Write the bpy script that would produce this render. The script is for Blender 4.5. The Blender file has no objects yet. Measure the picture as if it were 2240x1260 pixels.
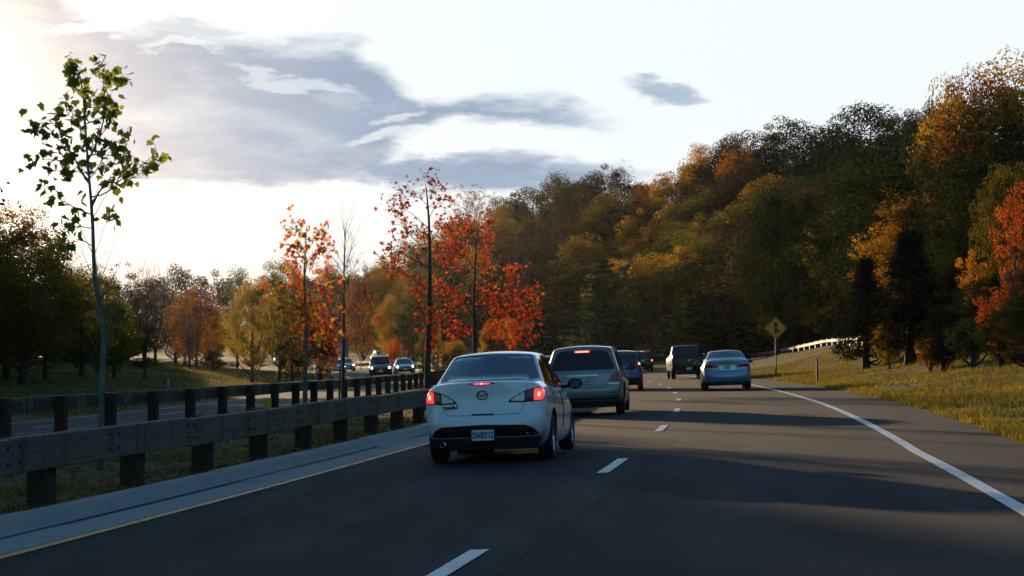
import bpy, bmesh, math, random
import numpy as np
from mathutils import Vector, Matrix, Euler, geometry
from mathutils.bvhtree import BVHTree

# ------------------------------------------------------------------ camera, sky, sun, exposure
scene = bpy.context.scene
COL = scene.collection
FPX, HZ, EYE = 4450.0, 757.0, 1.52
cam_data = bpy.data.cameras.new("camera")
cam_data.sensor_width = 36.0
cam_data.lens = 36.0 * FPX / 2240.0
cam_data.clip_start = 0.3
cam_data.clip_end = 6000.0
cam = bpy.data.objects.new("camera", cam_data)
COL.objects.link(cam)
cam.location = (0, 0, EYE)
cam.rotation_euler = (math.radians(90) + math.atan((HZ - 630) / FPX), 0, 0)
scene.camera = cam

SUN_AZ, SUN_EL = -19.0, 5.5       # degrees: left of straight ahead, above the horizon
SKY_K = 0.10
world = bpy.data.worlds.new("World")
scene.world = world
world.use_nodes = True

sun_data = bpy.data.lights.new("sun", 'SUN')
sun_data.energy = 5.0
sun_data.angle = math.radians(0.6)
sun_data.color = (1.0, 0.70, 0.38)
sun = bpy.data.objects.new("sun", sun_data)
COL.objects.link(sun)
SUN_DIR = Vector((math.sin(math.radians(SUN_AZ)) * math.cos(math.radians(SUN_EL)),
                  math.cos(math.radians(SUN_AZ)) * math.cos(math.radians(SUN_EL)),
                  math.sin(math.radians(SUN_EL))))
sun.rotation_euler = SUN_DIR.to_track_quat('Z', 'Y').to_euler()

vs = scene.view_settings
vs.view_transform = 'Standard'
vs.look = 'None'
vs.exposure = 0.60
vs.gamma = 1.0
vs.use_curve_mapping = False
scene.render.engine = 'CYCLES'
cy = scene.cycles
cy.use_denoising = True
cy.use_adaptive_sampling = True
cy.max_bounces = 6
cy.diffuse_bounces = 3
cy.glossy_bounces = 3
cy.transmission_bounces = 4
cy.transparent_max_bounces = 8
cy.volume_bounces = 0
cy.caustics_reflective = False
cy.caustics_refractive = False
cy.sample_clamp_indirect = 8.0


class NT:
    """small helper to write node trees"""
    def __init__(s, tree):
        s.t = tree
        s.n = tree.nodes
        s.l = tree.links

    def new(s, typ, **kw):
        nd = s.n.new(typ)
        for k, v in kw.items():
            setattr(nd, k, v)
        return nd

    def put(s, sock, v):
        if isinstance(v, bpy.types.NodeSocket):
            s.l.new(v, sock)
        elif isinstance(v, (tuple, list)):
            if sock.type == 'RGBA' and len(v) == 3:
                v = tuple(v) + (1.0,)
            sock.default_value = v
        else:
            sock.default_value = v

    def math(s, op, a, b=0.0, c=None, clamp=False):
        nd = s.new('ShaderNodeMath', operation=op)
        nd.use_clamp = clamp
        s.put(nd.inputs[0], a)
        s.put(nd.inputs[1], b)
        if c is not None:
            s.put(nd.inputs[2], c)
        return nd.outputs[0]

    def smooth(s, v, lo, hi, to0=0.0, to1=1.0):
        nd = s.new('ShaderNodeMapRange', interpolation_type='SMOOTHSTEP')
        s.put(nd.inputs[0], v)
        for k, x in zip((1, 2, 3, 4), (lo, hi, to0, to1)):
            s.put(nd.inputs[k], x)
        return nd.outputs[0]

    def lin(s, v, lo, hi, to0=0.0, to1=1.0):
        nd = s.new('ShaderNodeMapRange')
        s.put(nd.inputs[0], v)
        for k, x in zip((1, 2, 3, 4), (lo, hi, to0, to1)):
            s.put(nd.inputs[k], x)
        return nd.outputs[0]

    def mix(s, f, a, b, blend='MIX'):
        nd = s.new('ShaderNodeMix', data_type='RGBA', blend_type=blend)
        s.put(nd.inputs[0], f)
        s.put(nd.inputs[6], a)
        s.put(nd.inputs[7], b)
        return nd.outputs[2]

    def noise(s, vec, scale, detail=4.0, rough=0.55, dist=0.0):
        nd = s.new('ShaderNodeTexNoise')
        if vec is not None:
            s.put(nd.inputs['Vector'], vec)
        nd.inputs['Scale'].default_value = scale
        nd.inputs['Detail'].default_value = detail
        nd.inputs['Roughness'].default_value = rough
        nd.inputs['Distortion'].default_value = dist
        return nd.outputs[0]

    def vec(s, x, y, z):
        nd = s.new('ShaderNodeCombineXYZ')
        s.put(nd.inputs[0], x)
        s.put(nd.inputs[1], y)
        s.put(nd.inputs[2], z)
        return nd.outputs[0]

    def scalevec(s, v, sc):
        nd = s.new('ShaderNodeMapping')
        s.put(nd.inputs[0], v)
        nd.inputs['Scale'].default_value = sc
        return nd.outputs[0]

    def ramp(s, f, stops):
        nd = s.new('ShaderNodeValToRGB')
        el = nd.color_ramp.elements
        while len(el) < len(stops):
            el.new(0.5)
        for e, (p, c) in zip(el, stops):
            e.position = p
            e.color = tuple(c) + (1.0,)
        s.put(nd.inputs[0], f)
        return nd.outputs[0]

    def curve(s, f, pts):
        nd = s.new('ShaderNodeFloatCurve')
        s.put(nd.inputs['Value'], f)
        c = nd.mapping.curves[0]
        c.points[0].location = pts[0]
        c.points[-1].location = pts[-1]
        for p in pts[1:-1]:
            c.points.new(*p)
        for p in c.points:
            p.handle_type = 'AUTO_CLAMPED'
        nd.mapping.use_clip = False
        nd.mapping.update()
        return nd.outputs[0]


def build_world():
    w = NT(world.node_tree)
    w.n.clear()
    tc = w.new('ShaderNodeTexCoord')
    d = tc.outputs['Generated']
    sky = w.new('ShaderNodeTexSky', sky_type='NISHITA')
    sky.sun_disc = False
    sky.sun_elevation = math.radians(SUN_EL)
    sky.sun_rotation = math.radians(SUN_AZ)
    sky.air_density = 1.0
    sky.dust_density = 1.0
    sky.ozone_density = 1.6
    sep = w.new('ShaderNodeSeparateXYZ')
    w.put(sep.inputs[0], d)
    x, y, z = sep.outputs
    az = w.math('ARCTAN2', x, y)
    el = w.math('ARCSINE', z)
    # photograph-like units: u grows to the right, v grows upward, in hundredths of a radian
    n1 = w.noise(w.vec(w.math('MULTIPLY', az, 14), w.math('MULTIPLY', el, 40), 3.1), 1.0, 5, 0.55)
    n2 = w.noise(w.vec(w.math('MULTIPLY', az, 22), w.math('MULTIPLY', el, 70), 8.7), 1.0, 6, 0.6)
    du = w.math('MULTIPLY', w.math('SUBTRACT', n1, 0.5), 0.045)
    dv = w.math('MULTIPLY', w.math('SUBTRACT', n2, 0.5), 0.030)
    eld = w.math('ADD', el, dv)
    azd = w.math('ADD', az, du)
    t = w.lin(azd, -0.30, 0.20)            # 0..1 over the cloud bank

    def A(px): return ((px - 1120) / FPX + 0.30) / 0.50

    def E(py): return (HZ - py) / FPX
    top = [(0.0, E(-160)), (A(100), E(-40)), (A(240), E(45)), (A(420), E(70)), (A(560), E(90)), (A(740), E(85)),
           (A(860), E(135)), (A(940), E(190)), (A(1250), E(205)), (A(1330), E(240)), (A(1420), E(275)), (1.0, E(276))]
    bot = [(0.0, E(215)), (A(-20), E(235)), (A(60), E(330)), (A(140), E(404)), (A(300), E(408)), (A(520), E(420)), (A(760), E(415)),
           (A(850), E(350)), (A(960), E(292)), (A(1100), E(278)), (A(1330), E(270)), (A(1440), E(272)), (1.0, E(274))]
    tp = w.curve(t, top)
    bt = w.curve(t, bot)
    up = w.smooth(w.math('SUBTRACT', tp, eld), -0.002, 0.013)
    dn = w.smooth(w.math('SUBTRACT', eld, bt), -0.002, 0.006)
    bank = w.math('MULTIPLY', up, dn)

    def blob(px, py, rx, ry, slope=0.0, k=1.0):
        ax = w.math('DIVIDE', w.math('SUBTRACT', azd, (px - 1120) / FPX), rx / FPX)
        ey = w.math('DIVIDE', w.math('SUBTRACT', w.math('ADD', eld, w.math('MULTIPLY', w.math('SUBTRACT', az, (px - 1120) / FPX), slope)), E(py)), ry / FPX)
        r = w.math('ADD', w.math('MULTIPLY', ax, ax), w.math('MULTIPLY', ey, ey))
        return w.smooth(r, 1.25, 0.15, 0.0, k)
    cl = bank
    for b in (blob(1010, 380, 420, 44, 0.0), blob(1470, 205, 95, 30, 0.1, 0.8), blob(1200, 385, 160, 42),
              blob(700, 590, 260, 22, 0.0, 0.28), blob(420, 78, 130, 26, 0.0, 0.6)):
        cl = w.math('MAXIMUM', cl, b)
    for hole in (blob(205, 82, 120, 22, 0.0, .7), blob(650, 190, 150, 16, 0.22, 0.45), blob(880, 262, 60, 14, -0.1, 0.5), blob(900, 305, 170, 16, -0.08, 0.6),
                 blob(410, 118, 90, 14, 0.0, 0.6), blob(930, 120, 90, 18, 0.1, 0.6)):
        cl = w.math('MULTIPLY', cl, w.math('SUBTRACT', 1.0, hole))
    # loose cloud over the rest of the sky, laid out on a flat layer high above
    zz = w.math('MAXIMUM', z, 0.03)
    pl = w.vec(w.math('DIVIDE', x, zz), w.math('DIVIDE', y, zz), 0.0)
    hi = w.smooth(w.noise(pl, 0.55, 5, 0.55), 0.50, 0.68)
    hi = w.math('MULTIPLY', hi, w.smooth(el, 0.19, 0.32))
    side = w.smooth(w.math('ABSOLUTE', az), 0.30, 0.55)
    lown = w.smooth(w.noise(w.vec(w.math('MULTIPLY', az, 3.0), w.math('MULTIPLY', el, 16), 1.0), 1.0, 5, 0.6), 0.47, 0.64)
    low = w.math('MULTIPLY', w.math('MULTIPLY', lown, side), w.smooth(el, 0.40, 0.20))
    cl = w.math('MAXIMUM', cl, w.math('MULTIPLY', w.math('MAXIMUM', hi, low), 0.75))
    dens = w.math('ADD', 1.0, w.math('MULTIPLY', w.math('SUBTRACT', n1, 0.5), 1.3))
    dens = w.math('ADD', dens, w.math('MULTIPLY', w.math('SUBTRACT', w.noise(w.vec(w.math('MULTIPLY', az, 30), w.math('MULTIPLY', el, 120), 5.0), 1.0, 4), 0.5), 0.7))
    cl = w.math('MULTIPLY', cl, w.math('MINIMUM', w.math('MAXIMUM', dens, 0.42), 1.0))
    # thin bright haze: strong toward the sun, fading to open blue sky behind and overhead
    dot = w.new('ShaderNodeVectorMath', operation='DOT_PRODUCT')
    w.put(dot.inputs[0], d)
    dot.inputs[1].default_value = SUN_DIR
    cs = dot.outputs['Value']
    toward = w.smooth(cs, 0.0, 0.80)
    hz = w.math('MULTIPLY', toward, w.smooth(el, 0.40, 0.17))
    glow = w.math('POWER', w.math('MAXIMUM', cs, 0.0), 480.0)
    glow2 = w.math('POWER', w.math('MAXIMUM', cs, 0.0), 90.0)
    K = 1.0 / SKY_K
    base = w.mix(1.0, sky.outputs[0], (SKYMUL * .56, SKYMUL * 1.02, SKYMUL * 1.34), 'MULTIPLY')
    hazecol = w.mix(w.smooth(el, 0.0, 0.10), (0.66 * K, 0.62 * K, 0.56 * K), (0.60 * K, 0.645 * K, 0.665 * K))
    skyc = w.mix(w.math('MULTIPLY', hz, 1.0, clamp=True), base, hazecol)
    # cloud colour: blue grey, lit paler and warmer close to the sun
    near = w.smooth(cs, 0.965, 1.0)
    ccol = w.mix(w.math('MULTIPLY', n2, 1.0), (0.14 * K, 0.20 * K, 0.30 * K), (0.25 * K, 0.325 * K, 0.43 * K))
    ccol = w.mix(near, ccol, (0.27 * K, 0.32 * K, 0.40 * K))
    away = w.mix(w.smooth(cs, -0.2, 0.9), (0.07 * K, 0.12 * K, 0.20 * K), ccol)
    skyc = w.mix(cl, skyc, away)
    g = w.mix(w.math('MULTIPLY', glow, 1.0), (0, 0, 0), (1.3 * K, .85 * K, .42 * K))
    g2 = w.mix(glow2, (0, 0, 0), (0.05 * K, 0.032 * K, 0.015 * K))
    skyc = w.mix(1.0, skyc, g, 'ADD')
    skyc = w.mix(1.0, skyc, g2, 'ADD')
    bg = w.new('ShaderNodeBackground')
    w.put(bg.inputs[0], skyc)
    bg.inputs[1].default_value = SKY_K
    out = w.new('ShaderNodeOutputWorld')
    w.l.new(bg.outputs[0], out.inputs[0])


SKYMUL = 1.15
build_world()


# ------------------------------------------------------------------ object helpers
def link(name, data, parent=None, loc=None, rot=None):
    o = bpy.data.objects.new(name, data)
    COL.objects.link(o)
    if loc is not None:
        o.location = loc
    if rot is not None:
        o.rotation_euler = rot
    if parent is not None:
        o.parent = parent
    return o


def tag(o, label=None, cat=None, group=None, kind=None):
    if label:
        o['label'] = label
    if cat:
        o['category'] = cat
    if group:
        o['group'] = group
    if kind:
        o['kind'] = kind
    return o


def thing(name, label, cat, loc=(0, 0, 0), rot=(0, 0, 0), group=None):
    return tag(link(name, None, None, loc, rot), label, cat, group)


def struct(name, mesh, parent=None):
    o = link(name, mesh, parent)
    if parent is None:
        o['kind'] = 'structure'
    return o


def copy_tree(o, parent=None):
    c = o.copy()
    COL.objects.link(c)
    c.parent = parent
    for ch in list(o.children):
        copy_tree(ch, c)
    return c


def retag(o, label, group=None):
    o['label'] = label
    if group:
        o['group'] = group
    return o


def np_mesh(name, verts, faces, mats=(), smooth=False, attr=None, matidx=None):
    """verts (N,3), faces (M,3|4) arrays"""
    me = bpy.data.meshes.new(name)
    verts = np.asarray(verts, dtype=np.float32)
    faces = np.asarray(faces, dtype=np.int32)
    k = faces.shape[1]
    me.vertices.add(len(verts))
    me.vertices.foreach_set('co', verts.ravel())
    me.loops.add(faces.size)
    me.loops.foreach_set('vertex_index', faces.ravel())
    me.polygons.add(len(faces))
    me.polygons.foreach_set('loop_start', np.arange(0, faces.size, k, dtype=np.int32))
    me.polygons.foreach_set('loop_total', np.full(len(faces), k, dtype=np.int32))
    if smooth:
        me.polygons.foreach_set('use_smooth', np.ones(len(faces), dtype=bool))
    if matidx is not None:
        me.polygons.foreach_set('material_index', np.asarray(matidx, dtype=np.int32))
    for m in mats:
        me.materials.append(m)
    if attr is not None:
        a = me.attributes.new('tint', 'FLOAT', 'POINT')
        a.data.foreach_set('value', np.asarray(attr, dtype=np.float32))
    me.update(calc_edges=True)
    return me


class MB:
    """collects boxes, tubes, prisms, lathes into one mesh"""
    def __init__(s):
        s.v = []
        s.f = []
        s.m = []
        s.sm = []

    def add(s, vs_, fs, mi=0, smooth=False):
        b = len(s.v)
        s.v += [tuple(p) for p in vs_]
        for f in fs:
            s.f.append(tuple(b + i for i in f))
            s.m.append(mi)
            s.sm.append(smooth)
        return s

    def box(s, c, d, rot=None, mi=0):
        hx, hy, hz = d[0] / 2, d[1] / 2, d[2] / 2
        P = [Vector((sx * hx, sy * hy, sz * hz)) for sz in (-1, 1) for sy in (-1, 1) for sx in (-1, 1)]
        if rot is not None:
            P = [rot @ p for p in P]
        P = [p + Vector(c) for p in P]
        return s.add(P, [(0, 2, 3, 1), (4, 5, 7, 6), (0, 1, 5, 4), (2, 6, 7, 3), (0, 4, 6, 2), (1, 3, 7, 5)], mi)

    def tube(s, pts, rad, n=8, mi=0, caps=True, smooth=True):
        pts = [Vector(p) for p in pts]
        if not isinstance(rad, (list, tuple)):
            rad = [rad] * len(pts)
        V = []
        F = []
        up = Vector((0.013, 0.021, 1))
        for i, p in enumerate(pts):
            a = pts[max(i - 1, 0)]
            b = pts[min(i + 1, len(pts) - 1)]
            t = (b - a).normalized()
            if abs(t.dot(up.normalized())) > 0.95:
                e1 = t.cross(Vector((0, 1, 0))).normalized()
            else:
                e1 = t.cross(up).normalized()
            e2 = t.cross(e1)
            for k in range(n):
                an = 2 * math.pi * k / n
                V.append(p + (e1 * math.cos(an) + e2 * math.sin(an)) * rad[i])
        for i in range(len(pts) - 1):
            for k in range(n):
                k2 = (k + 1) % n
                F.append((i * n + k, i * n + k2, (i + 1) * n + k2, (i + 1) * n + k))
        s.add(V, F, mi, smooth)
        if caps:
            b = len(s.v) - len(V)
            s.f.append(tuple(b + k for k in reversed(range(n))))
            s.m.append(mi)
            s.sm.append(False)
            e = b + (len(pts) - 1) * n
            s.f.append(tuple(e + k for k in range(n)))
            s.m.append(mi)
            s.sm.append(False)
        return s

    def lathe(s, prof, n=24, axis='x', c=(0, 0, 0), mi=0, smooth=True):
        """prof: (along axis, radius)"""
        V = []
        F = []
        for a, r in prof:
            for k in range(n):
                t = 2 * math.pi * k / n
                if axis == 'x':
                    V.append((c[0] + a, c[1] + r * math.cos(t), c[2] + r * math.sin(t)))
                elif axis == 'y':
                    V.append((c[0] + r * math.cos(t), c[1] + a, c[2] + r * math.sin(t)))
                else:
                    V.append((c[0] + r * math.cos(t), c[1] + r * math.sin(t), c[2] + a))
        for i in range(len(prof) - 1):
            for k in range(n):
                k2 = (k + 1) % n
                F.append((i * n + k, i * n + k2, (i + 1) * n + k2, (i + 1) * n + k))
        return s.add(V, F, mi, smooth)

    def prism(s, poly, c, ex, ey, depth, mi=0):
        """poly of 2-D points spanned by unit vectors ex, ey about c, extruded by vector depth"""
        c = Vector(c)
        ex = Vector(ex)
        ey = Vector(ey)
        dp = Vector(depth)
        n = len(poly)
        V = [c + ex * p[0] + ey * p[1] for p in poly] + [c + ex * p[0] + ey * p[1] + dp for p in poly]
        F = [tuple(range(n)), tuple(reversed(range(n, 2 * n)))]
        F += [(i, n + i, n + (i + 1) % n, (i + 1) % n) for i in range(n)]
        return s.add(V, F, mi)

    def mesh(s, name, mats):
        me = bpy.data.meshes.new(name)
        me.from_pydata([tuple(p) for p in s.v], [], s.f)
        if not isinstance(mats, (list, tuple)):
            mats = [mats]
        for m in mats:
            me.materials.append(m)
        me.polygons.foreach_set('material_index', s.m)
        me.polygons.foreach_set('use_smooth', s.sm)
        bm = bmesh.new()
        bm.from_mesh(me)
        bmesh.ops.recalc_face_normals(bm, faces=bm.faces)
        bm.to_mesh(me)
        bm.free()
        me.update()
        return me

    def build(s, name, mats, parent=None, loc=None, rot=None):
        return link(name, s.mesh(name, mats), parent, loc, rot)


# ------------------------------------------------------------------ materials
def new_mat(name):
    m = bpy.data.materials.new(name)
    m.use_nodes = True
    w = NT(m.node_tree)
    w.n.clear()
    out = w.new('ShaderNodeOutputMaterial')
    return m, w, out


def pbr(name, col, rough=0.5, metal=0.0, var=0.12, scale=6.0, bump=0.0, bscale=40.0, coat=0.0, emit=None, estr=0.0, spec=0.5, dirt=None):
    m, w, out = new_mat(name)
    b = w.new('ShaderNodeBsdfPrincipled')
    tc = w.new('ShaderNodeTexCoord')
    n = w.noise(tc.outputs['Object'], scale, 5, 0.6)
    c1 = tuple(max(0, c * (1 - var)) for c in col)
    c2 = tuple(min(1, c * (1 + var)) for c in col)
    cc = w.mix(w.lin(n, 0.3, 0.7), c1, c2)
    if dirt:
        n2 = w.noise(tc.outputs['Object'], dirt[1], 4, 0.7)
        cc = w.mix(w.smooth(n2, 0.5, 0.75, 0, dirt[2]), cc, dirt[0])
    w.put(b.inputs['Base Color'], cc)
    w.put(b.inputs['Roughness'], w.lin(n, 0.3, 0.7, max(0.02, rough - 0.06), min(1, rough + 0.06)))
    b.inputs['Metallic'].default_value = metal
    b.inputs['Coat Weight'].default_value = coat
    b.inputs['Coat Roughness'].default_value = 0.04
    b.inputs['Specular IOR Level'].default_value = spec
    if emit:
        b.inputs['Emission Color'].default_value = tuple(emit) + (1,)
        b.inputs['Emission Strength'].default_value = estr
    if bump > 0:
        bn = w.new('ShaderNodeBump')
        bn.inputs['Strength'].default_value = bump
        bn.inputs['Distance'].default_value = 0.01
        w.put(bn.inputs['Height'], w.noise(tc.outputs['Object'], bscale, 4, 0.6))
        w.l.new(bn.outputs[0], b.inputs['Normal'])
    w.l.new(b.outputs[0], out.inputs[0])
    return m


def mat_asphalt(name, col, warm):
    m, w, out = new_mat(name)
    b = w.new('ShaderNodeBsdfPrincipled')
    geo = w.new('ShaderNodeNewGeometry')
    P = geo.outputs['Position']
    big = w.noise(w.scalevec(P, (0.6, 0.05, 1)), 1.0, 4, 0.6)
    mid = w.noise(w.scalevec(P, (2.2, 0.35, 1)), 1.0, 5, 0.6)
    fine = w.noise(P, 30.0, 5, 0.8)
    c = w.mix(w.lin(big, 0.3, 0.7), tuple(k * 0.9 for k in col), tuple(k * 1.12 for k in col))
    c = w.mix(w.smooth(mid, 0.45, 0.75, 0, 0.3), c, warm)
    c = w.mix(w.smooth(fine, 0.54, 0.68, 0, 0.75), c, tuple(k * 2.4 for k in col))
    c = w.mix(w.smooth(fine, 0.45, 0.25, 0, 0.5), c, tuple(k * 0.35 for k in col))
    att = w.new('ShaderNodeAttribute')
    att.attribute_name = 'tint'
    oo = w.math('ADD', att.outputs['Fac'], w.math('MULTIPLY', w.math('SUBTRACT', w.noise(w.scalevec(P, (.3, .05, 1)), 1.0, 3), .5), .35))
    tr = w.math('COSINE', w.math('MULTIPLY', w.math('SUBTRACT', oo, .95), 2 * math.pi / 1.86))
    c = w.mix(w.smooth(tr, 0.1, 1.0, 0, .34), c, tuple(k * 0.55 for k in col))
    c = w.mix(w.smooth(tr, -0.3, -1.0, 0, .22), c, tuple(k * 1.9 for k in warm))
    seam = w.smooth(w.math('ABSOLUTE', w.math('SUBTRACT', oo, .42)), .035, .008)
    c = w.mix(w.math('MULTIPLY', seam, .75), c, tuple(k * 0.25 for k in col))
    agg = w.new('ShaderNodeTexVoronoi')
    w.put(agg.inputs['Vector'], w.scalevec(P, (15, 15, 1)))
    agg.inputs['Scale'].default_value = 1.0
    spk = w.smooth(agg.outputs[0], .26, .12)
    spk = w.math('MULTIPLY', spk, w.smooth(w.noise(P, 9.0, 2), .48, .62))
    c = w.mix(w.math('MULTIPLY', spk, .6), c, tuple(k * 5.0 for k in col))
    patch = w.smooth(w.noise(w.scalevec(P, (.35, .09, 1)), 1.0, 2, .4), .60, .63, 0, .35)
    c = w.mix(patch, c, tuple(k * 0.6 for k in col))
    # tar seams and hairline cracks
    vor = w.new('ShaderNodeTexVoronoi', feature='DISTANCE_TO_EDGE')
    w.put(vor.inputs['Vector'], w.scalevec(P, (0.24, 0.10, 1)))
    w.put(vor.inputs['Scale'], 1.0)
    nz = w.noise(P, 1.7, 3)
    crack = w.math('MULTIPLY', w.smooth(vor.outputs[0], 0.010, 0.0), w.smooth(nz, 0.5, 0.62, 0, 0.6))
    c = w.mix(crack, c, tuple(k * 0.4 for k in col))
    w.put(b.inputs['Base Color'], c)
    w.put(b.inputs['Roughness'], w.lin(mid, 0.3, 0.7, 0.82, 0.95))
    b.inputs['Specular IOR Level'].default_value = 0.12
    bn = w.new('ShaderNodeBump')
    bn.inputs['Strength'].default_value = 0.7
    bn.inputs['Distance'].default_value = 0.012
    w.put(bn.inputs['Height'], fine)
    w.l.new(bn.outputs[0], b.inputs['Normal'])
    w.l.new(b.outputs[0], out.inputs[0])
    return m


def mat_grass_ground():
    m, w, out = new_mat('grass_ground')
    b = w.new('ShaderNodeBsdfPrincipled')
    geo = w.new('ShaderNodeNewGeometry')
    P = geo.outputs['Position']
    att = w.new('ShaderNodeAttribute')
    att.attribute_name = 'tint'
    n1 = w.noise(P, 0.22, 5, 0.6)
    n2 = w.noise(P, 1.6, 5, 0.65)
    n3 = w.noise(P, 14.0, 4, 0.7)
    g = w.mix(w.lin(n2, 0.3, 0.7), (0.060, 0.074, 0.015), (0.14, 0.145, 0.028))
    dry = w.mix(w.lin(n3, 0.3, 0.7), (0.12, 0.078, 0.032), (0.30, 0.20, 0.080))
    f = w.smooth(w.math('ADD', n1, w.math('MULTIPLY', w.math('SUBTRACT', n2, 0.5), 0.6)), 0.44, 0.60)
    c = w.mix(f, g, dry)
    c = w.mix(w.smooth(n3, 0.62, 0.75, 0, 0.6), c, (0.26, 0.19, 0.08))
    c = w.mix(w.smooth(n3, 0.42, 0.25, 0, 0.6), c, (0.018, 0.018, 0.008))
    # leaf litter under the trees (tint 1) and bare soil beside the pavement (tint 0.5)
    litter = w.mix(w.lin(n3, 0.35, 0.65), (0.022, 0.016, 0.010), (0.085, 0.048, 0.022))
    dryf = w.math('MULTIPLY', w.smooth(att.outputs['Fac'], 0.2, 0.5), w.smooth(n2, .32, .55))
    c = w.mix(w.math('MULTIPLY', dryf, .85), c, w.mix(w.lin(n3, .35, .65), (.045, .030, .018), (.17, .105, .055)))
    c = w.mix(w.smooth(att.outputs['Fac'], 0.6, 1.0), c, litter)
    w.put(b.inputs['Base Color'], c)
    b.inputs['Roughness'].default_value = 0.95
    b.inputs['Specular IOR Level'].default_value = 0.1
    bn = w.new('ShaderNodeBump')
    bn.inputs['Strength'].default_value = 1.0
    bn.inputs['Distance'].default_value = 0.05
    w.put(bn.inputs['Height'], w.math('ADD', n3, w.math('MULTIPLY', n2, 2.0)))
    w.l.new(bn.outputs[0], b.inputs['Normal'])
    w.l.new(b.outputs[0], out.inputs[0])
    return m


def mat_paint_line(name, col):
    m, w, out = new_mat(name)
    b = w.new('ShaderNodeBsdfPrincipled')
    geo = w.new('ShaderNodeNewGeometry')
    P = geo.outputs['Position']
    n = w.noise(w.scalevec(P, (6, 1.1, 1)), 1.0, 5, 0.7)
    f = w.noise(P, 60, 3, 0.6)
    c = w.mix(w.lin(f, 0.3, 0.7), tuple(k * 0.8 for k in col), col)
    c = w.mix(w.smooth(n, 0.50, 0.72, 0, 0.6), c, (0.07, 0.07, 0.07))
    st = w.noise(w.scalevec(P, (1.2, 7.0, 1)), 1.0, 4, 0.65)
    c = w.mix(w.smooth(st, 0.54, 0.66, 0, 0.65), c, (0.05, 0.05, 0.055))
    vc = w.new('ShaderNodeTexVoronoi')
    w.put(vc.inputs['Vector'], w.scalevec(P, (22, 22, 1)))
    vc.inputs['Scale'].default_value = 1.0
    c = w.mix(w.smooth(vc.outputs[0], .22, .08, 0, .7), c, (0.04, 0.04, 0.045))
    w.put(b.inputs['Base Color'], c)
    b.inputs['Roughness'].default_value = 0.55
    w.l.new(b.outputs[0], out.inputs[0])
    return m


def mat_wood(name, dark, light, along='X', grey=0.0):
    m, w, out = new_mat(name)
    b = w.new('ShaderNodeBsdfPrincipled')
    tc = w.new('ShaderNodeTexCoord')
    oi = w.new('ShaderNodeObjectInfo')
    P = tc.outputs['Object']
    off = w.new('ShaderNodeVectorMath', operation='ADD')
    w.put(off.inputs[0], P)
    w.put(off.inputs[1], w.vec(w.math('MULTIPLY', oi.outputs['Random'], 37.0), 0.0, w.math('MULTIPLY', oi.outputs['Random'], 11.0)))
    P = off.outputs[0]
    sc = (1.2, 14, 34) if along == 'X' else (14, 14, 1.2)
    g1 = w.noise(w.scalevec(P, sc), 1.0, 6, 0.65, 0.4)
    st = w.noise(w.scalevec(P, (5, 5, 0.7)), 1.0, 4, 0.6)
    c = w.mix(w.lin(g1, 0.32, 0.68), dark, light)
    c = w.mix(w.smooth(st, 0.5, 0.68, 0, 0.75), c, tuple(k * 0.42 for k in dark))
    wv = w.new('ShaderNodeTexWave', wave_type='BANDS', bands_direction='Z')
    w.put(wv.inputs['Vector'], P)
    wv.inputs['Scale'].default_value = 9.0
    wv.inputs['Distortion'].default_value = 5.0
    wv.inputs['Detail'].default_value = 3.0
    c = w.mix(w.smooth(wv.outputs['Fac'], 0.82, 1.0, 0, 0.4), c, tuple(k * 0.5 for k in dark))
    c = w.mix(w.math('MULTIPLY', oi.outputs['Random'], 0.3), c, tuple(k * 0.75 for k in light))
    w.put(b.inputs['Base Color'], c)
    b.inputs['Roughness'].default_value = 0.85
    b.inputs['Specular IOR Level'].default_value = 0.2
    bn = w.new('ShaderNodeBump')
    bn.inputs['Strength'].default_value = 0.8
    bn.inputs['Distance'].default_value = 0.012
    w.put(bn.inputs['Height'], g1)
    w.l.new(bn.outputs[0], b.inputs['Normal'])
    w.l.new(b.outputs[0], out.inputs[0])
    return m


def mat_leaf(name, stops, trans=0.45, var=0.25, gloss=0.035):
    """leaf colours from the per-leaf tint, shifted a little per tree"""
    m, w, out = new_mat(name)
    att = w.new('ShaderNodeAttribute')
    att.attribute_name = 'tint'
    oi = w.new('ShaderNodeObjectInfo')
    geo = w.new('ShaderNodeNewGeometry')
    P = geo.outputs['Position']
    big = w.noise(P, 0.35, 3, 0.6)
    t = w.math('ADD', w.math('MULTIPLY', att.outputs['Fac'], 0.55), w.math('MULTIPLY', w.lin(big, 0.3, 0.7), 0.45))
    t = w.math('ADD', t, w.math('MULTIPLY', w.math('SUBTRACT', oi.outputs['Random'], 0.5), var), clamp=True)
    c = w.ramp(t, stops)
    br = w.lin(w.math('FRACT', w.math('MULTIPLY', oi.outputs['Random'], 7.31)), 0, 1, 0.75, 1.2)
    hs = w.new('ShaderNodeHueSaturation')
    w.put(hs.inputs['Value'], br)
    w.put(hs.inputs['Color'], c)
    c = hs.outputs[0]
    df = w.new('ShaderNodeBsdfDiffuse')
    w.put(df.inputs[0], c)
    tr = w.new('ShaderNodeBsdfTranslucent')
    w.put(tr.inputs[0], w.mix(1.0, c, (1.35, 1.25, 0.75), 'MULTIPLY'))
    gl = w.new('ShaderNodeBsdfGlossy')
    gl.inputs['Roughness'].default_value = 0.6
    gl.inputs['Color'].default_value = (0.25, 0.25, 0.25, 1)
    ms = w.new('ShaderNodeMixShader')
    ms.inputs[0].default_value = trans
    w.l.new(df.outputs[0], ms.inputs[1])
    w.l.new(tr.outputs[0], ms.inputs[2])
    m2 = w.new('ShaderNodeMixShader')
    m2.inputs[0].default_value = gloss
    w.l.new(ms.outputs[0], m2.inputs[1])
    w.l.new(gl.outputs[0], m2.inputs[2])
    w.l.new(m2.outputs[0], out.inputs[0])
    return m


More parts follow.
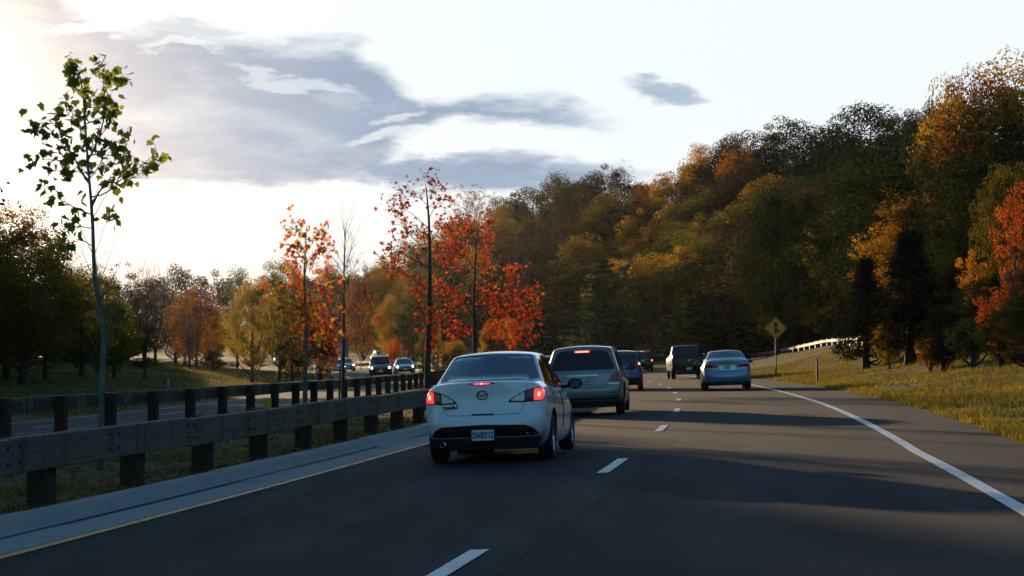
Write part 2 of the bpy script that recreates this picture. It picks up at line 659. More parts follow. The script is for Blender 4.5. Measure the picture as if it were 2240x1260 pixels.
M = {}
M['asphalt'] = mat_asphalt('asphalt', (0.0175, 0.0230, 0.0285), (0.028, 0.029, 0.030))
M['asphalt_old'] = mat_asphalt('asphalt_old', (0.055, 0.058, 0.062), (0.07, 0.068, 0.064))
M['grass'] = mat_grass_ground()
M['white_line'] = mat_paint_line('white_line', (0.72, 0.72, 0.70))
M['yellow_line'] = mat_paint_line('yellow_line', (0.85, 0.27, 0.015))
M['concrete'] = pbr('concrete', (0.33, 0.32, 0.30), 0.9, var=0.10, scale=2.5, bump=0.3, bscale=60, dirt=((0.15, 0.14, 0.12), 3.0, 0.35))
M['rail_wood'] = mat_wood('rail_wood', (0.075, 0.060, 0.042), (0.20, 0.165, 0.120))
M['post_wood'] = mat_wood('post_wood', (0.030, 0.016, 0.010), (0.085, 0.045, 0.028), 'Z')
M['rust'] = pbr('rust_steel', (0.065, 0.030, 0.018), 0.8, metal=0.2, var=0.35, scale=5, bump=0.3, dirt=((0.03, 0.016, 0.011), 3.0, 0.7))
M['galv'] = pbr('galvanised_steel', (0.36, 0.37, 0.38), 0.55, metal=0.15, var=0.15, scale=8)
M['bark'] = pbr('bark', (0.060, 0.045, 0.034), 0.95, var=0.45, scale=9, bump=0.9, bscale=18)
M['bark_grey'] = pbr('bark_grey', (0.15, 0.135, 0.115), 0.95, var=0.4, scale=7, bump=0.8, bscale=16)
M['twig'] = pbr('twig', (0.085, 0.060, 0.045), 0.9, var=0.3, scale=3)


def at(px, py, y):
    """the place that shows at photograph pixel (px, py) at a distance y ahead"""
    return Vector(((px - 1120) / FPX * y, y, EYE + (HZ - py) / FPX * y))
# ------------------------------------------------------------------ the lie of the land
def tab(xs, ys):
    xs = np.array(xs, float)
    ys = np.array(ys, float)
    # smooth cubic through the points (finite-difference tangents)
    m = np.gradient(ys, xs)

    def f(x):
        x = np.asarray(x, float)
        xc = np.clip(x, xs[0], xs[-1])
        i = np.clip(np.searchsorted(xs, xc) - 1, 0, len(xs) - 2)
        h = xs[i + 1] - xs[i]
        t = (xc - xs[i]) / h
        r = ((1 + 2 * t) * (1 - t) ** 2 * ys[i] + t * (1 - t) ** 2 * h * m[i] + t * t * (3 - 2 * t) * ys[i + 1] + t * t * (t - 1) * h * m[i + 1])
        return r + np.where(x > xs[-1], (x - xs[-1]) * m[-1], 0) + np.where(x < xs[0], (x - xs[0]) * m[0], 0)
    return f


_ys = np.arange(-80, 1700, 1.0)
_sl = np.interp(_ys, [-80, 0, 21, 33, 45.6, 58, 70, 82, 94, 106, 120, 150, 180, 210, 240, 280, 350, 450, 700, 1700],
                [.20, .170, .1435, .122, .103, .083, .070, .058, .041, .026, .010, -.03, -.08, -.15, -.22, -.30, -.38, -.40, -.40, -.40])
_D = np.cumsum(_sl)
_D = _D - np.interp(27.3, _ys, _D) + 1.49


def D(y):
    """x of the dashed line between our two lanes"""
    return np.interp(y, _ys, _D)


F = tab([-80, 0, 20, 38.7, 60, 75, 95, 105, 130, 160, 185, 215, 245, 270, 320, 415, 520, 700, 1000],
        [-26.5, -15.2, -12.3, -9.65, -7.0, -5.75, -4.63, -4.25, -3.85, -4.5, -6.6, -11.2, -16.5, -21.3, -32, -51, -65, -95, -150])
HF = tab([-80, 0, 38.7, 60, 75, 95, 130, 185, 215, 270, 320, 415, 470, 520, 700, 1500],
         [0.05, -.1, -.2, -.3, -.38, -.48, -.62, -.72, -.82, -1.15, -1.5, -1.9, -1.5, -.8, 0.0, 0.0])
H0 = tab([-80, 0, 33, 39.5, 51.7, 63.9, 76, 88, 100, 112, 140, 170, 220, 300, 500, 1500],
         [0, 0, 0, -.017, -.065, -.13, -.20, -.27, -.345, -.42, -.58, -.72, -.9, -1.1, -.9, -.9])
BANK = 0.04
BANKF = 0.05


def vnoise(x, y, s, seed=0):
    """cheap smooth value noise"""
    x = np.asarray(x, float) / s
    y = np.asarray(y, float) / s
    xi = np.floor(x).astype(np.int64)
    yi = np.floor(y).astype(np.int64)
    fx = x - xi
    fy = y - yi
    fx = fx * fx * (3 - 2 * fx)
    fy = fy * fy * (3 - 2 * fy)

    def h(a, b):
        n = (a * 374761393 + b * 668265263 + seed * 1442695041) & 0x7fffffff
        n = ((n ^ (n >> 13)) * 1274126177) & 0x7fffffff
        return (n & 0xffff) / 65535.0
    return (h(xi, yi) * (1 - fx) + h(xi + 1, yi) * fx) * (1 - fy) + (h(xi, yi + 1) * (1 - fx) + h(xi + 1, yi + 1) * fx) * fy


def sstep(a, b, x):
    t = np.clip((x - a) / (b - a), 0, 1)
    return t * t * (3 - 2 * t)


def road_z(x, y):
    return H0(y) + BANK * np.clip(np.asarray(x) - D(y), -4.75, 5.4)


def far_road_z(x, y):
    return HF(y) - 0.12 - BANKF * np.clip(F(y) - np.asarray(x), 0, 9.4)


def ground_z(x, y):
    x = np.asarray(x, float)
    y = np.asarray(y, float)
    o = x - D(y)
    d = F(y) - x
    rough = (vnoise(x, y, 2.3, 1) - .5) * .10 + (vnoise(x, y, .7, 2) - .5) * .05
    # right: verge, bank, then the wooded hill
    q = o - 5.25
    b = np.interp(q, [-1, 0, 1.2, 4, 7, 10, 14, 19], [-.02, -.02, .10, .48, 1.25, 2.05, 2.55, 2.9])
    nearb = sstep(25, 75, y)
    b = b * (0.35 + 0.65 * nearb)
    b = b * (1 - .7 * sstep(135, 195, y) * (1 - sstep(230, 290, y)))
    A = np.interp(x, [-140, -80, -40, -10, 20], [.12, .25, .5, .82, 1.0])
    hill = 27.0 * A * sstep(17, 92, o + (vnoise(x, y, 40, 5) - .5) * 12)
    hill *= 0.55 + 0.45 * sstep(40, 160, y)
    zr = H0(y) + BANK * 5.25 + b + hill * (q > 8) + rough * np.clip(q / 1.5, 0, 1) * 1.6
    # median between the two carriageways
    xl = F(y) - 0.25
    xr = D(y) - 4.98
    t = np.clip((x - xl) / np.maximum(xr - xl, .1), 0, 1)
    kerb = H0(y) - BANK * 4.75 + 0.13
    zm = HF(y) * (1 - t) + kerb * t - 0.25 * np.sin(t * math.pi) * .6 + rough * np.minimum(t, 1 - t) * 2.5
    # left: verge rising gently to the fence, then wood
    e = d - 9.4
    zl = far_road_z(x, y) + np.interp(e, [0, 1, 6, 22, 45, 120, 300], [-.02, .03, .28, 1.55, 2.1, 4, 7]) * np.interp(y, [0, 60, 100, 240, 330, 400], [.9, .9, 1, 1, .6, .35]) + rough * np.clip(e / 2, 0, 1) * 1.5
    z = np.where(o > 5.25, zr, np.where(o > -4.98, road_z(x, y) - 0.10, np.where(x > xl, zm, np.where(e > 0, zl, far_road_z(x, y) - 0.10))))
    return z


def gz(x, y):
    return float(ground_z(np.array([x]), np.array([y]))[0])


ROWS = np.concatenate([np.arange(-40, 8, 4.0), np.arange(8, 130, 0.6), np.arange(130, 260, 1.5), np.arange(260, 420, 4.0), np.arange(420, 1500, 30.0)])


def strip(name, mats, cols, yr=(-40, 1500), zf=None, dz=0.0, ref=None, parent=None, uv=None):
    """a sheet laid along the road: cols are x offsets from ref(y)"""
    ys = ROWS[(ROWS >= yr[0]) & (ROWS <= yr[1])]
    X = np.stack([ref(ys) + c for c in cols], 1)
    Y = np.repeat(ys[:, None], len(cols), 1)
    Z = zf(X, Y) + dz
    n, k = X.shape
    V = np.stack([X, Y, Z], -1).reshape(-1, 3)
    I = np.arange(n * k).reshape(n, k)
    Fc = np.stack([I[:-1, :-1], I[:-1, 1:], I[1:, 1:], I[1:, :-1]], -1).reshape(-1, 4)
    return np_mesh(name, V, Fc, mats, smooth=True, attr=(X - ref(ys)[:, None]).reshape(-1))


def build_ground():
    left = [0.0, .25, .5, 2, 4.7, 8, 9.39, 9.41, 9.8, 10.4, 11.2, 12, 13, 14, 15, 16, 17, 18, 19, 20, 21, 22, 23.5, 25, 27, 29, 31, 34, 37, 41, 46, 52, 60, 70, 85, 110, 150, 220, 350, 600, 1100]
    mid = list(np.linspace(0, 1, 27))
    right = [-4.7, -2, 0, 3, 5.24, 5.26, 5.5, 5.8, 6.2, 6.6, 7, 7.5, 8, 8.5, 9, 9.5, 10, 10.6, 11.2, 11.8, 12.4, 13, 13.6, 14.3, 15, 16, 17, 18, 19, 20, 22, 24, 27, 30, 34, 38, 42, 47, 52, 58, 64, 72, 80, 90, 105, 130, 180, 260, 420, 900]
    ys = ROWS
    cols = []
    for c in reversed(left):
        cols.append(F(ys) - .25 - c)
    for t in mid[1:]:
        cols.append((F(ys) - .25) * (1 - t) + (D(ys) - 4.99) * t)
    for c in right:
        cols.append(D(ys) + c)
    X = np.stack(cols, 1)
    Y = np.repeat(ys[:, None], X.shape[1], 1)
    Z = ground_z(X, Y)
    n, k = X.shape
    V = np.stack([X, Y, Z], -1).reshape(-1, 3)
    I = np.arange(n * k).reshape(n, k)
    Fc = np.stack([I[:-1, :-1], I[:-1, 1:], I[1:, 1:], I[1:, :-1]], -1).reshape(-1, 4)
    o = X - D(ys)[:, None]
    d = F(ys)[:, None] - X
    wood_r = sstep(13.5, 17, o + (vnoise(X, Y, 3, 7) - .5) * 5)
    wood_l = sstep(30, 37, d + (vnoise(X, Y, 4, 8) - .5) * 6)
    med = .5 * ((o < -4.98) & (d < .1))
    shoulder = .5 * (1 - sstep(5.9, 7.2, o + (vnoise(X, Y, 1.5, 9) - .5) * 1.6)) * (o > 5.2)
    tint = np.maximum(np.maximum(wood_r, wood_l), np.maximum(med, shoulder)).reshape(-1)
    me = np_mesh('ground', V, Fc, [M['grass']], smooth=True, attr=tint)
    return struct('ground', me)


ground = build_ground()
road = struct('road', strip('road', [M['asphalt']], [-4.04, -2, 0, 2, 4, 5.0, 5.3], zf=road_z, ref=D))
far_road = struct('oncoming_road', strip('oncoming_road', [M['asphalt_old']], [-9.4, -7, -5, -3, -.9, -.32], zf=far_road_z, ref=F))


def off_line(y):
    """offset of the right edge line from the dashed line"""
    return np.interp(y, [0, 16, 26, 38, 57, 81, 120, 170], [4.35, 4.2, 3.85, 3.7, 3.55, 3.45, 3.5, 3.7])


def line_strip(name, mat, ref, w, zf, yr, parent):
    return link(name, strip(name, [mat], [-w / 2, w / 2], yr, zf, 0.008, ref), parent)


line_strip('edge_line', M['white_line'], lambda y: D(y) + off_line(y), 0.15, road_z, (-40, 420), road)
line_strip('yellow_edge_line', M['yellow_line'], lambda y: D(y) - 3.93, 0.12, road_z, (-40, 420), road)
line_strip('edge_line', M['white_line'], lambda y: F(y) - 8.4, 0.14, far_road_z, (-40, 560), far_road)
line_strip('yellow_edge_line', M['yellow_line'], lambda y: F(y) - 1.15, 0.12, far_road_z, (-40, 560), far_road)


link('gutter_dirt', strip('gutter_dirt', [pbr('gutter_dirt', (.035, .03, .025), .95, var=.5, scale=3)], [-4.695, -4.655, -4.63], (-40, 210), lambda x, y: H0(y) + BANK * np.clip(np.asarray(x) - D(y), -4.75, 5), .010, D), road)


def dash(y0, y1, ref, zf, w, parent, mat):
    ys = np.linspace(y0, y1, 5)
    X = np.stack([ref(ys) - w / 2, ref(ys) + w / 2], 1)
    Y = np.repeat(ys[:, None], 2, 1)
    Z = zf(X, Y) + 0.008
    V = np.stack([X, Y, Z], -1).reshape(-1, 3)
    I = np.arange(10).reshape(5, 2)
    Fc = np.stack([I[:-1, :-1], I[:-1, 1:], I[1:, 1:], I[1:, :-1]], -1).reshape(-1, 4)
    return link('lane_dash', np_mesh('lane_dash', V, Fc, [mat]), parent)


for k in range(-1, 20):
    y1 = 27.3 + (k - 1) * 12.2
    dash(y1 - 3.1, y1, D, road_z, 0.145, road, M['white_line'])
for k in range(0, 28):
    y1 = 20.0 + k * 12.2
    dash(y1 - 3.1, y1, lambda y: F(y) - 4.85, far_road_z, 0.14, far_road, M['white_line'])

# kerb and gutter: cast concrete lengths with joints
def sweep(name, mat, prof, ref, zf, y0, y1, parent, n=6, closed=True, gap=0.006):
    """prof: (offset, height) loop swept along the road between y0 and y1"""
    ys = np.linspace(y0 + gap, y1 - gap, n)
    V = []
    k = len(prof)
    for y in ys:
        for (ox, oz) in prof:
            xx = float(ref(y)) + ox
            V.append((xx, y, float(zf(xx, y)) + oz))
    Fs = []
    for i in range(n - 1):
        for j in range(k):
            j2 = (j + 1) % k
            Fs.append((i * k + j, i * k + j2, (i + 1) * k + j2, (i + 1) * k + j))
    Fs.append(tuple(range(k - 1, -1, -1)))
    Fs.append(tuple((n - 1) * k + j for j in range(k)))
    b = MB()
    b.add(V, Fs)
    return b.build(name, mat, parent)


kerb = link('kerb', None)
kerb['kind'] = 'structure'
KP = [(-4.04, 0.002), (-4.70, 0.006), (-4.745, 0.03), (-4.80, 0.11), (-4.835, 0.135), (-4.88, 0.145), (-5.0, 0.145), (-5.0, -0.25), (-4.04, -0.25)]
_y = 4.0
random.seed(3)
while _y < 210:
    L = 3.05 if _y < 70 else (6.1 if _y < 120 else 12.2)
    jz = random.uniform(-.006, .006)
    sweep('kerb_segment', M['concrete'], [(a, b + (jz if a < -4.2 else 0)) for a, b in KP], D, lambda x, y: H0(y) + BANK * np.clip(np.asarray(x) - D(y), -4.75, 5), _y, _y + L, kerb, 5)
    _y += L
far_kerb = link('far_kerb', None)
far_kerb['kind'] = 'structure'
_y = 20.0
while _y < 330:
    L = 6.1 if _y < 120 else 12.2
    sweep('kerb_segment', M['concrete'], [(-.55, 0.005), (-.33, 0.01), (-.30, 0.12), (-.24, .14), (-.12, .14), (-.12, -.2), (-.55, -.2)], F, far_road_z, _y, _y + L, far_kerb, 4)
    _y += L

# ------------------------------------------------------------------ timber guardrails
def guardrail(root, ref, zg, ys, side, post_w, rail_h, rail_top, rail_off, plates=True, bolts=True, joint=0.5, post_top=0.0):
    """posts at ys; boards spliced between posts. side=+1: boards on the right of the posts."""
    n = len(ys)
    pm = MB().box((0, 0, 0.0), (post_w * 1.02, post_w * 1.15, 1.0)).mesh('post', M['post_wood'])
    for i, y in enumerate(ys):
        x = float(ref(y))
        g = zg(x, y)
        top = rail_top(x, y) + post_top + random.uniform(-.01, .01)
        h = top - g + 0.35
        sl = float(ref(y + .5) - ref(y - .5))
        p = link('post', pm, root, (x, y, top - h / 2), (random.uniform(-.012, .012), random.uniform(-.012, .012), -math.atan(sl)))
        p.scale = (1, 1, h)
    js = []
    for i in range(n - 1):
        js.append(ys[i] * (1 - joint) + ys[i + 1] * joint)
    js = [ys[0] - (ys[1] - ys[0]) * (1 - joint)] + js + [ys[-1] + (ys[-1] - ys[-2]) * joint]
    bolt = MB().lathe([(0, 0.024), (.012, .024), (.016, .018), (.016, 0.0)], 8, 'x').mesh('bolt', M['rust'])
    for i in range(len(js) - 1):
        a, b_ = js[i] + .007, js[i + 1] - .007
        xa, xb = float(ref(a)) + rail_off * side, float(ref(b_)) + rail_off * side
        za, zb = rail_top(xa, a), rail_top(xb, b_)
        L = math.dist((xa, a), (xb, b_))
        ang = math.atan2(b_ - a, xb - xa)
        jit = random.uniform(-.012, .012)
        mb = MB().box((0, 0, -rail_h / 2), (L, .15, rail_h))
        me = mb.mesh('rail_board', M['rail_wood'])
        bm = bmesh.new()
        bm.from_mesh(me)
        bmesh.ops.bevel(bm, geom=list(bm.edges), offset=.010, segments=1, affect='EDGES')
        bm.to_mesh(me)
        bm.free()
        o = link('rail_board', me, root, ((xa + xb) / 2, (a + b_) / 2, (za + zb) / 2 + jit))
        o.rotation_euler = Euler((0, -math.atan2(zb - za, L), ang))
        if bolts:
            for e in (-1, 1):
                for hz in (.24, .68):
                    bo = link('bolt', bolt, o, (e * (L / 2 - .13), -side * .076 * 1, -rail_h * hz), (0, 0, -side * math.pi / 2))
        if plates:
            pl = MB().box((0, 0, 0), (L * .80, .012, rail_h * .62))
            p = pl.build('steel_plate', M['rust'], root, (0, 0, 0))
            off = Vector((math.sin(ang), -math.cos(ang), 0)) * (-.084 * side)
            p.location = Vector(((xa + xb) / 2, (a + b_) / 2, (za + zb) / 2 + jit - rail_h * .52)) + off
            p.rotation_euler = o.rotation_euler


near_rail = thing('timber_guardrail', 'weathered timber guardrail with bolted boards beside the concrete kerb', 'guardrail')
ys_near = [14.9 + 2.78 * k for k in range(28)]
guardrail(near_rail, lambda y: D(y) - 5.27, lambda x, y: gz(x, y), ys_near, 1, .21, .335,
          lambda x, y: float(H0(y)) - BANK * 4.75 + .13 + .70, .185, plates=True, bolts=True, joint=.5, post_top=-.015)
far_rail = thing('timber_guardrail', 'dark timber guardrail on the far side of the median, its posts towards us', 'guardrail')
ys_far = [32.6 + 3.05 * k for k in range(78)]
guardrail(far_rail, lambda y: F(y), lambda x, y: gz(x, y), ys_far, -1, .20, .30,
          lambda x, y: float(HF(y)) + .71, .18, plates=True, bolts=False, joint=.5)
# ------------------------------------------------------------------ leaves and trees
LEAF = {
    'dark': mat_leaf('leaf_dark_green', [(0, (.010, .016, .006)), (.5, (.022, .034, .010)), (1, (.050, .062, .016))], .30),
    'olive': mat_leaf('leaf_olive', [(0, (.038, .040, .010)), (.5, (.095, .086, .016)), (1, (.23, .175, .030))], .48),
    'gold': mat_leaf('leaf_gold_olive', [(0, (.09, .060, .012)), (.5, (.27, .165, .020)), (1, (.55, .33, .035))], .52),
    'amber': mat_leaf('leaf_amber', [(0, (.12, .065, .012)), (.5, (.36, .19, .020)), (1, (.62, .36, .035))], .5),
    'orange': mat_leaf('leaf_orange', [(0, (.12, .050, .012)), (.5, (.32, .13, .018)), (1, (.52, .25, .030))], .48),
    'rust': mat_leaf('leaf_rust', [(0, (.08, .034, .012)), (.5, (.20, .082, .018)), (1, (.38, .17, .030))], .45),
    'yellow': mat_leaf('leaf_yellow', [(0, (.10, .085, .014)), (.5, (.30, .215, .025)), (1, (.56, .40, .045))], .50),
    'ygreen': mat_leaf('leaf_yellow_green', [(0, (.035, .045, .010)), (.5, (.12, .12, .018)), (1, (.34, .27, .035))], .48),
    'red': mat_leaf('leaf_red', [(0, (.10, .012, .010)), (.5, (.30, .035, .014)), (1, (.52, .12, .022))], .48, .15),
    'flame': mat_leaf('leaf_flame', [(0, (.15, .025, .010)), (.5, (.42, .09, .014)), (1, (.62, .22, .028))], .48),
    'brown': mat_leaf('leaf_brown', [(0, (.026, .018, .012)), (.5, (.058, .038, .022)), (1, (.12, .075, .036))], .35),
    'pine': mat_leaf('leaf_pine', [(0, (.024, .042, .024)), (.5, (.065, .092, .045)), (1, (.16, .19, .075))], .28),
    'cedar': mat_leaf('leaf_cedar', [(0, (.008, .010, .005)), (.5, (.018, .018, .009)), (1, (.048, .036, .016))], .15),
    'mixed': mat_leaf('leaf_mixed', [(0, (.20, .018, .018)), (.30, (.42, .075, .022)), (.5, (.44, .20, .03)), (.7, (.34, .27, .035)), (1, (.10, .12, .022))], .55, .0),
    'maple': mat_leaf('leaf_green_maple', [(0, (.08, .11, .018)), (.6, (.20, .25, .035)), (.9, (.34, .32, .05)), (1, (.50, .30, .05))], .62, .1),
}


def leaf_quads(rng, C, R, n, size, aspect=.6, up=0.25, shell=.72, drop=0.0):
    """n leaves about each clump centre C (k,3) with radii R (k,3)"""
    k = len(C)
    c = np.repeat(C, n, 0)
    r = np.repeat(R, n, 0)
    d = rng.normal(size=(k * n, 3))
    d /= np.linalg.norm(d, axis=1)[:, None]
    rad = shell + (1 - shell) * rng.random((k * n, 1)) ** .6
    rad *= 1 + .25 * rng.random((k * n, 1)) ** 4
    p = c + d * r * rad
    nrm = d * 1.3 + rng.normal(size=d.shape) * .6
    nrm[:, 2] += up
    nrm /= np.linalg.norm(nrm, axis=1)[:, None]
    a = np.cross(nrm, rng.normal(size=d.shape))
    a /= np.linalg.norm(a, axis=1)[:, None]
    b = np.cross(nrm, a)
    s = size * (.6 + .8 * rng.random((k * n, 1)))
    a = a * s * .5
    b = b * s * .5 * aspect
    v = np.stack([p - a, p - b * 1.0 + a * .1, p + a, p + b + a * .1], 1).reshape(-1, 3)
    tint = np.repeat(np.clip(np.repeat(rng.random(k), n) * .5 + rng.random(k * n) * .5, 0, 1), 4)
    return v, tint


def quads_mesh(name, v, tint, mat):
    f = np.arange(len(v)).reshape(-1, 4)
    return np_mesh(name, v, f, [mat], attr=tint)


def clump_centres(rng, n, H, base, rx, shape='round', inner=.35):
    """points in a crown between heights base and H"""
    out = []
    while len(out) < n:
        p = rng.uniform(-1, 1, 3)
        if p @ p > 1:
            continue
        t = (p[2] + 1) / 2
        if shape == 'round':
            w = 1.0
        elif shape == 'oval':
            w = .75 + .35 * math.sin(math.pi * min(1, t * 1.15))
        elif shape == 'cone':
            w = 1.25 * (1 - t) + .12
        else:
            w = .55 + .55 * t
        q = math.sqrt(p @ p)
        if q < inner and rng.random() < .8:
            continue
        if shape == 'cone':
            a = rng.uniform(0, 2 * math.pi)
            rr = rx * w * (rng.random() ** .45)
            out.append((math.cos(a) * rr, math.sin(a) * rr, base + (H - base) * rng.random() ** 1.1))
            w2 = (out[-1][2] - base) / (H - base)
            s_ = (1 - w2) * 1.0 + .05
            rr = rx * s_ * (rng.random() ** .4)
            out[-1] = (math.cos(a) * rr, math.sin(a) * rr, out[-1][2])
        else:
            out.append((p[0] * rx * w, p[1] * rx * w, base + (H - base) * t))
    return np.array(out)


def limbs_mesh(name, rng, C, H, base, r0, mat, nl=14, lean=0.3):
    mb = MB()
    k = 6
    wob = rng.normal(size=(k + 1, 2)) * .12 * lean * H / 10
    wob[0] = 0
    top = base + (H - base) * .72
    pts = [(wob[i][0], wob[i][1], -0.6 + (top + .6) * i / k) for i in range(k + 1)]
    rad = [r0 * (1.25 if i == 0 else 1 - .78 * i / k) for i in range(k + 1)]
    mb.tube(pts, rad, 8)
    idx = rng.choice(len(C), min(nl, len(C)), replace=False)
    for i in idx:
        c = C[i]
        z0 = min(max(base * .7, c[2] - (abs(c[0]) + abs(c[1])) * .8), top)
        t = (z0 + .6) / (top + .6)
        j = min(int(t * k), k - 1)
        s = Vector(pts[j]).lerp(Vector(pts[j + 1]), t * k - j)
        m_ = s.lerp(Vector(c), .5) + Vector((0, 0, -.05 * H))
        r = r0 * (1 - .8 * t) * .5
        mb.tube([s, m_, Vector(c)], [r, r * .6, r * .18], 5, caps=False)
    return mb.mesh(name, mat)


class Proto:
    def __init__(s, H, W, trunk, crown):
        s.H, s.W, s.trunk, s.crown = H, W, trunk, crown


def make_oak(seed, H=14, rx=5.0, base=3.0, clumps=70, per=170, leaf=.26, shape='round', crad=(.9, 1.7), bark='bark', nl=16, inner=.35, gaps=0.0):
    rng = np.random.default_rng(seed)
    C = clump_centres(rng, clumps, H - crad[0], base + crad[0], rx - crad[0] * .8, shape, inner)
    if gaps:
        C = C[rng.random(len(C)) > gaps]
    r = rng.uniform(crad[0], crad[1], len(C))
    R = np.stack([r, r, r * .72], 1)
    v, t = leaf_quads(rng, C, R, per, leaf)
    return Proto(H, rx * 2, limbs_mesh('trunk', rng, C, H, base, .28, M[bark], nl), quads_mesh('crown', v, t, LEAF['olive']))


def make_pine(seed, H=13, rx=3.6, whorls=17, leaf=.50, per=34, mat='pine'):
    rng = np.random.default_rng(seed)
    C = []
    R = []
    mb = MB()
    mb.tube([(0, 0, -.5), (0.05, 0, H * .5), (0, .03, H * .97)], [.26, .16, .03], 8)
    for wv in range(whorls):
        t = wv / (whorls - 1)
        z = 1.2 + (H - 2.0) * t ** .95
        L = rx * (1 - t) ** .75 * (.85 + .3 * rng.random()) + .25
        nb = 7 if t < .8 else 4
        a0 = rng.random() * 6.28
        for b in range(nb):
            a = a0 + b * 2 * math.pi / nb + rng.normal() * .15
            Lb = L * (.65 + .5 * rng.random())
            rise = (.10 + .35 * t) * Lb
            dx, dy = math.cos(a), math.sin(a)
            e = (dx * Lb, dy * Lb, z + rise)
            mb.tube([(0, 0, z), (dx * Lb * .5, dy * Lb * .5, z + rise * .25), e], [.05, .03, .01], 4, caps=False)
            for s in np.arange(.30, 1.05, .17):
                jit = rng.normal(size=3) * .12
                C.append((dx * Lb * s + jit[0], dy * Lb * s + jit[1], z + rise * s * s + jit[2] * .5))
                w = .42 * (1.15 - .45 * s) * (L / rx + .35)
                R.append((w * 1.15, w * 1.15, w * .42))
    C.append((0, 0, H - .4))
    R.append((.2, .2, .6))
    C = np.array(C)
    R = np.array(R)
    v, t = leaf_quads(rng, C, R, per, leaf, aspect=.34, up=.9, shell=.2)
    return Proto(H, rx * 2, mb.mesh('trunk', M['bark']), quads_mesh('crown', v, t, LEAF[mat]))


def make_bare(seed, H=12, spread=.5, fork=2.0, n0=7, depth=4, r0=.17, up=.55, tmat='twig', leafy=0):
    """fine upward-reaching bare branches"""
    rng = np.random.default_rng(seed)
    V = []
    Fc = []
    tips = []

    def seg(p, q, ra, rb, n=4):
        t = q - p
        L = np.linalg.norm(t)
        if L < 1e-5:
            return
        t = t / L
        e1 = np.cross(t, [0.3, 0.5, .81])
        e1 /= np.linalg.norm(e1) + 1e-9
        e2 = np.cross(t, e1)
        b = len(V)
        for (o, r) in ((p, ra), (q, rb)):
            for k in range(n):
                an = 2 * math.pi * k / n
                V.append(o + (e1 * math.cos(an) + e2 * math.sin(an)) * r)
        for k in range(n):
            k2 = (k + 1) % n
            Fc.append((b + k, b + k2, b + n + k2, b + n + k))

    def grow(p, d, L, r, lvl):
        k = 4
        for i in range(k):
            d = d + rng.normal(size=3) * .07 + np.array([0, 0, .05 * up])
            d /= np.linalg.norm(d)
            q = p + d * L / k
            seg(p, q, r * (1 - .6 * i / k), r * (1 - .6 * (i + 1) / k), 5 if lvl == 0 else (4 if lvl == 1 else 3))
            p = q
            if lvl < depth and i >= (0 if lvl else 1):
                for _ in range(2 if lvl else 2):
                    a = rng.normal(size=3)
                    a -= a @ d * d
                    a /= np.linalg.norm(a)
                    nd = d * (1 - spread * .55) + a * spread * rng.uniform(.6, 1.1) + np.array([0, 0, up * .35])
                    nd /= np.linalg.norm(nd)
                    grow(p.copy(), nd, L * rng.uniform(.42, .62), max(r * .42 * (1 - .12 * i), .008), lvl + 1)
        if lvl >= depth - 1:
            tips.append(p)
    seg(np.array([0, 0, -.5]), np.array([0, 0, fork]), r0 * 1.5, r0 * 1.15, 7)
    for i in range(n0):
        a = i * 2 * math.pi / n0 + rng.random() * .8
        ln = rng.uniform(.12, .55) * spread
        d = np.array([math.cos(a) * ln, math.sin(a) * ln, 1.0])
        d /= np.linalg.norm(d)
        grow(np.array([0, 0, fork * rng.uniform(.75, 1.0)]), d, (H - fork) * rng.uniform(.72, .9), r0 * rng.uniform(.45, .7), 1)
    V = np.array(V)
    V[:, 2] *= 1.0
    me = np_mesh('trunk', V, np.array(Fc), [M[tmat]], smooth=True)
    cr = None
    if leafy and len(tips):
        C = np.array(tips)
        if len(C) > leafy:
            C = C[rng.choice(len(C), leafy, replace=False)]
        v, t = leaf_quads(rng, C, np.full((len(C), 3), .35), 14, .17, shell=.1)
        cr = quads_mesh('crown', v, t, LEAF['rust'])
    H_ = float(V[:, 2].max())
    W_ = float(np.ptp(V[:, 0]))
    return Proto(H_, W_, me, cr)


P = {}
P['oakA'] = make_oak(1, 14, 5.2, .6, 110, 170, .24)
P['oakB'] = make_oak(2, 14, 4.8, .8, 95, 170, .25, 'oval', (.8, 1.9))
P['oakC'] = make_oak(3, 14, 5.6, .8, 120, 150, .24, 'round', (.7, 1.5), inner=.5)
P['nearA'] = make_oak(4, 14, 4.9, 1.5, 150, 240, .155, 'round', (.6, 1.25), nl=40, inner=.4)
P['nearB'] = make_oak(5, 14, 4.6, 1.2, 170, 210, .150, 'oval', (.5, 1.1), nl=40, inner=.3)
P['tall'] = make_oak(6, 14, 3.2, .8, 75, 200, .23, 'oval', (.7, 1.4))
P['loose'] = make_oak(7, 12, 4.2, 2.5, 90, 60, .20, 'open', (.45, .9), nl=60, gaps=.15)
P['bush'] = make_oak(8, 4, 2.4, .1, 46, 170, .15, 'round', (.4, .8), nl=12)
P['bushB'] = make_oak(9, 4, 2.1, .1, 40, 150, .14, 'oval', (.35, .75), nl=12)
P['pineA'] = make_pine(11)
P['pineB'] = make_pine(12, 13, 4.2, 15, .52, 36)
P['cedar'] = make_oak(13, 9, 2.3, .7, 170, 130, .14, 'cone', (.35, .75), inner=0)
P['cedarB'] = make_oak(14, 9, 2.6, .5, 150, 140, .14, 'oval', (.4, .8), inner=.2)
P['vase'] = make_bare(21, 11, .42, 1.6, 9, 3, .16, .75)
P['vaseB'] = make_bare(22, 11, .55, 2.2, 7, 3, .15, .55, leafy=160)
P['wispy'] = make_bare(23, 9, .75, 2.4, 7, 3, .12, .35, leafy=260)
P['bareshrub'] = make_bare(24, 5, .6, .4, 9, 3, .06, .5)
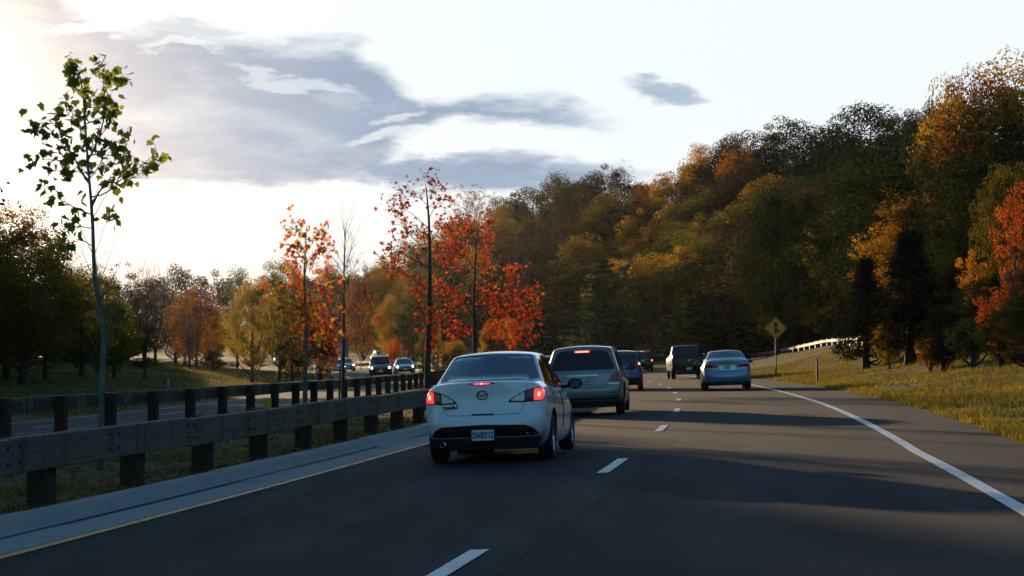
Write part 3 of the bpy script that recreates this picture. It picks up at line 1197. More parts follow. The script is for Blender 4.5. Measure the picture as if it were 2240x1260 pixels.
for k_, p_ in P.items():
    if p_.crown:
        n_ = len(p_.crown.vertices) * 3
        co = np.empty(n_, dtype=np.float32)
        p_.crown.vertices.foreach_get('co', co)
        co = co.reshape(-1, 3)
        p_.H = float(max(p_.H, np.percentile(co[:, 2], 99.7)))
        p_.W = float(np.percentile(co[:, 0], 98.5) - np.percentile(co[:, 0], 1.5))

TR = random.Random(77)


def plant(kind, mat, x, y, h, w=None, label='', group=None, name=None, bark=None, cat='tree', z=None, rz=None, sink=0.0):
    p = P[kind]
    if name is None:
        name = {'pineA': 'pine_tree', 'pineB': 'pine_tree', 'cedar': 'cedar_tree', 'cedarB': 'cedar_tree', 'vase': 'bare_tree', 'vaseB': 'bare_tree',
                'wispy': 'bare_tree', 'bush': 'bush', 'bushB': 'bush', 'bareshrub': 'bare_bush'}.get(kind, 'tree')
    if cat == 'tree' and 'bush' in name:
        cat = 'bush'
    g = gz(x, y) if z is None else z
    sz = h / p.H
    sx = (w / p.W) if w else sz
    o = thing(name, label, cat, (x, y, g - sink), (0, 0, TR.uniform(0, 6.28) if rz is None else rz), group)
    o.scale = (sx, sx, sz)
    t = link('trunk', p.trunk, o)
    if bark:
        t.material_slots[0].link = 'OBJECT'
        t.material_slots[0].material = M[bark]
    if p.crown:
        c = link('crown', p.crown, o)
        c.material_slots[0].link = 'OBJECT'
        c.material_slots[0].material = LEAF[mat]
    return o


def solve(px, py, h, zlo, zhi):
    """distance at which a tree of height h on the ground shows its top at (px, py)"""
    best = None
    for y in np.arange(zlo, zhi, 2.0):
        x = (px - 1120) / FPX * y
        o = x - float(D(y))
        d = float(F(y)) - x
        if -6.5 < o < 7.5 or -1.0 < d < 9.9:
            continue
        hh = EYE + (HZ - py) / FPX * y - gz(x, y)
        e = abs(hh - h)
        if best is None or e < best[0]:
            best = (e, y, hh)
    if best is None:
        print('no place for', px, py)
        return solve(px, py, h, 330, 470)
    return best[1], best[2]


def plant_px(kind, mat, px, py, h, zr, wpx, label, group=None, **kw):
    y, hh = solve(px, py, h, *zr)
    hh = max(hh, h * .45)
    return plant(kind, mat, (px - 1120) / FPX * y, y, hh, wpx / FPX * y, label, group, **kw)


HILL = [
    # right-hand edge, nearest trees
    ('nearA', 'gold', 2250, 85, 17, (70, 130), 330, 'tallest olive gold tree at the right edge of the frame, top of the hill line'),
    ('nearB', 'gold', 2110, 222, 15, (85, 140), 330, 'wide rounded olive gold tree glowing on its left flank, above the dark cedars'),
    ('nearB', 'amber', 2010, 400, 12, (80, 130), 260, 'golden yellow tree behind the two dark cedars on the bank'),
    ('nearA', 'rust', 2140, 122, 16, (120, 190), 190, 'rusty topped tree at the crest just left of the tallest one'),
    ('oakB', 'gold', 2075, 155, 15, (130, 210), 150, 'golden brown tree standing out at the crest above the wide olive tree'),
    ('tall', 'dark', 2035, 178, 15, (150, 230), 70, 'small dark green crown poking above the crest'),
    ('nearA', 'ygreen', 1880, 425, 12, (95, 160), 200, 'yellow green tree with sunlit top left of the golden one'),
    ('nearB', 'ygreen', 1815, 560, 9, (95, 170), 160, 'lower yellow green tree leaning out beside the merge sign'),
    ('nearA', 'olive', 2240, 330, 12, (60, 95), 180, 'olive tree hanging over the right edge above the orange vine leaves'),
    ('loose', 'flame', 2222, 380, 8.5, (60, 80), 90, 'slender flame orange tree at the right edge'),
    ('loose', 'flame', 2188, 610, 6, (64, 84), 100, 'bright red orange sapling crown in front of the dark wood'),
    ('loose', 'orange', 2130, 535, 8, (72, 100), 75, 'thin orange tree between the cedars and the flame coloured one'),
    ('nearA', 'dark', 2050, 640, 6, (88, 110), 190, 'low dark tree filling the shade behind the cedars'),
    ('nearB', 'dark', 2195, 600, 7, (78, 100), 200, 'dark leafy tree filling the shade behind the orange sapling'),
    ('nearB', 'dark', 2260, 640, 6, (60, 68), 160, 'dark low tree cut by the right edge of the frame'),
    ('cedarB', 'cedar', 2062, 665, 3.5, (74, 80), 100, 'dark ragged thicket right of the tallest cedar'),
    ('bush', 'dark', 2128, 690, 2.6, (70, 76), 110, 'dark thicket under the thin orange tree'),
    ('nearB', 'dark', 2195, 672, 3.4, (66, 71), 130, 'dark thicket below the orange sapling crown'),
    ('bushB', 'brown', 2245, 720, 2.0, (61, 66), 90, 'brown thicket in the shade at the right edge of the frame'),
    ('cedarB', 'cedar', 2165, 640, 4, (76, 84), 110, 'dark cedar thicket behind the orange sapling'),
    ('bush', 'rust', 2035, 735, 1.6, (76, 84), 60, 'low rusty bush between the cedar trunks'),
    ('nearB', 'gold', 1945, 690, 4.0, (88, 100), 70, 'dull gold low tree behind the two cedar trunks'),
    ('nearA', 'dark', 1850, 620, 9, (165, 200), 190, 'dark low tree behind the left cedar and the steel guardrail'),
    ('cedar', 'cedar', 1895, 560, 7, (78, 100), 105, 'dark cedar on the bank, the left one of two with a bare lower trunk'),
    ('cedar', 'cedar', 1992, 500, 8.5, (66, 90), 150, 'tallest dark cedar standing on the bank'),
    ('cedarB', 'cedar', 1940, 620, 5.5, (72, 100), 95, 'short dark cedar squeezed between the two taller ones'),
    ('cedarB', 'cedar', 2070, 580, 7, (66, 95), 110, 'dark cedar right of the tallest one'),
    ('nearA', 'dark', 2150, 480, 10, (75, 110), 150, 'dark green tree in the shade behind the orange ones'),
    ('nearB', 'brown', 2240, 560, 8, (60, 85), 120, 'brown shaded tree filling the lower right edge'),
    # dark oaks at the crest
    ('oakA', 'dark', 1905, 203, 17, (170, 330), 190, 'broad dark oak at the crest with sky showing through its top'),
    ('oakC', 'dark', 1985, 225, 15, (160, 320), 130, 'dark crest oak next to the broad one'),
    ('oakB', 'dark', 1820, 262, 16, (190, 350), 140, 'dark oak in the dip of the crest'),
    ('oakA', 'dark', 1740, 240, 17, (200, 370), 150, 'high dark oak left of the dip in the crest'),
    ('oakC', 'olive', 1665, 262, 16, (210, 380), 140, 'olive crest oak with a ragged top'),
    ('oakB', 'olive', 1600, 285, 16, (220, 380), 120, 'olive oak where the crest starts to fall'),
    ('oakA', 'amber', 1548, 298, 16, (230, 400), 110, 'gold edged oak at the shoulder of the hill'),
    ('oakC', 'rust', 1625, 300, 14, (160, 300), 110, 'orange brown tree lit in front of the shoulder oaks'),
    ('oakB', 'dark', 1700, 390, 15, (150, 260), 170, 'large dark tree in the shaded hollow'),
    ('oakA', 'dark', 1830, 350, 15, (140, 240), 190, 'dark leafy tree below the broad crest oak'),
    ('oakC', 'dark', 1760, 480, 13, (130, 220), 170, 'dark tree low in the shaded hollow'),
    ('oakB', 'dark', 1690, 560, 11, (130, 200), 150, 'dark tree behind the merge sign'),
    # golden ridge in the middle
    ('oakC', 'gold', 1490, 352, 15, (200, 380), 130, 'gold brown tree high on the middle ridge'),
    ('oakA', 'rust', 1440, 375, 14, (200, 380), 110, 'rust brown tree just left of the gold one on the middle ridge'),
    ('oakA', 'gold', 1500, 430, 13, (170, 300), 150, 'gold olive tree on the face of the middle ridge'),
    ('oakC', 'amber', 1410, 450, 13, (180, 320), 110, 'gold tree at the lit left edge of the middle ridge'),
    ('oakB', 'olive', 1550, 400, 14, (170, 300), 130, 'olive tree right of centre on the middle ridge'),
    ('oakA', 'ygreen', 1600, 450, 12, (190, 300), 110, 'yellow green tree glowing against the dark hollow'),
    ('oakC', 'olive', 1520, 520, 12, (190, 300), 140, 'olive tree below the middle ridge'),
    ('oakB', 'rust', 1610, 560, 9, (215, 300), 80, 'dull red tree in the shade above the pickup'),
    ('oakA', 'orange', 1448, 487, 11, (235, 330), 150, 'orange red maple standing out in the centre of the hillside'),
    ('oakB', 'yellow', 1370, 535, 10, (235, 330), 90, 'bright yellow tree left of the orange red maple'),
    ('oakC', 'gold', 1345, 590, 8, (230, 300), 70, 'small golden tree under the bright yellow one'),
    # left shoulder of the hill
    ('oakC', 'brown', 1335, 352, 15, (260, 480), 110, 'russet tree with thin bare tips at the hill line'),
    ('oakA', 'dark', 1280, 372, 15, (260, 480), 100, 'dark tree right beside the russet one at the hill line'),
    ('oakB', 'olive', 1222, 370, 16, (260, 480), 100, 'round olive tree at the left shoulder of the hill'),
    ('oakA', 'dark', 1165, 398, 15, (260, 480), 110, 'dark green tree stepping down the left shoulder'),
    ('oakC', 'olive', 1110, 415, 15, (260, 480), 90, 'olive tree at the end of the left shoulder'),
    ('wispy', 'rust', 1030, 395, 14, (250, 480), 110, 'thin rust coloured tree with sky between its branches'),
    ('vaseB', 'rust', 1345, 345, 15, (240, 450), 80, 'bare twiggy top beside the russet tree'),
    ('vase', 'rust', 1090, 400, 13, (260, 480), 60, 'bare tree at the left shoulder of the hill'),
    ('oakB', 'dark', 1350, 440, 14, (220, 360), 120, 'dark tree in the fold left of the middle ridge'),
    ('oakA', 'dark', 1290, 470, 14, (220, 360), 130, 'dark tree deep in the fold below the left shoulder'),
    ('oakC', 'brown', 1200, 460, 14, (220, 360), 150, 'brownish shaded tree on the left shoulder'),
    ('vaseB', 'brown', 1215, 470, 13, (200, 320), 150, 'grey bare tree against the left shoulder'),
    ('vase', 'brown', 1140, 480, 12, (200, 320), 120, 'grey bare tree left of its neighbour on the shoulder'),
    ('oakA', 'brown', 1120, 500, 12, (220, 340), 130, 'dull brown tree behind the red maples'),
    ('oakB', 'olive', 1010, 470, 13, (240, 400), 120, 'olive tree behind the red maples'),
    ('oakC', 'gold', 950, 480, 13, (260, 420), 110, 'gold green tree behind the tall red maple'),
    ('oakA', 'olive', 895, 515, 12, (260, 420), 100, 'olive tree left of the tall red maple'),
    ('oakB', 'gold', 845, 548, 11, (260, 420), 90, 'golden tree sloping down behind the silver sedan'),
    ('oakC', 'rust', 795, 572, 10, (260, 420), 80, 'reddish brown tree low behind the oncoming cars'),
    ('oakA', 'olive', 905, 615, 9, (230, 300), 90, 'mid green tree behind the curve sign'),
    ('oakB', 'gold', 855, 640, 8, (230, 300), 70, 'golden tree behind the curve sign'),
    ('wispy', 'brown', 760, 560, 10, (260, 380), 110, 'thin brown tree behind the bare sapling'),
    ('oakB', 'brown', 720, 575, 10, (280, 420), 80, 'brown tree far behind the green and red maple'),
    ('oakC', 'dark', 1060, 600, 10, (230, 300), 110, 'dark tree behind the trunk of the second red maple'),
    ('oakA', 'dark', 980, 640, 8, (230, 300), 100, 'dark tree between the two red maple trunks'),
]
PINES = [
    ('pineB', 'pine', 1375, 590, 11, (175, 245), 175, 'large layered pine beyond the cars, centre of the three'),
    ('pineA', 'pine', 1320, 570, 12, (200, 270), 90, 'tall narrow pine with a pale sunlit leader'),
    ('pineB', 'pine', 1240, 640, 9, (190, 260), 130, 'wide pine behind the silver minivan'),
    ('pineA', 'pine', 1190, 680, 7, (190, 260), 80, 'small pine left of the minivan roof'),
    ('pineB', 'pine', 1530, 645, 8, (140, 200), 125, 'pine with drooping pale tips behind the pickup'),
    ('pineA', 'pine', 1450, 600, 10, (180, 250), 120, 'dark pine behind and left of the pickup'),
    ('pineB', 'pine', 1600, 620, 9, (150, 220), 120, 'dark pine behind the pale blue sedan'),
    ('pineA', 'pine', 1660, 640, 8, (150, 220), 100, 'dark pine left of the merge sign'),
    ('pineB', 'pine', 1735, 640, 8, (150, 220), 130, 'dark pine right behind the merge sign'),
    ('pineA', 'pine', 1810, 660, 7, (150, 200), 100, 'dark pine behind the steel guardrail'),
    ('pineA', 'pine', 1150, 700, 6, (190, 260), 80, 'short pine behind the white sedan roof'),
]
LEFT = [  # leftmost trees get paler leaf palettes that imitate the sun's glare
    ('nearA', 'gold', 15, 425, 10, (98, 112), 250, 'big olive gold tree at the left edge with the sun behind it'),
    ('nearB', 'ygreen', 100, 490, 9, (100, 113), 170, 'green tree stepping down from the left edge'),
    ('nearA', 'gold', 50, 560, 9, (88, 104), 240, 'leafy olive gold tree low at the left edge'),
    ('nearB', 'ygreen', 180, 560, 8.5, (100, 125), 190, 'green tree whose short trunk stands in the grass'),
    ('nearB', 'ygreen', 250, 640, 5.5, (105, 130), 120, 'small yellow green tree behind the plane sapling'),
    ('vase', 'rust', 318, 500, 9.5, (128, 142), 190, 'bare vase shaped tree fanning up against the bright sky'),
    ('vaseB', 'brown', 210, 545, 8.5, (130, 170), 170, 'bare brown tree left of the vase shaped one'),
    ('oakA', 'dark', 385, 565, 14, (220, 330), 110, 'round dark tree on the skyline right of the vase shaped one'),
    ('oakC', 'brown', 455, 580, 13, (240, 360), 110, 'brown tree on the low skyline'),
    ('oakB', 'olive', 520, 578, 13, (240, 380), 90, 'olive tree on the low skyline near the yellow tree'),
    ('oakC', 'orange', 430, 620, 7.5, (165, 215), 105, 'orange tree lit from behind near the wire fence'),
    ('oakB', 'rust', 405, 650, 7, (160, 215), 100, 'rust red tree just left of the orange one'),
    ('oakB', 'rust', 465, 690, 5, (165, 215), 60, 'small red leaved tree at the right foot of the orange one'),
    ('vaseB', 'brown', 415, 640, 7, (140, 180), 110, 'thin dark tree leaning in front of the orange one'),
    ('oakC', 'dark', 280, 590, 12, (200, 300), 140, 'dark tree behind the bare vase shaped one'),
    ('oakA', 'brown', 200, 590, 12, (180, 280), 150, 'brown tree mass behind the plane sapling'),
    ('oakB', 'brown', 340, 600, 11, (200, 300), 120, 'brown tree low behind the bare one'),
    # clump of trees on the verge beyond the oncoming road
    ('nearB', 'yellow', 552, 588, 7.0, (140, 180), 125, 'bright yellow green tree at the bend of the oncoming road'),
    ('nearA', 'ygreen', 612, 552, 8.5, (150, 190), 110, 'taller dark green and gold tree behind the bright yellow one'),
    ('oakC', 'yellow', 628, 650, 5.5, (150, 190), 60, 'small yellow tree under the taller gold one'),
    ('oakB', 'rust', 770, 600, 8.0, (370, 460), 90, 'red brown tree behind the bare sapling'),
    ('bush', 'red', 640, 745, 2.6, (150, 185), 70, 'dark red shrub on the verge in front of the far traffic'),
    ('bush', 'red', 700, 690, 4.4, (150, 215), 75, 'red shrub under the green and red maple'),
    ('bushB', 'rust', 728, 700, 4.2, (155, 215), 55, 'rust shrub beside the green exit sign'),
    ('nearB', 'gold', 665, 640, 5.5, (150, 180), 80, 'gold tree standing behind the green and red maple'),
]


def skyline(px):
    return np.interp(px, [-400, -100, 20, 110, 180, 300, 385, 480, 540, 600, 700, 790, 870, 960, 1040, 1110, 1220, 1330, 1400, 1500, 1545, 1600, 1730, 1830, 1900, 2000, 2080, 2200, 2600],
                     [250, 330, 440, 500, 560, 590, 572, 582, 590, 570, 585, 585, 545, 490, 470, 425, 385, 368, 385, 365, 310, 300, 258, 275, 225, 225, 185, 140, 60])


LANDMARKS = [('the merge sign', 1697, 718), ('the black pickup', 1503, 775), ('the pale blue sedan', 1595, 790), ('the white sedan roof', 1075, 760),
             ('the pewter minivan roof', 1290, 745), ('the left dark cedar', 1895, 650), ('the tallest dark cedar', 1992, 600), ('the flame orange sapling', 2200, 500),
             ('the tallest red oak sapling', 938, 470), ('the spreading red oak sapling', 1060, 600), ('the orange red hillside maple', 1448, 540),
             ('the broad dark crest oak', 1905, 240), ('the russet tree at the hill line', 1335, 380), ('the trunk of the plane sapling', 220, 700),
             ('the bare vase shaped tree', 318, 620), ('the sweetgum sapling', 668, 600), ('the curve sign', 790, 759), ('the golden tree above the cedars', 2010, 450),
             ('the gold brown middle ridge', 1490, 400), ('the high dark crest oak', 1740, 270), ('the tallest right edge tree', 2240, 200),
             ('the glowing yellow green tree', 1600, 480), ('the layered pine beyond the cars', 1375, 660), ('the bright roadside tree', 560, 650),
             ('the orange tree by the wire fence', 430, 680), ('the big left edge tree', 20, 500), ('the round left shoulder tree', 1222, 400),
             ('the bare sapling', 752, 620), ('the dark tree of the shaded hollow', 1700, 440), ('the low yellow green tree', 1815, 620)]
COLW = {'dark': 'dark green', 'olive': 'olive', 'brown': 'brown leaved', 'gold': 'dull gold'}
USED = set()


def fill_label(m_, px, py, tail):
    ls = sorted(LANDMARKS, key=lambda l: math.hypot(l[1] - px, l[2] - py))
    for l in ls[:12]:
        dx, dy = px - l[1], py - l[2]
        r = math.hypot(dx, dy)
        how = 'just ' if r < 70 else ('' if r < 150 else 'well ')
        a = math.degrees(math.atan2(-dy, dx)) % 360
        w_ = ['right of', 'above and right of', 'above', 'above and left of', 'left of', 'below and left of', 'below', 'below and right of'][int(((a + 22.5) % 360) // 45)]
        s = f"{COLW[m_]} wood tree {how}{w_} {l[0]}"
        if len(s.split()) > 13:
            continue
        if s not in USED:
            USED.add(s)
            return s
        s2 = s.replace(' wood tree', ' tree, half hidden,')
        if s2 not in USED:
            USED.add(s2)
            return s2
    return f"{COLW[m_]} tree {tail}"


def build_woods():
    solid = []
    for row in HILL + PINES + LEFT:
        k, m_, px, py, h, zr, w_, lab = row
        if m_ == 'pine':
            w_ = w_ * 1.3
            py -= 12
        o = plant_px(k, m_, px, py, h, zr, w_, lab)
        p = P[k]
        if p.crown and k not in ('wispy', 'vaseB', 'loose'):
            solid.append((o.location.x, o.location.y, o.location.z + p.H * o.scale.z * .55, p.W * o.scale.x * .46, p.H * o.scale.z * .44))
    rng = random.Random(5)
    plan = []
    kinds = ['oakA', 'oakB', 'oakC', 'tall']
    y = 92.0
    while y < 560:
        step = 8.5 if y < 250 else 13
        o = 19.0 + rng.random() * 3
        while o < 105:
            yy = y + rng.uniform(-.4, .4) * step
            x = float(D(yy)) + o + rng.uniform(-2, 2)
            px = 1120 + x / yy * FPX
            o += step * rng.uniform(.8, 1.15)
            if px > 2330 or px < 640:
                continue
            h = rng.uniform(11, 16) * min(1, .6 + (x - float(D(yy))) / 60)
            g = gz(x, yy)
            lim = float(skyline(px)) + 14
            if HZ - (g + h - EYE) / yy * FPX < lim:
                h = EYE + (HZ - lim) / FPX * yy - g
                if h < 5:
                    continue
            if g > 24 and yy > 420:
                continue
            m_ = rng.choices(['dark', 'olive', 'brown', 'gold'], [4, 3, 2, 2.2])[0]
            plan.append((rng.choice(kinds), m_, x, yy, h, h * rng.uniform(.6, .85), 'in the hillside wood', 'trees that fill the hillside wood', g))
        y += step
    y = 118.0
    while y < 520:
        step = 9 if y < 260 else 14
        d = (38 if y > 150 else 31) + rng.random() * 4
        while d < 115:
            yy = y + rng.uniform(-.4, .4) * step
            x = float(F(yy)) - d
            px = 1120 + x / yy * FPX
            d += step * rng.uniform(.85, 1.2)
            if px < -520 or px > 760 or (px < -30 and d > 80):
                continue
            g = gz(x, yy)
            h = rng.uniform(9, 13)
            lim = float(skyline(px)) + 12
            if HZ - (g + h - EYE) / yy * FPX < lim:
                h = EYE + (HZ - lim) / FPX * yy - g
                if h < 4:
                    continue
            m_ = rng.choices(['dark', 'olive', 'brown', 'gold'], [3, 3, 3, 1])[0]
            plan.append((rng.choice(kinds), m_, x, yy, h, h * rng.uniform(.65, .9), 'in the wood on the left', 'trees of the wood on the left', g))
        y += step
    for p in plan:
        solid.append((p[2], p[3], p[8] + p[4] * .55, p[5] * .46, p[4] * .44))
    S = np.array(solid)
    nS = len(solid) - len(plan)
    cam_ = np.array([0, 0, EYE])
    kept = 0
    for i, p in enumerate(plan):
        cx, cy_, cz, rx, rz = solid[nS + i]
        vis = 0
        for a, b in ((0, .85), (0, .4), (0, -.3), (.7, .3), (-.7, .3), (.5, .75), (-.5, .75), (.85, -.2), (-.85, -.2), (.4, -.6), (-.4, -.6)):
            q = np.array([cx + a * rx, cy_, cz + b * rz])
            if not -10 < 1120 + q[0] / q[1] * FPX < 2250:
                continue
            d = q - cam_
            sc = np.stack([S[:, 3], S[:, 3], S[:, 4]], 1)
            oc = (cam_ - S[:, :3]) / sc
            dd = d / sc
            A_ = (dd * dd).sum(1)
            B_ = (oc * dd).sum(1)
            C_ = (oc * oc).sum(1) - .8
            disc = B_ * B_ - A_ * C_
            t1 = (-B_ - np.sqrt(np.maximum(disc, 0))) / A_
            hit = (disc > 0) & (t1 < .985) & (t1 > 0)
            hit[nS + i] = False
            if not hit.any():
                vis += 1
        off_left = 1120 + cx / cy_ * FPX < -30
        if vis == 0 and not off_left:
            continue
        px, py = 1120 + cx / cy_ * FPX, HZ - (cz - EYE) / cy_ * FPX
        plant(*p[:6], 'wood tree past the left edge of the frame' if off_left else fill_label(p[1], px, py, p[6]), p[7])
        kept += 1
    # undergrowth along the foot of the left wood
    y = 116.0
    k = 0
    while y < 300:
        d = 30.5 + rng.uniform(0, 5)
        x = float(F(y)) - d
        px = 1120 + x / y * FPX
        if -60 < px < 620:
            h = rng.uniform(3.0, 5.2)
            m_ = rng.choice(['dark', 'brown', 'olive'])
            lab = f"{COLW[m_]} {['low', 'tall', 'ragged', 'round', 'spreading'][k % 5]} thicket bush"
            l = sorted(LANDMARKS, key=lambda l: abs(l[1] - px) + (400 if l[2] < 480 else 0))[k % 2]
            s = f"{lab} at the foot of the left wood, {'left' if px < l[1] else 'right'} of {l[0]}"
            s = f"{lab} {'left' if px < l[1] else 'right'} of {l[0]}"
            q_ = 2
            while s in USED:
                l = sorted(LANDMARKS, key=lambda l: abs(l[1] - px) + (400 if l[2] < 480 else 0))[q_]
                s = f"{lab} {'left' if px < l[1] else 'right'} of {l[0]}"
                q_ += 1
            USED.add(s)
            plant(rng.choice(['bush', 'bushB']), m_, x, y, h, h * rng.uniform(1.2, 1.7), s, 'bushes at the foot of the left wood')
            k += 1
        y += 3.6 if y < 200 else 6
    # a row past the left edge of the frame: the shade on the near road comes from it
    for i, yy in enumerate(np.arange(34, 138, 6.5)):
        for j, dd in enumerate((13.5, 21, 30, 38, 46)):
            x = float(F(yy)) - dd - rng.uniform(-1.5, 1.5)
            y2 = yy + rng.uniform(-2, 2)
            px = 1120 + x / y2 * FPX
            wmax = (-px - 60) / FPX * y2 * 2 / 1.12
            if wmax < 3.5:
                continue
            m_ = rng.choice(['dark', 'olive', 'brown'])
            plant(rng.choice(['nearA', 'nearB', 'oakA']), m_, x, y2, rng.uniform(11, 13), min(wmax, rng.uniform(8, 10)), {'dark': 'dark roadside tree past the left edge of the frame', 'olive': 'olive roadside tree past the left edge of the frame', 'brown': 'brown roadside tree past the left edge of the frame'}[m_], 'roadside trees left of the oncoming road')
    print('fill trees', kept, 'of', len(plan))


build_woods()
# ------------------------------------------------------------------ air
def build_haze():
    m, w, out = new_mat('haze')
    pv = w.new('ShaderNodeVolumePrincipled')
    pv.inputs['Color'].default_value = (0.95, 0.95, 0.95, 1)
    pv.inputs['Density'].default_value = 0.000036
    pv.inputs['Anisotropy'].default_value = 0.92
    w.l.new(pv.outputs[0], out.inputs['Volume'])
    b = MB().box((0, 420, 30), (1600, 1000, 76))
    o = b.build('haze', m)
    o['kind'] = 'stuff'


build_haze()
# ------------------------------------------------------------------ vehicles
def paint(name, col, metal=0.0, rough=0.32, coat=.8, grime=.6):
    m, w, out = new_mat(name)
    b = w.new('ShaderNodeBsdfPrincipled')
    tc = w.new('ShaderNodeTexCoord')
    P_ = tc.outputs['Object']
    n = w.noise(P_, 3.0, 5, 0.6)
    sep = w.new('ShaderNodeSeparateXYZ')
    w.put(sep.inputs[0], P_)
    low = w.smooth(sep.outputs[2], 0.75, 0.15)
    dirt = w.math('MULTIPLY', low, w.lin(n, .3, .7, .25, .75))
    c = w.mix(w.math('MULTIPLY', dirt, grime), col, (.10, .085, .07))
    c = w.mix(w.smooth(w.noise(P_, 18, 4, .7), .55, .8, 0, .10 if grime > .3 else .02), c, (.12, .11, .10))
    w.put(b.inputs['Base Color'], c)
    b.inputs['Metallic'].default_value = metal
    w.put(b.inputs['Roughness'], w.math('ADD', rough, w.math('MULTIPLY', dirt, .35)))
    b.inputs['Specular IOR Level'].default_value = .5 if grime > .3 else .2
    b.inputs['Coat Weight'].default_value = coat
    w.put(b.inputs['Coat Roughness'], w.math('ADD', .05, w.math('MULTIPLY', dirt, .5)))
    w.l.new(b.outputs[0], out.inputs[0])
    return m


def glass_mat(name, tint, solid=True):
    m, w, out = new_mat(name)
    b = w.new('ShaderNodeBsdfPrincipled')
    tc = w.new('ShaderNodeTexCoord')
    n = w.noise(tc.outputs['Object'], 5, 4, .6)
    if solid:
        w.put(b.inputs['Base Color'], w.mix(n, tuple(k * .7 for k in tint), tint))
        w.put(b.inputs['Roughness'], w.lin(n, .3, .7, .03, .08))
        b.inputs['Specular IOR Level'].default_value = .6
        w.l.new(b.outputs[0], out.inputs[0])
    else:
        tr = w.new('ShaderNodeBsdfTransparent')
        tr.inputs[0].default_value = tuple(tint) + (1,)
        gl = w.new('ShaderNodeBsdfGlossy')
        w.put(gl.inputs['Roughness'], w.lin(n, .3, .7, .02, .06))
        fr = w.new('ShaderNodeFresnel')
        fr.inputs[0].default_value = 1.52
        mx = w.new('ShaderNodeMixShader')
        w.put(mx.inputs[0], w.math('ADD', w.math('MULTIPLY', fr.outputs[0], 1.4), .20, clamp=True))
        w.l.new(tr.outputs[0], mx.inputs[1])
        w.l.new(gl.outputs[0], mx.inputs[2])
        w.l.new(mx.outputs[0], out.inputs[0])
    return m


def lamp_mat(name, col, emit=0.0, ecol=None):
    m, w, out = new_mat(name)
    b = w.new('ShaderNodeBsdfPrincipled')
    tc = w.new('ShaderNodeTexCoord')
    vor = w.new('ShaderNodeTexVoronoi')
    w.put(vor.inputs['Vector'], tc.outputs['Object'])
    vor.inputs['Scale'].default_value = 28
    w.put(b.inputs['Base Color'], w.mix(w.lin(vor.outputs[0], 0, .7), tuple(k * .45 for k in col), col))
    b.inputs['Roughness'].default_value = .15
    b.inputs['Coat Weight'].default_value = .45
    b.inputs['Coat Roughness'].default_value = .03
    if emit:
        b.inputs['Emission Color'].default_value = tuple(ecol or col) + (1,)
        w.put(b.inputs['Emission Strength'], w.lin(vor.outputs[0], 0, .6, emit * 1.4, emit * .7))
    w.l.new(b.outputs[0], out.inputs[0])
    return m


M['rubber'] = pbr('tyre_rubber', (.018, .018, .019), .85, var=.3, scale=12, bump=.3, dirt=((.05, .045, .04), 4, .4))
M['alloy'] = pbr('alloy', (.50, .51, .53), .3, metal=.9, var=.1)
M['black_trim'] = pbr('black_trim', (.010, .010, .011), .7, var=.3, scale=10, spec=.2)
M['underbody'] = pbr('underbody', (.012, .011, .010), .9, var=.4, scale=6)
M['chrome'] = pbr('chrome', (.75, .76, .78), .12, metal=1.0, var=.03)
M['seat'] = pbr('seat_cloth', (.035, .037, .04), .95, var=.25, scale=10)
M['steel_dark'] = pbr('dark_steel', (.10, .09, .08), .55, metal=.8, var=.3)
M['panel_gap'] = pbr('panel_gap', (.006, .006, .007), .8)
M['glass_dark'] = glass_mat('privacy_glass', (.010, .014, .018))
M['glass_mid'] = glass_mat('window_glass_dark', (.020, .032, .036))
M['glass_clear'] = glass_mat('window_glass', (.60, .74, .72), solid=False)
M['tail_red'] = lamp_mat('tail_lens_red', (.50, .008, .010))
M['tail_dark'] = lamp_mat('tail_lens_smoke', (.20, .02, .022))
M['tail_clear'] = lamp_mat('tail_lens_clear', (.85, .85, .87))
M['tail_lit'] = lamp_mat('tail_lens_lit', (.7, .02, .02), 1.5, (1.0, .035, .03))
M['tail_glow'] = lamp_mat('tail_lens_bright', (.9, .1, .05), 6.0, (1.0, .16, .08))
M['brake_lit'] = lamp_mat('brake_lens_lit', (.7, .02, .02), 2.6, (1.0, .05, .06))
M['head_lit'] = lamp_mat('headlamp_lit', (.9, .9, .85), 40.0, (1.0, .90, .78))
M['head_off'] = lamp_mat('headlamp_glass', (.55, .56, .58))
M['reflector'] = lamp_mat('reflector_red', (.22, .012, .014))
M['plate_white'] = pbr('plate_white', (.62, .64, .66), .5, var=.05)
M['plate_blue'] = pbr('plate_blue', (.16, .30, .42), .5, var=.08)
M['plate_yellow'] = pbr('plate_yellow', (.50, .42, .16), .5, var=.08)
M['ink'] = pbr('ink_navy', (.03, .04, .10), .6, var=.05)
M['ink_red'] = pbr('ink_red', (.45, .05, .05), .6, var=.05)
M['cream'] = pbr('cream_card', (.68, .64, .50), .7, var=.06)


def lerp(a, b, t):
    return a + (b - a) * t


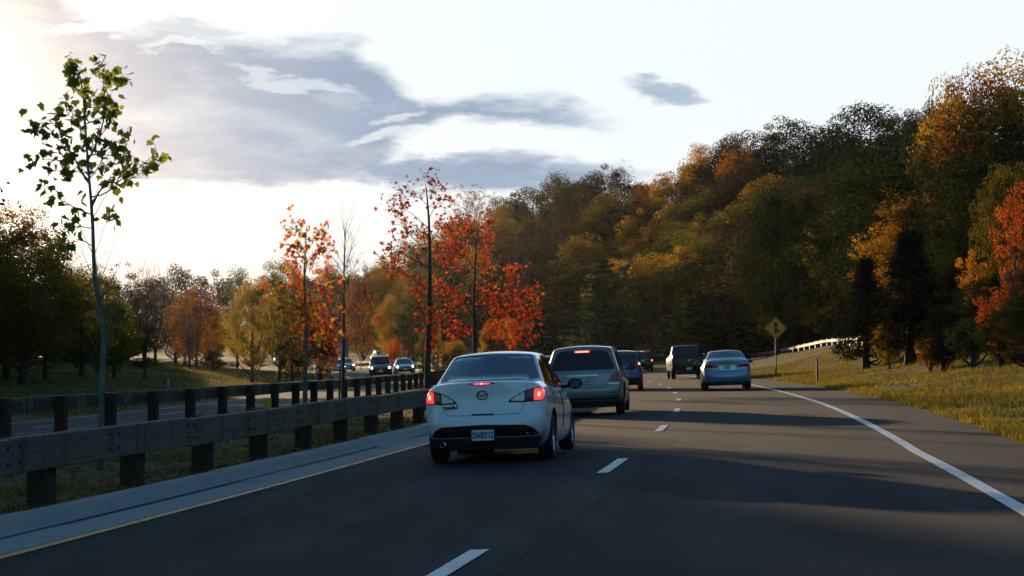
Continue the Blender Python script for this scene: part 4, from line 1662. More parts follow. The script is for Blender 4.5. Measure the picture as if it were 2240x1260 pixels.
def grid_box(nx, ny, nz, fn):
    """closed surface of a cube lattice, each lattice point moved by fn(a in -1..1, b in 0..1, c in 0..1)"""
    idx = {}
    V = []
    Fs = []

    def vid(i, j, k):
        key = (i, j, k)
        if key not in idx:
            idx[key] = len(V)
            V.append(fn(2 * i / nx - 1, j / ny, k / nz))
        return idx[key]
    for i in range(nx):
        for j in range(ny):
            Fs.append((vid(i, j, 0), vid(i, j + 1, 0), vid(i + 1, j + 1, 0), vid(i + 1, j, 0)))
            Fs.append((vid(i, j, nz), vid(i + 1, j, nz), vid(i + 1, j + 1, nz), vid(i, j + 1, nz)))
    for i in range(nx):
        for k in range(nz):
            Fs.append((vid(i, 0, k), vid(i + 1, 0, k), vid(i + 1, 0, k + 1), vid(i, 0, k + 1)))
            Fs.append((vid(i, ny, k), vid(i, ny, k + 1), vid(i + 1, ny, k + 1), vid(i + 1, ny, k)))
    for j in range(ny):
        for k in range(nz):
            Fs.append((vid(0, j, k), vid(0, j, k + 1), vid(0, j + 1, k + 1), vid(0, j + 1, k)))
            Fs.append((vid(nx, j, k), vid(nx, j + 1, k), vid(nx, j + 1, k + 1), vid(nx, j, k + 1)))
    return V, Fs


def mesh_smooth(V, Fs, mats, it=2):
    me = bpy.data.meshes.new('shell')
    me.from_pydata([tuple(v) for v in V], [], Fs)
    bm = bmesh.new()
    bm.from_mesh(me)
    bmesh.ops.recalc_face_normals(bm, faces=bm.faces)
    for _ in range(it):
        bmesh.ops.smooth_vert(bm, verts=bm.verts, factor=.5, use_axis_x=True, use_axis_y=True, use_axis_z=True)
    bm.to_mesh(me)
    bm.free()
    for m in mats:
        me.materials.append(m)
    return me


def boolean(base, cutter, op):
    a = bpy.data.objects.new('a', base)
    b = bpy.data.objects.new('b', cutter)
    COL.objects.link(a)
    COL.objects.link(b)
    md = a.modifiers.new('x', 'BOOLEAN')
    md.operation = op
    md.object = b
    md.solver = 'EXACT'
    md.material_mode = 'TRANSFER'
    dg = bpy.context.evaluated_depsgraph_get()
    me = bpy.data.meshes.new_from_object(a.evaluated_get(dg))
    bpy.data.objects.remove(a)
    bpy.data.objects.remove(b)
    return me


def cylinder_mesh(x0, x1, y, z, r, mat, n=28):
    return MB().lathe([(x0, 0.0001), (x0, r), (x1, r), (x1, 0.0001)], n, 'x', (0, y, z), smooth=False).mesh('cut', mat)


def prism_mesh(poly, axis, lo, hi, mat):
    """poly in (x,z) extruded along y, or in (y,z) extruded along x"""
    b = MB()
    if axis == 'y':
        b.prism(poly, (0, lo, 0), (1, 0, 0), (0, 0, 1), (0, hi - lo, 0))
    else:
        b.prism(poly, (lo, 0, 0), (0, 1, 0), (0, 0, 1), (hi - lo, 0, 0))
    return b.mesh('cut', mat)


def auto_smooth(me, deg=32):
    me.polygons.foreach_set('use_smooth', [True] * len(me.polygons))
    try:
        me.set_sharp_from_angle(angle=math.radians(deg))
    except Exception:
        pass


def inset_poly(poly, d):
    """move each corner inward by d (poly counter-clockwise or not)"""
    n = len(poly)
    area = sum(poly[i][0] * poly[(i + 1) % n][1] - poly[(i + 1) % n][0] * poly[i][1] for i in range(n))
    sg = 1 if area > 0 else -1
    out = []
    for i in range(n):
        p0, p1, p2 = Vector(poly[i - 1]), Vector(poly[i]), Vector(poly[(i + 1) % n])
        e1 = (p1 - p0).normalized()
        e2 = (p2 - p1).normalized()
        n1 = Vector((-e1.y, e1.x)) * sg
        n2 = Vector((-e2.y, e2.x)) * sg
        m_ = (n1 + n2)
        if m_.length < 1e-4:
            m_ = n1
        m_.normalize()
        k = d / max(.4, m_.dot(n1))
        out.append(tuple(p1 + m_ * k))
    return out


def round_poly(poly, r=.05, n=4):
    """cut corners with small arcs"""
    out = []
    L = len(poly)
    for i in range(L):
        p0, p1, p2 = Vector(poly[i - 1]), Vector(poly[i]), Vector(poly[(i + 1) % L])
        d1 = min(r, (p0 - p1).length * .45)
        d2 = min(r, (p2 - p1).length * .45)
        a = p1 + (p0 - p1).normalized() * d1
        b = p1 + (p2 - p1).normalized() * d2
        for k in range(n + 1):
            t = k / n
            q = a * (1 - t) ** 2 + p1 * 2 * t * (1 - t) + b * t * t
            out.append((q.x, q.y))
    return out


def panel_mesh(name, bvh, poly, side, off, mat, depth=.012, grid=.06):
    """a sheet cut to poly and laid onto the body. side: rear, front, left, right, top"""
    # dense boundary + interior points
    pts = []
    L = len(poly)
    for i in range(L):
        a, b = Vector(poly[i]), Vector(poly[(i + 1) % L])
        m_ = max(1, int((b - a).length / grid))
        for k in range(m_):
            pts.append(a.lerp(b, k / m_))
    nb = len(pts)
    xs = [p.x for p in pts]
    zs = [p.y for p in pts]

    def inside(x, y):
        c = False
        j = nb - 1
        for i in range(nb):
            if (pts[i].y > y) != (pts[j].y > y) and x < (pts[j].x - pts[i].x) * (y - pts[i].y) / (pts[j].y - pts[i].y) + pts[i].x:
                c = not c
            j = i
        return c
    inner = []
    x = min(xs) + grid / 2
    while x < max(xs):
        z = min(zs) + grid / 2
        while z < max(zs):
            if inside(x, z) and min((Vector((x, z)) - q).length for q in pts[:nb]) > grid * .4:
                inner.append(Vector((x, z)))
            z += grid
        x += grid
    allp = pts[:nb] + inner
    res = geometry.delaunay_2d_cdt(allp, [(i, (i + 1) % nb) for i in range(nb)], [], 1, 1e-6)
    vv, ff = res[0], res[2]
    dirs = {'rear': Vector((0, 1, 0)), 'front': Vector((0, -1, 0)), 'left': Vector((1, 0, 0)), 'right': Vector((-1, 0, 0)), 'top': Vector((0, 0, -1))}
    d = dirs[side]
    P3 = []
    last = None
    for p in vv:
        if side in ('rear', 'front'):
            o = Vector((p.x, 0, p.y)) - d * 8
        elif side == 'top':
            o = Vector((p.x, p.y, 8))
        else:
            o = Vector((0, p.x, p.y)) - d * 8
        hit = bvh.ray_cast(o, d, 16)
        if hit[0] is None:
            nr = bvh.find_nearest(o + d * 8)
            q = (o + d * (nr[0] - o).dot(d)) if last is None else Vector((o + d * ((last - o).dot(d))))
        else:
            q = hit[0]
            last = q
        P3.append(q - d * off)
    n = len(P3)
    V = P3 + [q + d * depth for q in P3]
    Fs = [tuple(f) for f in ff] + [tuple(reversed([i + n for i in f])) for f in ff]
    # skirt round the outline
    cnt = {}
    for f in ff:
        for i in range(len(f)):
            e = (f[i], f[(i + 1) % len(f)])
            cnt[e] = cnt.get(e, 0) + 1
    for (a, b) in list(cnt):
        if (b, a) not in cnt:
            Fs.append((b, a, a + n, b + n))
    mb = MB()
    mb.add(V, Fs, 0, True)
    me = mb.mesh(name, mat)
    auto_smooth(me, 40)
    return me


def interp(xs, ys, x):
    return float(np.interp(x, xs, ys))


def spl(pts):
    """smooth function through (x, y) points"""
    if len(pts) < 3:
        return lambda x: interp([p[0] for p in pts], [p[1] for p in pts], x)
    f = tab([p[0] for p in pts], [p[1] for p in pts])
    return lambda x: float(f(min(max(x, pts[0][0]), pts[-1][0])))


def car_shell(S):
    """lower body + greenhouse, joined, wheel wells cut. y=0 rear bumper, +y forward, z=0 ground"""
    L, W, H = S['L'], S['W'], S['H']
    hw = W / 2
    ztop = spl(S['deck'])          # top line of the lower body over y
    zbot = spl(S['bottom'])
    side = spl(S['side'])          # half-width factor over c (0 bottom .. 1 shoulder)
    plan = spl(S['plan'])          # half-width factor over y
    rear = spl(S['rear'])          # y of the rear face over z
    front = spl(S['front'])        # y of the front face over z
    cr, cf = S.get('corner_r', .18), S.get('corner_f', .30)

    def fn(a, b, c):
        y0 = b * L
        zb, zt = zbot(y0), ztop(y0)
        z = lerp(zb, zt, c)
        yr = rear(z) + cr * abs(a) ** 5 + .05 * abs(a) ** 2
        yf = front(z) - cf * abs(a) ** 3.2 - .10 * abs(a) ** 2
        y = lerp(yr, yf, b)
        w_ = hw * side(c) * plan(y)
        x = a * w_
        z = z + S.get('crown', .04) * (1 - a * a) * c ** 4
        return (x, y, z)
    me = mesh_smooth(*grid_box(18, 60, 12, fn), [S['paint'], M['black_trim']], 2)
    g = S['green']
    if g:
        zb0 = g['base']
        wf = spl(g['width'])       # half width factor at roof level over y
        roof = spl(g['roof'])
        ra, rb = g['rear']         # y of the rear edge at belt, at roof
        fa, fb = g['front']
        bw = g['belt']             # half width at the belt

        def fg(a, b, c):
            cc = c
            curve = math.sin(cc * math.pi / 2) * .35 + cc * .65
            yr = lerp(ra, rb, cc) + g.get('rbow', .10) * a * a - g.get('rbulge', .03) * math.sin(math.pi * cc)
            yf = lerp(fa, fb, cc) - g.get('fbow', .22) * a * a + .03 * math.sin(math.pi * cc)
            y = lerp(yr, yf, b)
            zr = roof(y)
            z = lerp(zb0, zr, cc) - g.get('crown', .045) * a * a * cc
            wt = hw * wf(y)
            x = a * lerp(bw * hw, wt, cc ** 1.25)
            return (x, y, z)
        gm = mesh_smooth(*grid_box(16, 34, 10, fg), [S['paint'], M['black_trim']], 2)
        me = boolean(me, gm, 'UNION')
    for extra in S.get('add', []):
        me = boolean(me, extra, 'UNION')
    for extra in S.get('cut', []):
        me = boolean(me, extra, 'DIFFERENCE')
    R = S['wr']
    for y in S['axles']:
        for s in (-1, 1):
            x0, x1 = (s * (hw - .32), s * (hw + .2)) if s > 0 else (s * (hw + .2), s * (hw - .32))
            me = boolean(me, cylinder_mesh(x0, x1, y, R + .03, R + S.get('arch', .045), M['black_trim']), 'DIFFERENCE')
    return me


def bvh_of(me):
    bm = bmesh.new()
    bm.from_mesh(me)
    b = BVHTree.FromBMesh(bm)
    bm.free()
    return b


WHEELS = {}


def wheel_meshes(R, w, rim_r, spokes=7):
    key = (R, w, rim_r, spokes)
    if key in WHEELS:
        return WHEELS[key]
    hw = w / 2
    t = MB().lathe([(-hw * .8, rim_r), (-hw, rim_r + .02), (-hw, R - .03), (-hw * .82, R - .004), (-hw * .4, R), (-.03, R), (-.025, R - .008), (.025, R - .008), (.03, R), (hw * .4, R), (hw * .82, R - .004), (hw, R - .03), (hw, rim_r + .02), (hw * .8, rim_r)], 36, 'x').mesh('tyre', M['rubber'])
    r = MB()
    r.lathe([(hw * .86, rim_r), (hw * .80, rim_r - .02), (hw * .1, rim_r - .03), (-hw * .7, rim_r - .015)], 32, 'x')
    r.lathe([(-hw * .2, 0.001), (-hw * .2, rim_r - .03)], 20, 'x', mi=1)
    for k in range(spokes):
        a = 2 * math.pi * k / spokes
        q = Matrix.Rotation(a, 3, 'X')
        r.box(q @ Vector((hw * .55, 0, rim_r * .52)), (.03, .05, rim_r * .92), q.to_4x4().to_3x3())
    r.lathe([(hw * .72, 0.001), (hw * .72, .05), (hw * .4, .07)], 16, 'x')
    rm = r.mesh('rim', [M['alloy'], M['black_trim']])
    WHEELS[key] = (t, rm)
    return WHEELS[key]


def add_wheels(root, S):
    t, rm = wheel_meshes(S['wr'], S.get('tw', .205), S['wr'] * .66, S.get('spokes', 7))
    tr = S['W'] / 2 - S.get('tw', .205) / 2 - .025
    for y in S['axles']:
        for s in (-1, 1):
            wh = link('wheel', None, root, (s * tr, y, S['wr']), (0, 0, 0 if s > 0 else math.pi))
            link('tyre', t, wh)
            link('rim', rm, wh, None, (0.4 * s, 0, 0))


def lettering(text, size, mat, parent, loc, rot, depth=.003, name='lettering', shear=0.0, bold=.0, sx=1.0):
    cu = bpy.data.curves.new('lettering', 'FONT')
    cu.body = text
    cu.size = size
    cu.extrude = depth
    cu.align_x = 'CENTER'
    cu.align_y = 'CENTER'
    cu.shear = shear
    cu.offset = bold
    cu.resolution_u = 3
    o = bpy.data.objects.new('t', cu)
    COL.objects.link(o)
    dg = bpy.context.evaluated_depsgraph_get()
    me = bpy.data.meshes.new_from_object(o.evaluated_get(dg))
    bpy.data.objects.remove(o)
    me.materials.clear()
    me.materials.append(mat)
    q = link(name, me, parent, loc, rot)
    q.scale = (sx, 1, 1)
    return q


def plate(root, x, y, z, w_, h_, mat, text='', ink=None, tilt=0.0, frame=None, facing='rear', size=None, top=None, sx=.86):
    s = 1 if facing == 'rear' else -1
    pl = MB().box((0, 0, 0), (w_, .006, h_)).build('licence_plate', mat, root, (x, y, z), (tilt, 0, 0 if s > 0 else math.pi))
    if frame:
        fm = MB()
        for (cx, cz, dx, dz) in ((0, h_ / 2 + .006, w_ + .024, .02), (0, -h_ / 2 - .006, w_ + .024, .02), (-w_ / 2 - .006, 0, .014, h_ + .03), (w_ / 2 + .006, 0, .014, h_ + .03)):
            fm.box((cx, -.002, cz), (dx, .010, dz))
        fm.build('plate_frame', frame, pl)
    if text:
        lettering(text, size or h_ * .62, ink or M['ink'], pl, (0, -.006, -.005), (math.pi / 2, 0, 0), bold=.0028, sx=sx)
    if top:
        lettering(top, h_ * .16, ink or M['ink'], pl, (0, -.006, h_ * .40), (math.pi / 2, 0, 0))
    return pl


def mirror_poly(p):
    return [(-x, z) for x, z in reversed(p)]


def panel(root, bvh, name, poly, side, off, mat, depth=.012, grid=.06, parent=None):
    return link(name, panel_mesh(name, bvh, poly, side, off, mat, depth, grid), parent or root)


def gap_line(root, bvh, pts, side, w_=.008, name='panel_gap'):
    """narrow dark seam following an open line on the body"""
    mb = MB()
    dirs = {'rear': Vector((0, 1, 0)), 'left': Vector((1, 0, 0)), 'right': Vector((-1, 0, 0)), 'front': Vector((0, -1, 0))}
    d = dirs[side]
    dense = []
    for a, b in zip(pts[:-1], pts[1:]):
        n = max(1, int(math.dist(a, b) / .05))
        dense += [tuple(Vector(a).lerp(Vector(b), k / n)) for k in range(n)]
    dense.append(pts[-1])
    P3 = []
    for p in dense:
        o = (Vector((p[0], 0, p[1])) if side in ('rear', 'front') else Vector((0, p[0], p[1]))) - d * 8
        h = bvh.ray_cast(o, d, 16)
        if h[0] is not None:
            P3.append(h[0] - d * .001)
    if len(P3) > 1:
        mb.tube(P3, w_ / 2, 5, caps=False)
        return mb.build(name, M['panel_gap'], root)


def mirrors(root, y, z, hw, mat, s_=1.0):
    for s in (-1, 1):
        b = MB()
        b.tube([(s * (hw - .08), y, z - .05), (s * (hw + .08), y + .01, z - .02)], .022, 8)
        V, Fs = grid_box(6, 4, 6, lambda a, bb, c: (s * (hw + .13) + a * .105 * s_ * (1 - .25 * (2 * c - 1) ** 2), y + (bb - .35) * .13 * (1 - .3 * a * a), z + (c - .5) * .15 * s_ * (1 - .25 * a * a)))
        b.add(V, Fs, 0, True)
        m_ = b.build('door_mirror', mat, root)
        MB().box((s * (hw + .135), y - .052, z), (.15 * s_, .004, .10 * s_)).build('mirror_glass', M['glass_mid'], m_)


def underside(root, S, low=.16):
    L, W = S['L'], S['W']
    b = MB()
    b.box((0, L / 2, low + .13), (W * .66, L * .80, .14))
    b.build('underbody', M['underbody'], root)
    ax = MB()
    ax.tube([(-W * .42, S['axles'][0], S['wr']), (-W * .2, S['axles'][0] - .05, S['wr'] - .06), (W * .2, S['axles'][0] - .05, S['wr'] - .06), (W * .42, S['axles'][0], S['wr'])], .035, 8)
    ax.build('rear_axle', M['steel_dark'], root)


def place_car(root, x, y, heading=None, extra=0.0, zf=road_z, flip=False, ref=D):
    """x, y: where the middle of the end facing us touches down"""
    sl = float(ref(y + 4) - ref(y)) / 4 + extra
    hd = -math.atan(sl)
    Lc = root['len']
    bank = math.atan(BANK) if zf is road_z else math.atan(BANKF)
    zc = float(zf(x, y))
    z1 = float(zf(x + sl * Lc, y + Lc))
    pitch = math.atan((z1 - zc) / Lc)
    if not flip:
        root.rotation_euler = (pitch, -bank, hd)
        root.location = (x, y, zc)
    else:
        root.rotation_euler = (-pitch, bank, hd + math.pi)
        root.location = (x + math.sin(-hd) * 0, y, zc)
        # origin is the rear bumper; bring the front bumper to (x, y)
        root.location = (x + sl * Lc, y + Lc, z1)
    if 'len' in root:
        del root['len']
    return root


# ---- sedan spec
def sedan_spec(L=4.58, W=1.755, H=1.52, paintm=None, wr=.316, ro=1.0, wb=2.64, deck_z=1.09, low=.22, tail_z=1.0):
    k = L / 4.58
    return dict(L=L, W=W, H=H, paint=paintm, wr=wr, axles=(ro, ro + wb),
                deck=[(0, deck_z - .01), (.30 * k, deck_z), (.7 * k, deck_z + .01), (1.6 * k, deck_z - .06), (2.9 * k, deck_z - .10), (3.5 * k, deck_z - .11), (4.2 * k, deck_z - .26), (4.58 * k, deck_z - .42)],
                bottom=[(0, low + .04), (.35, low), (1, low - .04), (L - 1, low - .04), (L - .2, low - .02), (L, low + .02)],
                side=[(0, .90), (.10, .955), (.35, .985), (.55, 1.0), (.74, .985), (.88, .945), (.96, .895), (1, .84)],
                plan=[(0, .90), (.35, .945), (.9, .985), (1.6, 1.0), (L - 1.6, 1.0), (L - .8, .975), (L, .85)],
                rear=[(.15, .10), (.28, .04), (.45, .0), (.60, .0), (.66, .04), (.70, .055), (.9, .075), (1.02, .07), (1.08, .05), (1.2, .06)],
                front=[(.15, L - .10), (.35, L - .01), (.5, L), (.62, L - .05), (.75, L - .18), (.9, L - .5), (1.1, L - .7)],
                corner_r=.20, corner_f=.42, crown=.035,
                green=dict(base=deck_z - .13, belt=.90, width=[(.5, .60), (1.3, .66), (2.2, .68), (3.0, .66), (3.6, .62)],
                           roof=[(.4, H - .13), (1.0, H - .06), (1.6, H - .01), (2.1, H), (2.6, H - .02), (3.2, H - .12)],
                           rear=(.42 * k, 1.30 * k), front=(3.62 * k, 2.72 * k), rbow=.14, rbulge=.03, fbow=.30, crown=.05))


def seats(root, S, dark='seat'):
    hw = S['W'] / 2

    def seat_block(x, y, z, w_, h_, head=True, th=.13, tilt=.2, name='seat'):
        b = MB()
        V, Fs = grid_box(6, 3, 8, lambda a, bb, c: (x + a * w_ / 2 * (1 - .18 * c ** 3), y + (bb - .5) * th + (-tilt) * c * h_, z + c * h_))
        b.add(V, Fs, 0, True)
        if head:
            V, Fs = grid_box(5, 3, 5, lambda a, bb, c: (x + a * .125 * (1 - .2 * (2 * c - 1) ** 2), y - tilt * h_ * 1.06 + (bb - .5) * .10, z + h_ + .05 + c * .19))
            b.add(V, Fs, 0, True)
            for s in (-.05, .05):
                b.tube([(x + s, y - tilt * h_, z + h_ - .02), (x + s, y - tilt * h_ * 1.05, z + h_ + .08)], .007, 6)
        b.build(name, M[dark], root)
    f = S['axles'][0]
    z0 = .50
    for x in (-.37, .37):
        seat_block(x, f + 1.32, z0, .50, .52)
    seat_block(0, f + .48, z0 + .02, 1.28, .46, head=False, tilt=.28, name='rear_bench')
    for x in (-.38, .38):
        b = MB()
        V, Fs = grid_box(5, 3, 5, lambda a, bb, c: (x + a * .12 * (1 - .2 * (2 * c - 1) ** 2), f + .33 + (bb - .5) * .09, z0 + .50 + c * .14))
        b.add(V, Fs, 0, True)
        b.build('headrest', M[dark], root)
    d = MB()
    d.box((0, f + 2.05, .88), (1.35, .35, .12))
    d.build('dashboard', M['black_trim'], root)
    sw = MB()
    c = Vector((-.37, f + 1.85, .86))
    ring = []
    q = Matrix.Rotation(math.radians(-65), 3, 'X')
    for k in range(19):
        a = 2 * math.pi * k / 18
        ring.append(c + q @ Vector((math.cos(a) * .18, math.sin(a) * .18, 0)))
    sw.tube(ring, .014, 6, caps=False)
    sw.build('steering_wheel', M['black_trim'], root)


def inner_cut(S, m_, zlo=.52, shrink=.055):
    """solid the shape of the cabin, to be hollowed out"""
    g = S['green']
    hw = S['W'] / 2
    roof = spl(g['roof'])
    wf = spl(g['width'])
    ra, rb = g['rear']
    fa, fb = g['front']

    def fg(a, b, c):
        z_ = lerp(zlo, 1.0, c)
        cc = max(0.0, (c - .5) * 2)
        yr = lerp(ra, rb, cc) + .03 + g.get('rbow', .1) * a * a
        yf = lerp(fa, fb, cc) - .03 - g.get('fbow', .22) * a * a
        y = lerp(yr, yf, b)
        z = lerp(zlo, g['base'] + .02, min(1, c * 2)) if c < .5 else lerp(g['base'] + .02, roof(y) - shrink, cc) - .045 * a * a * cc
        wt = hw * wf(y) - shrink
        x = a * (lerp(hw * g['belt'] - shrink, wt, cc ** 1.25) if c >= .5 else hw * g['belt'] - shrink)
        return (x, y, z)
    return mesh_smooth(*grid_box(8, 20, 10, fg), [m_], 1)


# ---------------------------------------------------------------- white sedan
def build_white_sedan():
    S = sedan_spec(paintm=paint('white_paint', (.80, .81, .82), 0.0, .30, 1.0))
    S['bottom'] = [(0, .335), (.25, .32), (.5, .20), (1, .18), (3.58, .18), (4.4, .20), (4.58, .24)]
    solid = car_shell(S)
    bvh = bvh_of(solid)
    root = thing('white_sedan', 'white four door sedan with glowing red tail lights, closest car ahead in the left lane', 'car')
    root['len'] = S['L']
    rear_win = round_poly([(-.70, 1.112), (.70, 1.112), (.545, 1.452), (0, 1.472), (-.545, 1.452)], .05, 3)
    side_f = round_poly([(2.14, 1.0), (3.20, .985), (3.02, 1.12), (2.62, 1.375), (2.14, 1.435)], .03, 2)
    side_r = round_poly([(1.02, 1.06), (2.09, 1.005), (2.09, 1.437), (1.62, 1.43), (1.25, 1.31)], .04, 2)
    wind = round_poly([(-.70, 1.02), (.70, 1.02), (.56, 1.43), (-.56, 1.43)], .05, 3)
    me = boolean(solid, inner_cut(S, M['seat']), 'DIFFERENCE')
    for poly, ax, lo, hi in ((rear_win, 'y', -.2, 1.45), (wind, 'y', 2.4, 4.4), (side_f, 'x', -2, 2), (side_r, 'x', -2, 2)):
        me = boolean(me, prism_mesh(poly, ax, lo, hi, M['black_trim']), 'DIFFERENCE')
    auto_smooth(me, 34)
    me.name = 'body'
    body = link('body', me, root)
    # glass
    G = M['glass_clear']
    panel(root, bvh, 'rear_window', rear_win, 'rear', -.010, G, .004)
    panel(root, bvh, 'windshield', wind, 'front', -.010, G, .004)
    for sd in ('left', 'right'):
        panel(root, bvh, 'side_window', side_f, sd, -.008, G, .004)
        panel(root, bvh, 'side_window', side_r, sd, -.008, G, .004)
        sg = 1 if sd == 'right' else -1
        gap_line(root, bvh, [(2.115, .40), (2.115, 1.38)], sd, .02, 'door_seam')
        gap_line(root, bvh, [(.98, .62), (1.12, .78), (1.08, 1.0)], sd, .012, 'door_seam')
        gap_line(root, bvh, [(3.22, .30), (3.30, .70), (3.2, .97)], sd, .012, 'door_seam')
        gap_line(root, bvh, [(1.0, 1.045), (2.0, .99), (3.2, .972)], sd, .016, 'window_trim')
        for hy in (1.32, 2.38):
            hb = MB().tube([(sg * .872, hy, .86), (sg * .895, hy + .04, .865), (sg * .895, hy + .16, .865), (sg * .868, hy + .2, .86)], .012, 6)
            hb.build('door_handle', S['paint'], root)
    # boot lid outline, crease
    gap_line(root, bvh, [(-.60, 1.14), (-.60, .98), (-.58, .88), (-.52, .70), (-.48, .664), (-.2, .655), (.2, .655), (.48, .664), (.52, .70), (.58, .88), (.60, .98), (.60, 1.14)], 'rear', .007, 'boot_lid_seam')
    gap_line(root, bvh, [(-.15, .668), (.15, .668)], 'rear', .018, 'boot_release')
    # tail lamps: black edged, clear inner wedge, red outer part, glowing core
    lens = [(.34, .822), (.58, .812), (.80, .826), (.825, .90), (.81, .965), (.765, 1.0), (.70, .998), (.60, .975), (.50, .937), (.41, .882)]
    clearp = [(.38, .838), (.562, .829), (.568, .953), (.51, .930), (.435, .886)]
    darkp = [(.580, .829), (.675, .830), (.680, .980), (.60, .963), (.583, .956)]
    redp = [(.684, .831), (.795, .838), (.815, .90), (.798, .962), (.755, .988), (.70, .986), (.689, .980)]
    core = [(.735, .875), (.765, .885), (.770, .92), (.755, .945), (.735, .94), (.728, .90)]
    for f in (lambda p: p, mirror_poly):
        tl = panel(root, bvh, 'tail_light', round_poly(f(lens), .02, 2), 'rear', .010, M['black_trim'], .03, .05)
        panel(root, bvh, 'clear_lens', round_poly(f(clearp), .015, 2), 'rear', .015, M['tail_clear'], .006, .04, tl)
        panel(root, bvh, 'smoked_lens', round_poly(f(darkp), .01, 2), 'rear', .015, M['tail_dark'], .006, .04, tl)
        panel(root, bvh, 'red_lens', round_poly(f(redp), .01, 2), 'rear', .015, M['tail_lit'], .006, .04, tl)
        panel(root, bvh, 'bulb_glow', round_poly(f(core), .015, 2), 'rear', .019, M['tail_glow'], .004, .03, tl)
    bl = panel(root, bvh, 'brake_light', [(-.19, 1.082), (-.10, 1.094), (0, 1.098), (.10, 1.094), (.19, 1.082), (.10, 1.066), (0, 1.060), (-.10, 1.066)], 'rear', .008, M['tail_red'], .012, .03)
    panel(root, bvh, 'lit_strip', [(-.12, 1.084), (0, 1.091), (.12, 1.084), (.10, 1.074), (0, 1.068), (-.10, 1.074)], 'rear', .011, M['brake_lit'], .006, .03, bl)
    panel(root, bvh, 'bulb_glow', [(-.02, 1.084), (.02, 1.084), (.02, 1.072), (-.02, 1.072)], 'rear', .014, M['tail_glow'], .004, .02, bl)
    # lower valance, reflectors, plate
    val = panel(root, bvh, 'rear_valance', round_poly([(-.765, .342), (-.735, .38), (-.67, .465), (-.57, .510), (0, .530), (.57, .510), (.67, .465), (.735, .38), (.765, .342), (.4, .342), (-.4, .342)], .02, 2), 'rear', .006, M['black_trim'], .03, .05)
    sk = MB()
    V, Fs = grid_box(14, 3, 5, lambda a, b, c: (a * .76 * (1 - .06 * (1 - c)), .03 + (1 - c) * .05 + .10 * a ** 4 + b * .30, .19 + c * .165))
    sk.add(V, Fs, 0, True)
    sk.build('lower_skirt', M['underbody'], root)
    for s in (-1, 1):
        panel(root, bvh, 'rear_reflector', sorted([(s * .37, .455), (s * .60, .445), (s * .60, .472), (s * .37, .482)], key=lambda p: math.atan2(p[1] - .465, p[0] - s * .48)), 'rear', .012, M['reflector'], .01, .04)
    plate(root, 0, -.012, .392, .305, .152, M['plate_white'], 'DAISY12', M['ink'], frame=M['black_trim'], size=.112, sx=.68)
    # emblem: winged ring
    em = MB()
    ring = [(.072 * math.cos(a), .056 * math.sin(a)) for a in np.linspace(0, 2 * math.pi, 25)]
    hit = bvh.ray_cast(Vector((0, -8, .925)), Vector((0, 1, 0)), 16)[0]
    em.tube([(p[0], hit.y - .012, .925 + p[1]) for p in ring], .0075, 6, caps=False)
    em.tube([(-.066, hit.y - .014, .945), (-.04, hit.y - .014, .938), (0, hit.y - .014, .905), (.04, hit.y - .014, .938), (.066, hit.y - .014, .945)], [.004, .008, .009, .008, .004], 6)
    em.build('emblem', M['steel_dark'], root)
    hit = bvh.ray_cast(Vector((-.42, -8, .775)), Vector((0, 1, 0)), 16)[0]
    lettering('mazda3', .068, M['steel_dark'], root, (-.44, hit.y - .012, .772), (math.pi / 2, 0, -.06), depth=.004, name='badge', shear=.15, bold=.002)
    # exhaust, wheels, mirrors, front lamps
    MB().lathe([(0, .030), (-.02, .034), (.3, .034)], 16, 'y', (-.55, .0, .275)).build('exhaust_tip', M['alloy'], root)
    mf = MB().lathe([(0, .02), (.02, .14), (.5, .14), (.52, .02)], 14, 'x', (-.45, .55, .26))
    mf.build('muffler', M['steel_dark'], root)
    add_wheels(root, S)
    mirrors(root, 3.02, 1.0, S['W'] / 2 - .03, M['black_trim'])
    for f in (lambda p: p, mirror_poly):
        panel(root, bvh, 'headlight', round_poly(f([(.48, .62), (.72, .66), (.80, .78), (.60, .72)]), .03, 2), 'front', .006, M['head_off'], .02, .05)
    underside(root, S, .17)
    seats(root, S)
    # small things hanging in the cabin: air freshener on the inside mirror
    MB().box((0, 2.85, 1.30), (.24, .03, .06)).build('inside_mirror', M['black_trim'], root)
    fr = MB()
    fr.lathe([(-.006, .0), (-.006, .045), (.006, .045), (.006, 0)], 14, 'y', (0.02, 2.80, 1.175))
    fr.lathe([(-.006, .0), (-.006, .026), (.006, .026), (.006, 0)], 12, 'y', (0.035, 2.80, 1.245))
    fr.tube([(0.02, 2.80, 1.21), (0.02, 2.82, 1.28)], .003, 5)
    fr.build('air_freshener', M['cream'], root)
    pl = MB().box((0, .66, 1.075), (1.25, .42, .02))
    pl.build('parcel_shelf', M['seat'], root)
    return root


place_car(build_white_sedan(), -.374, 27.35)


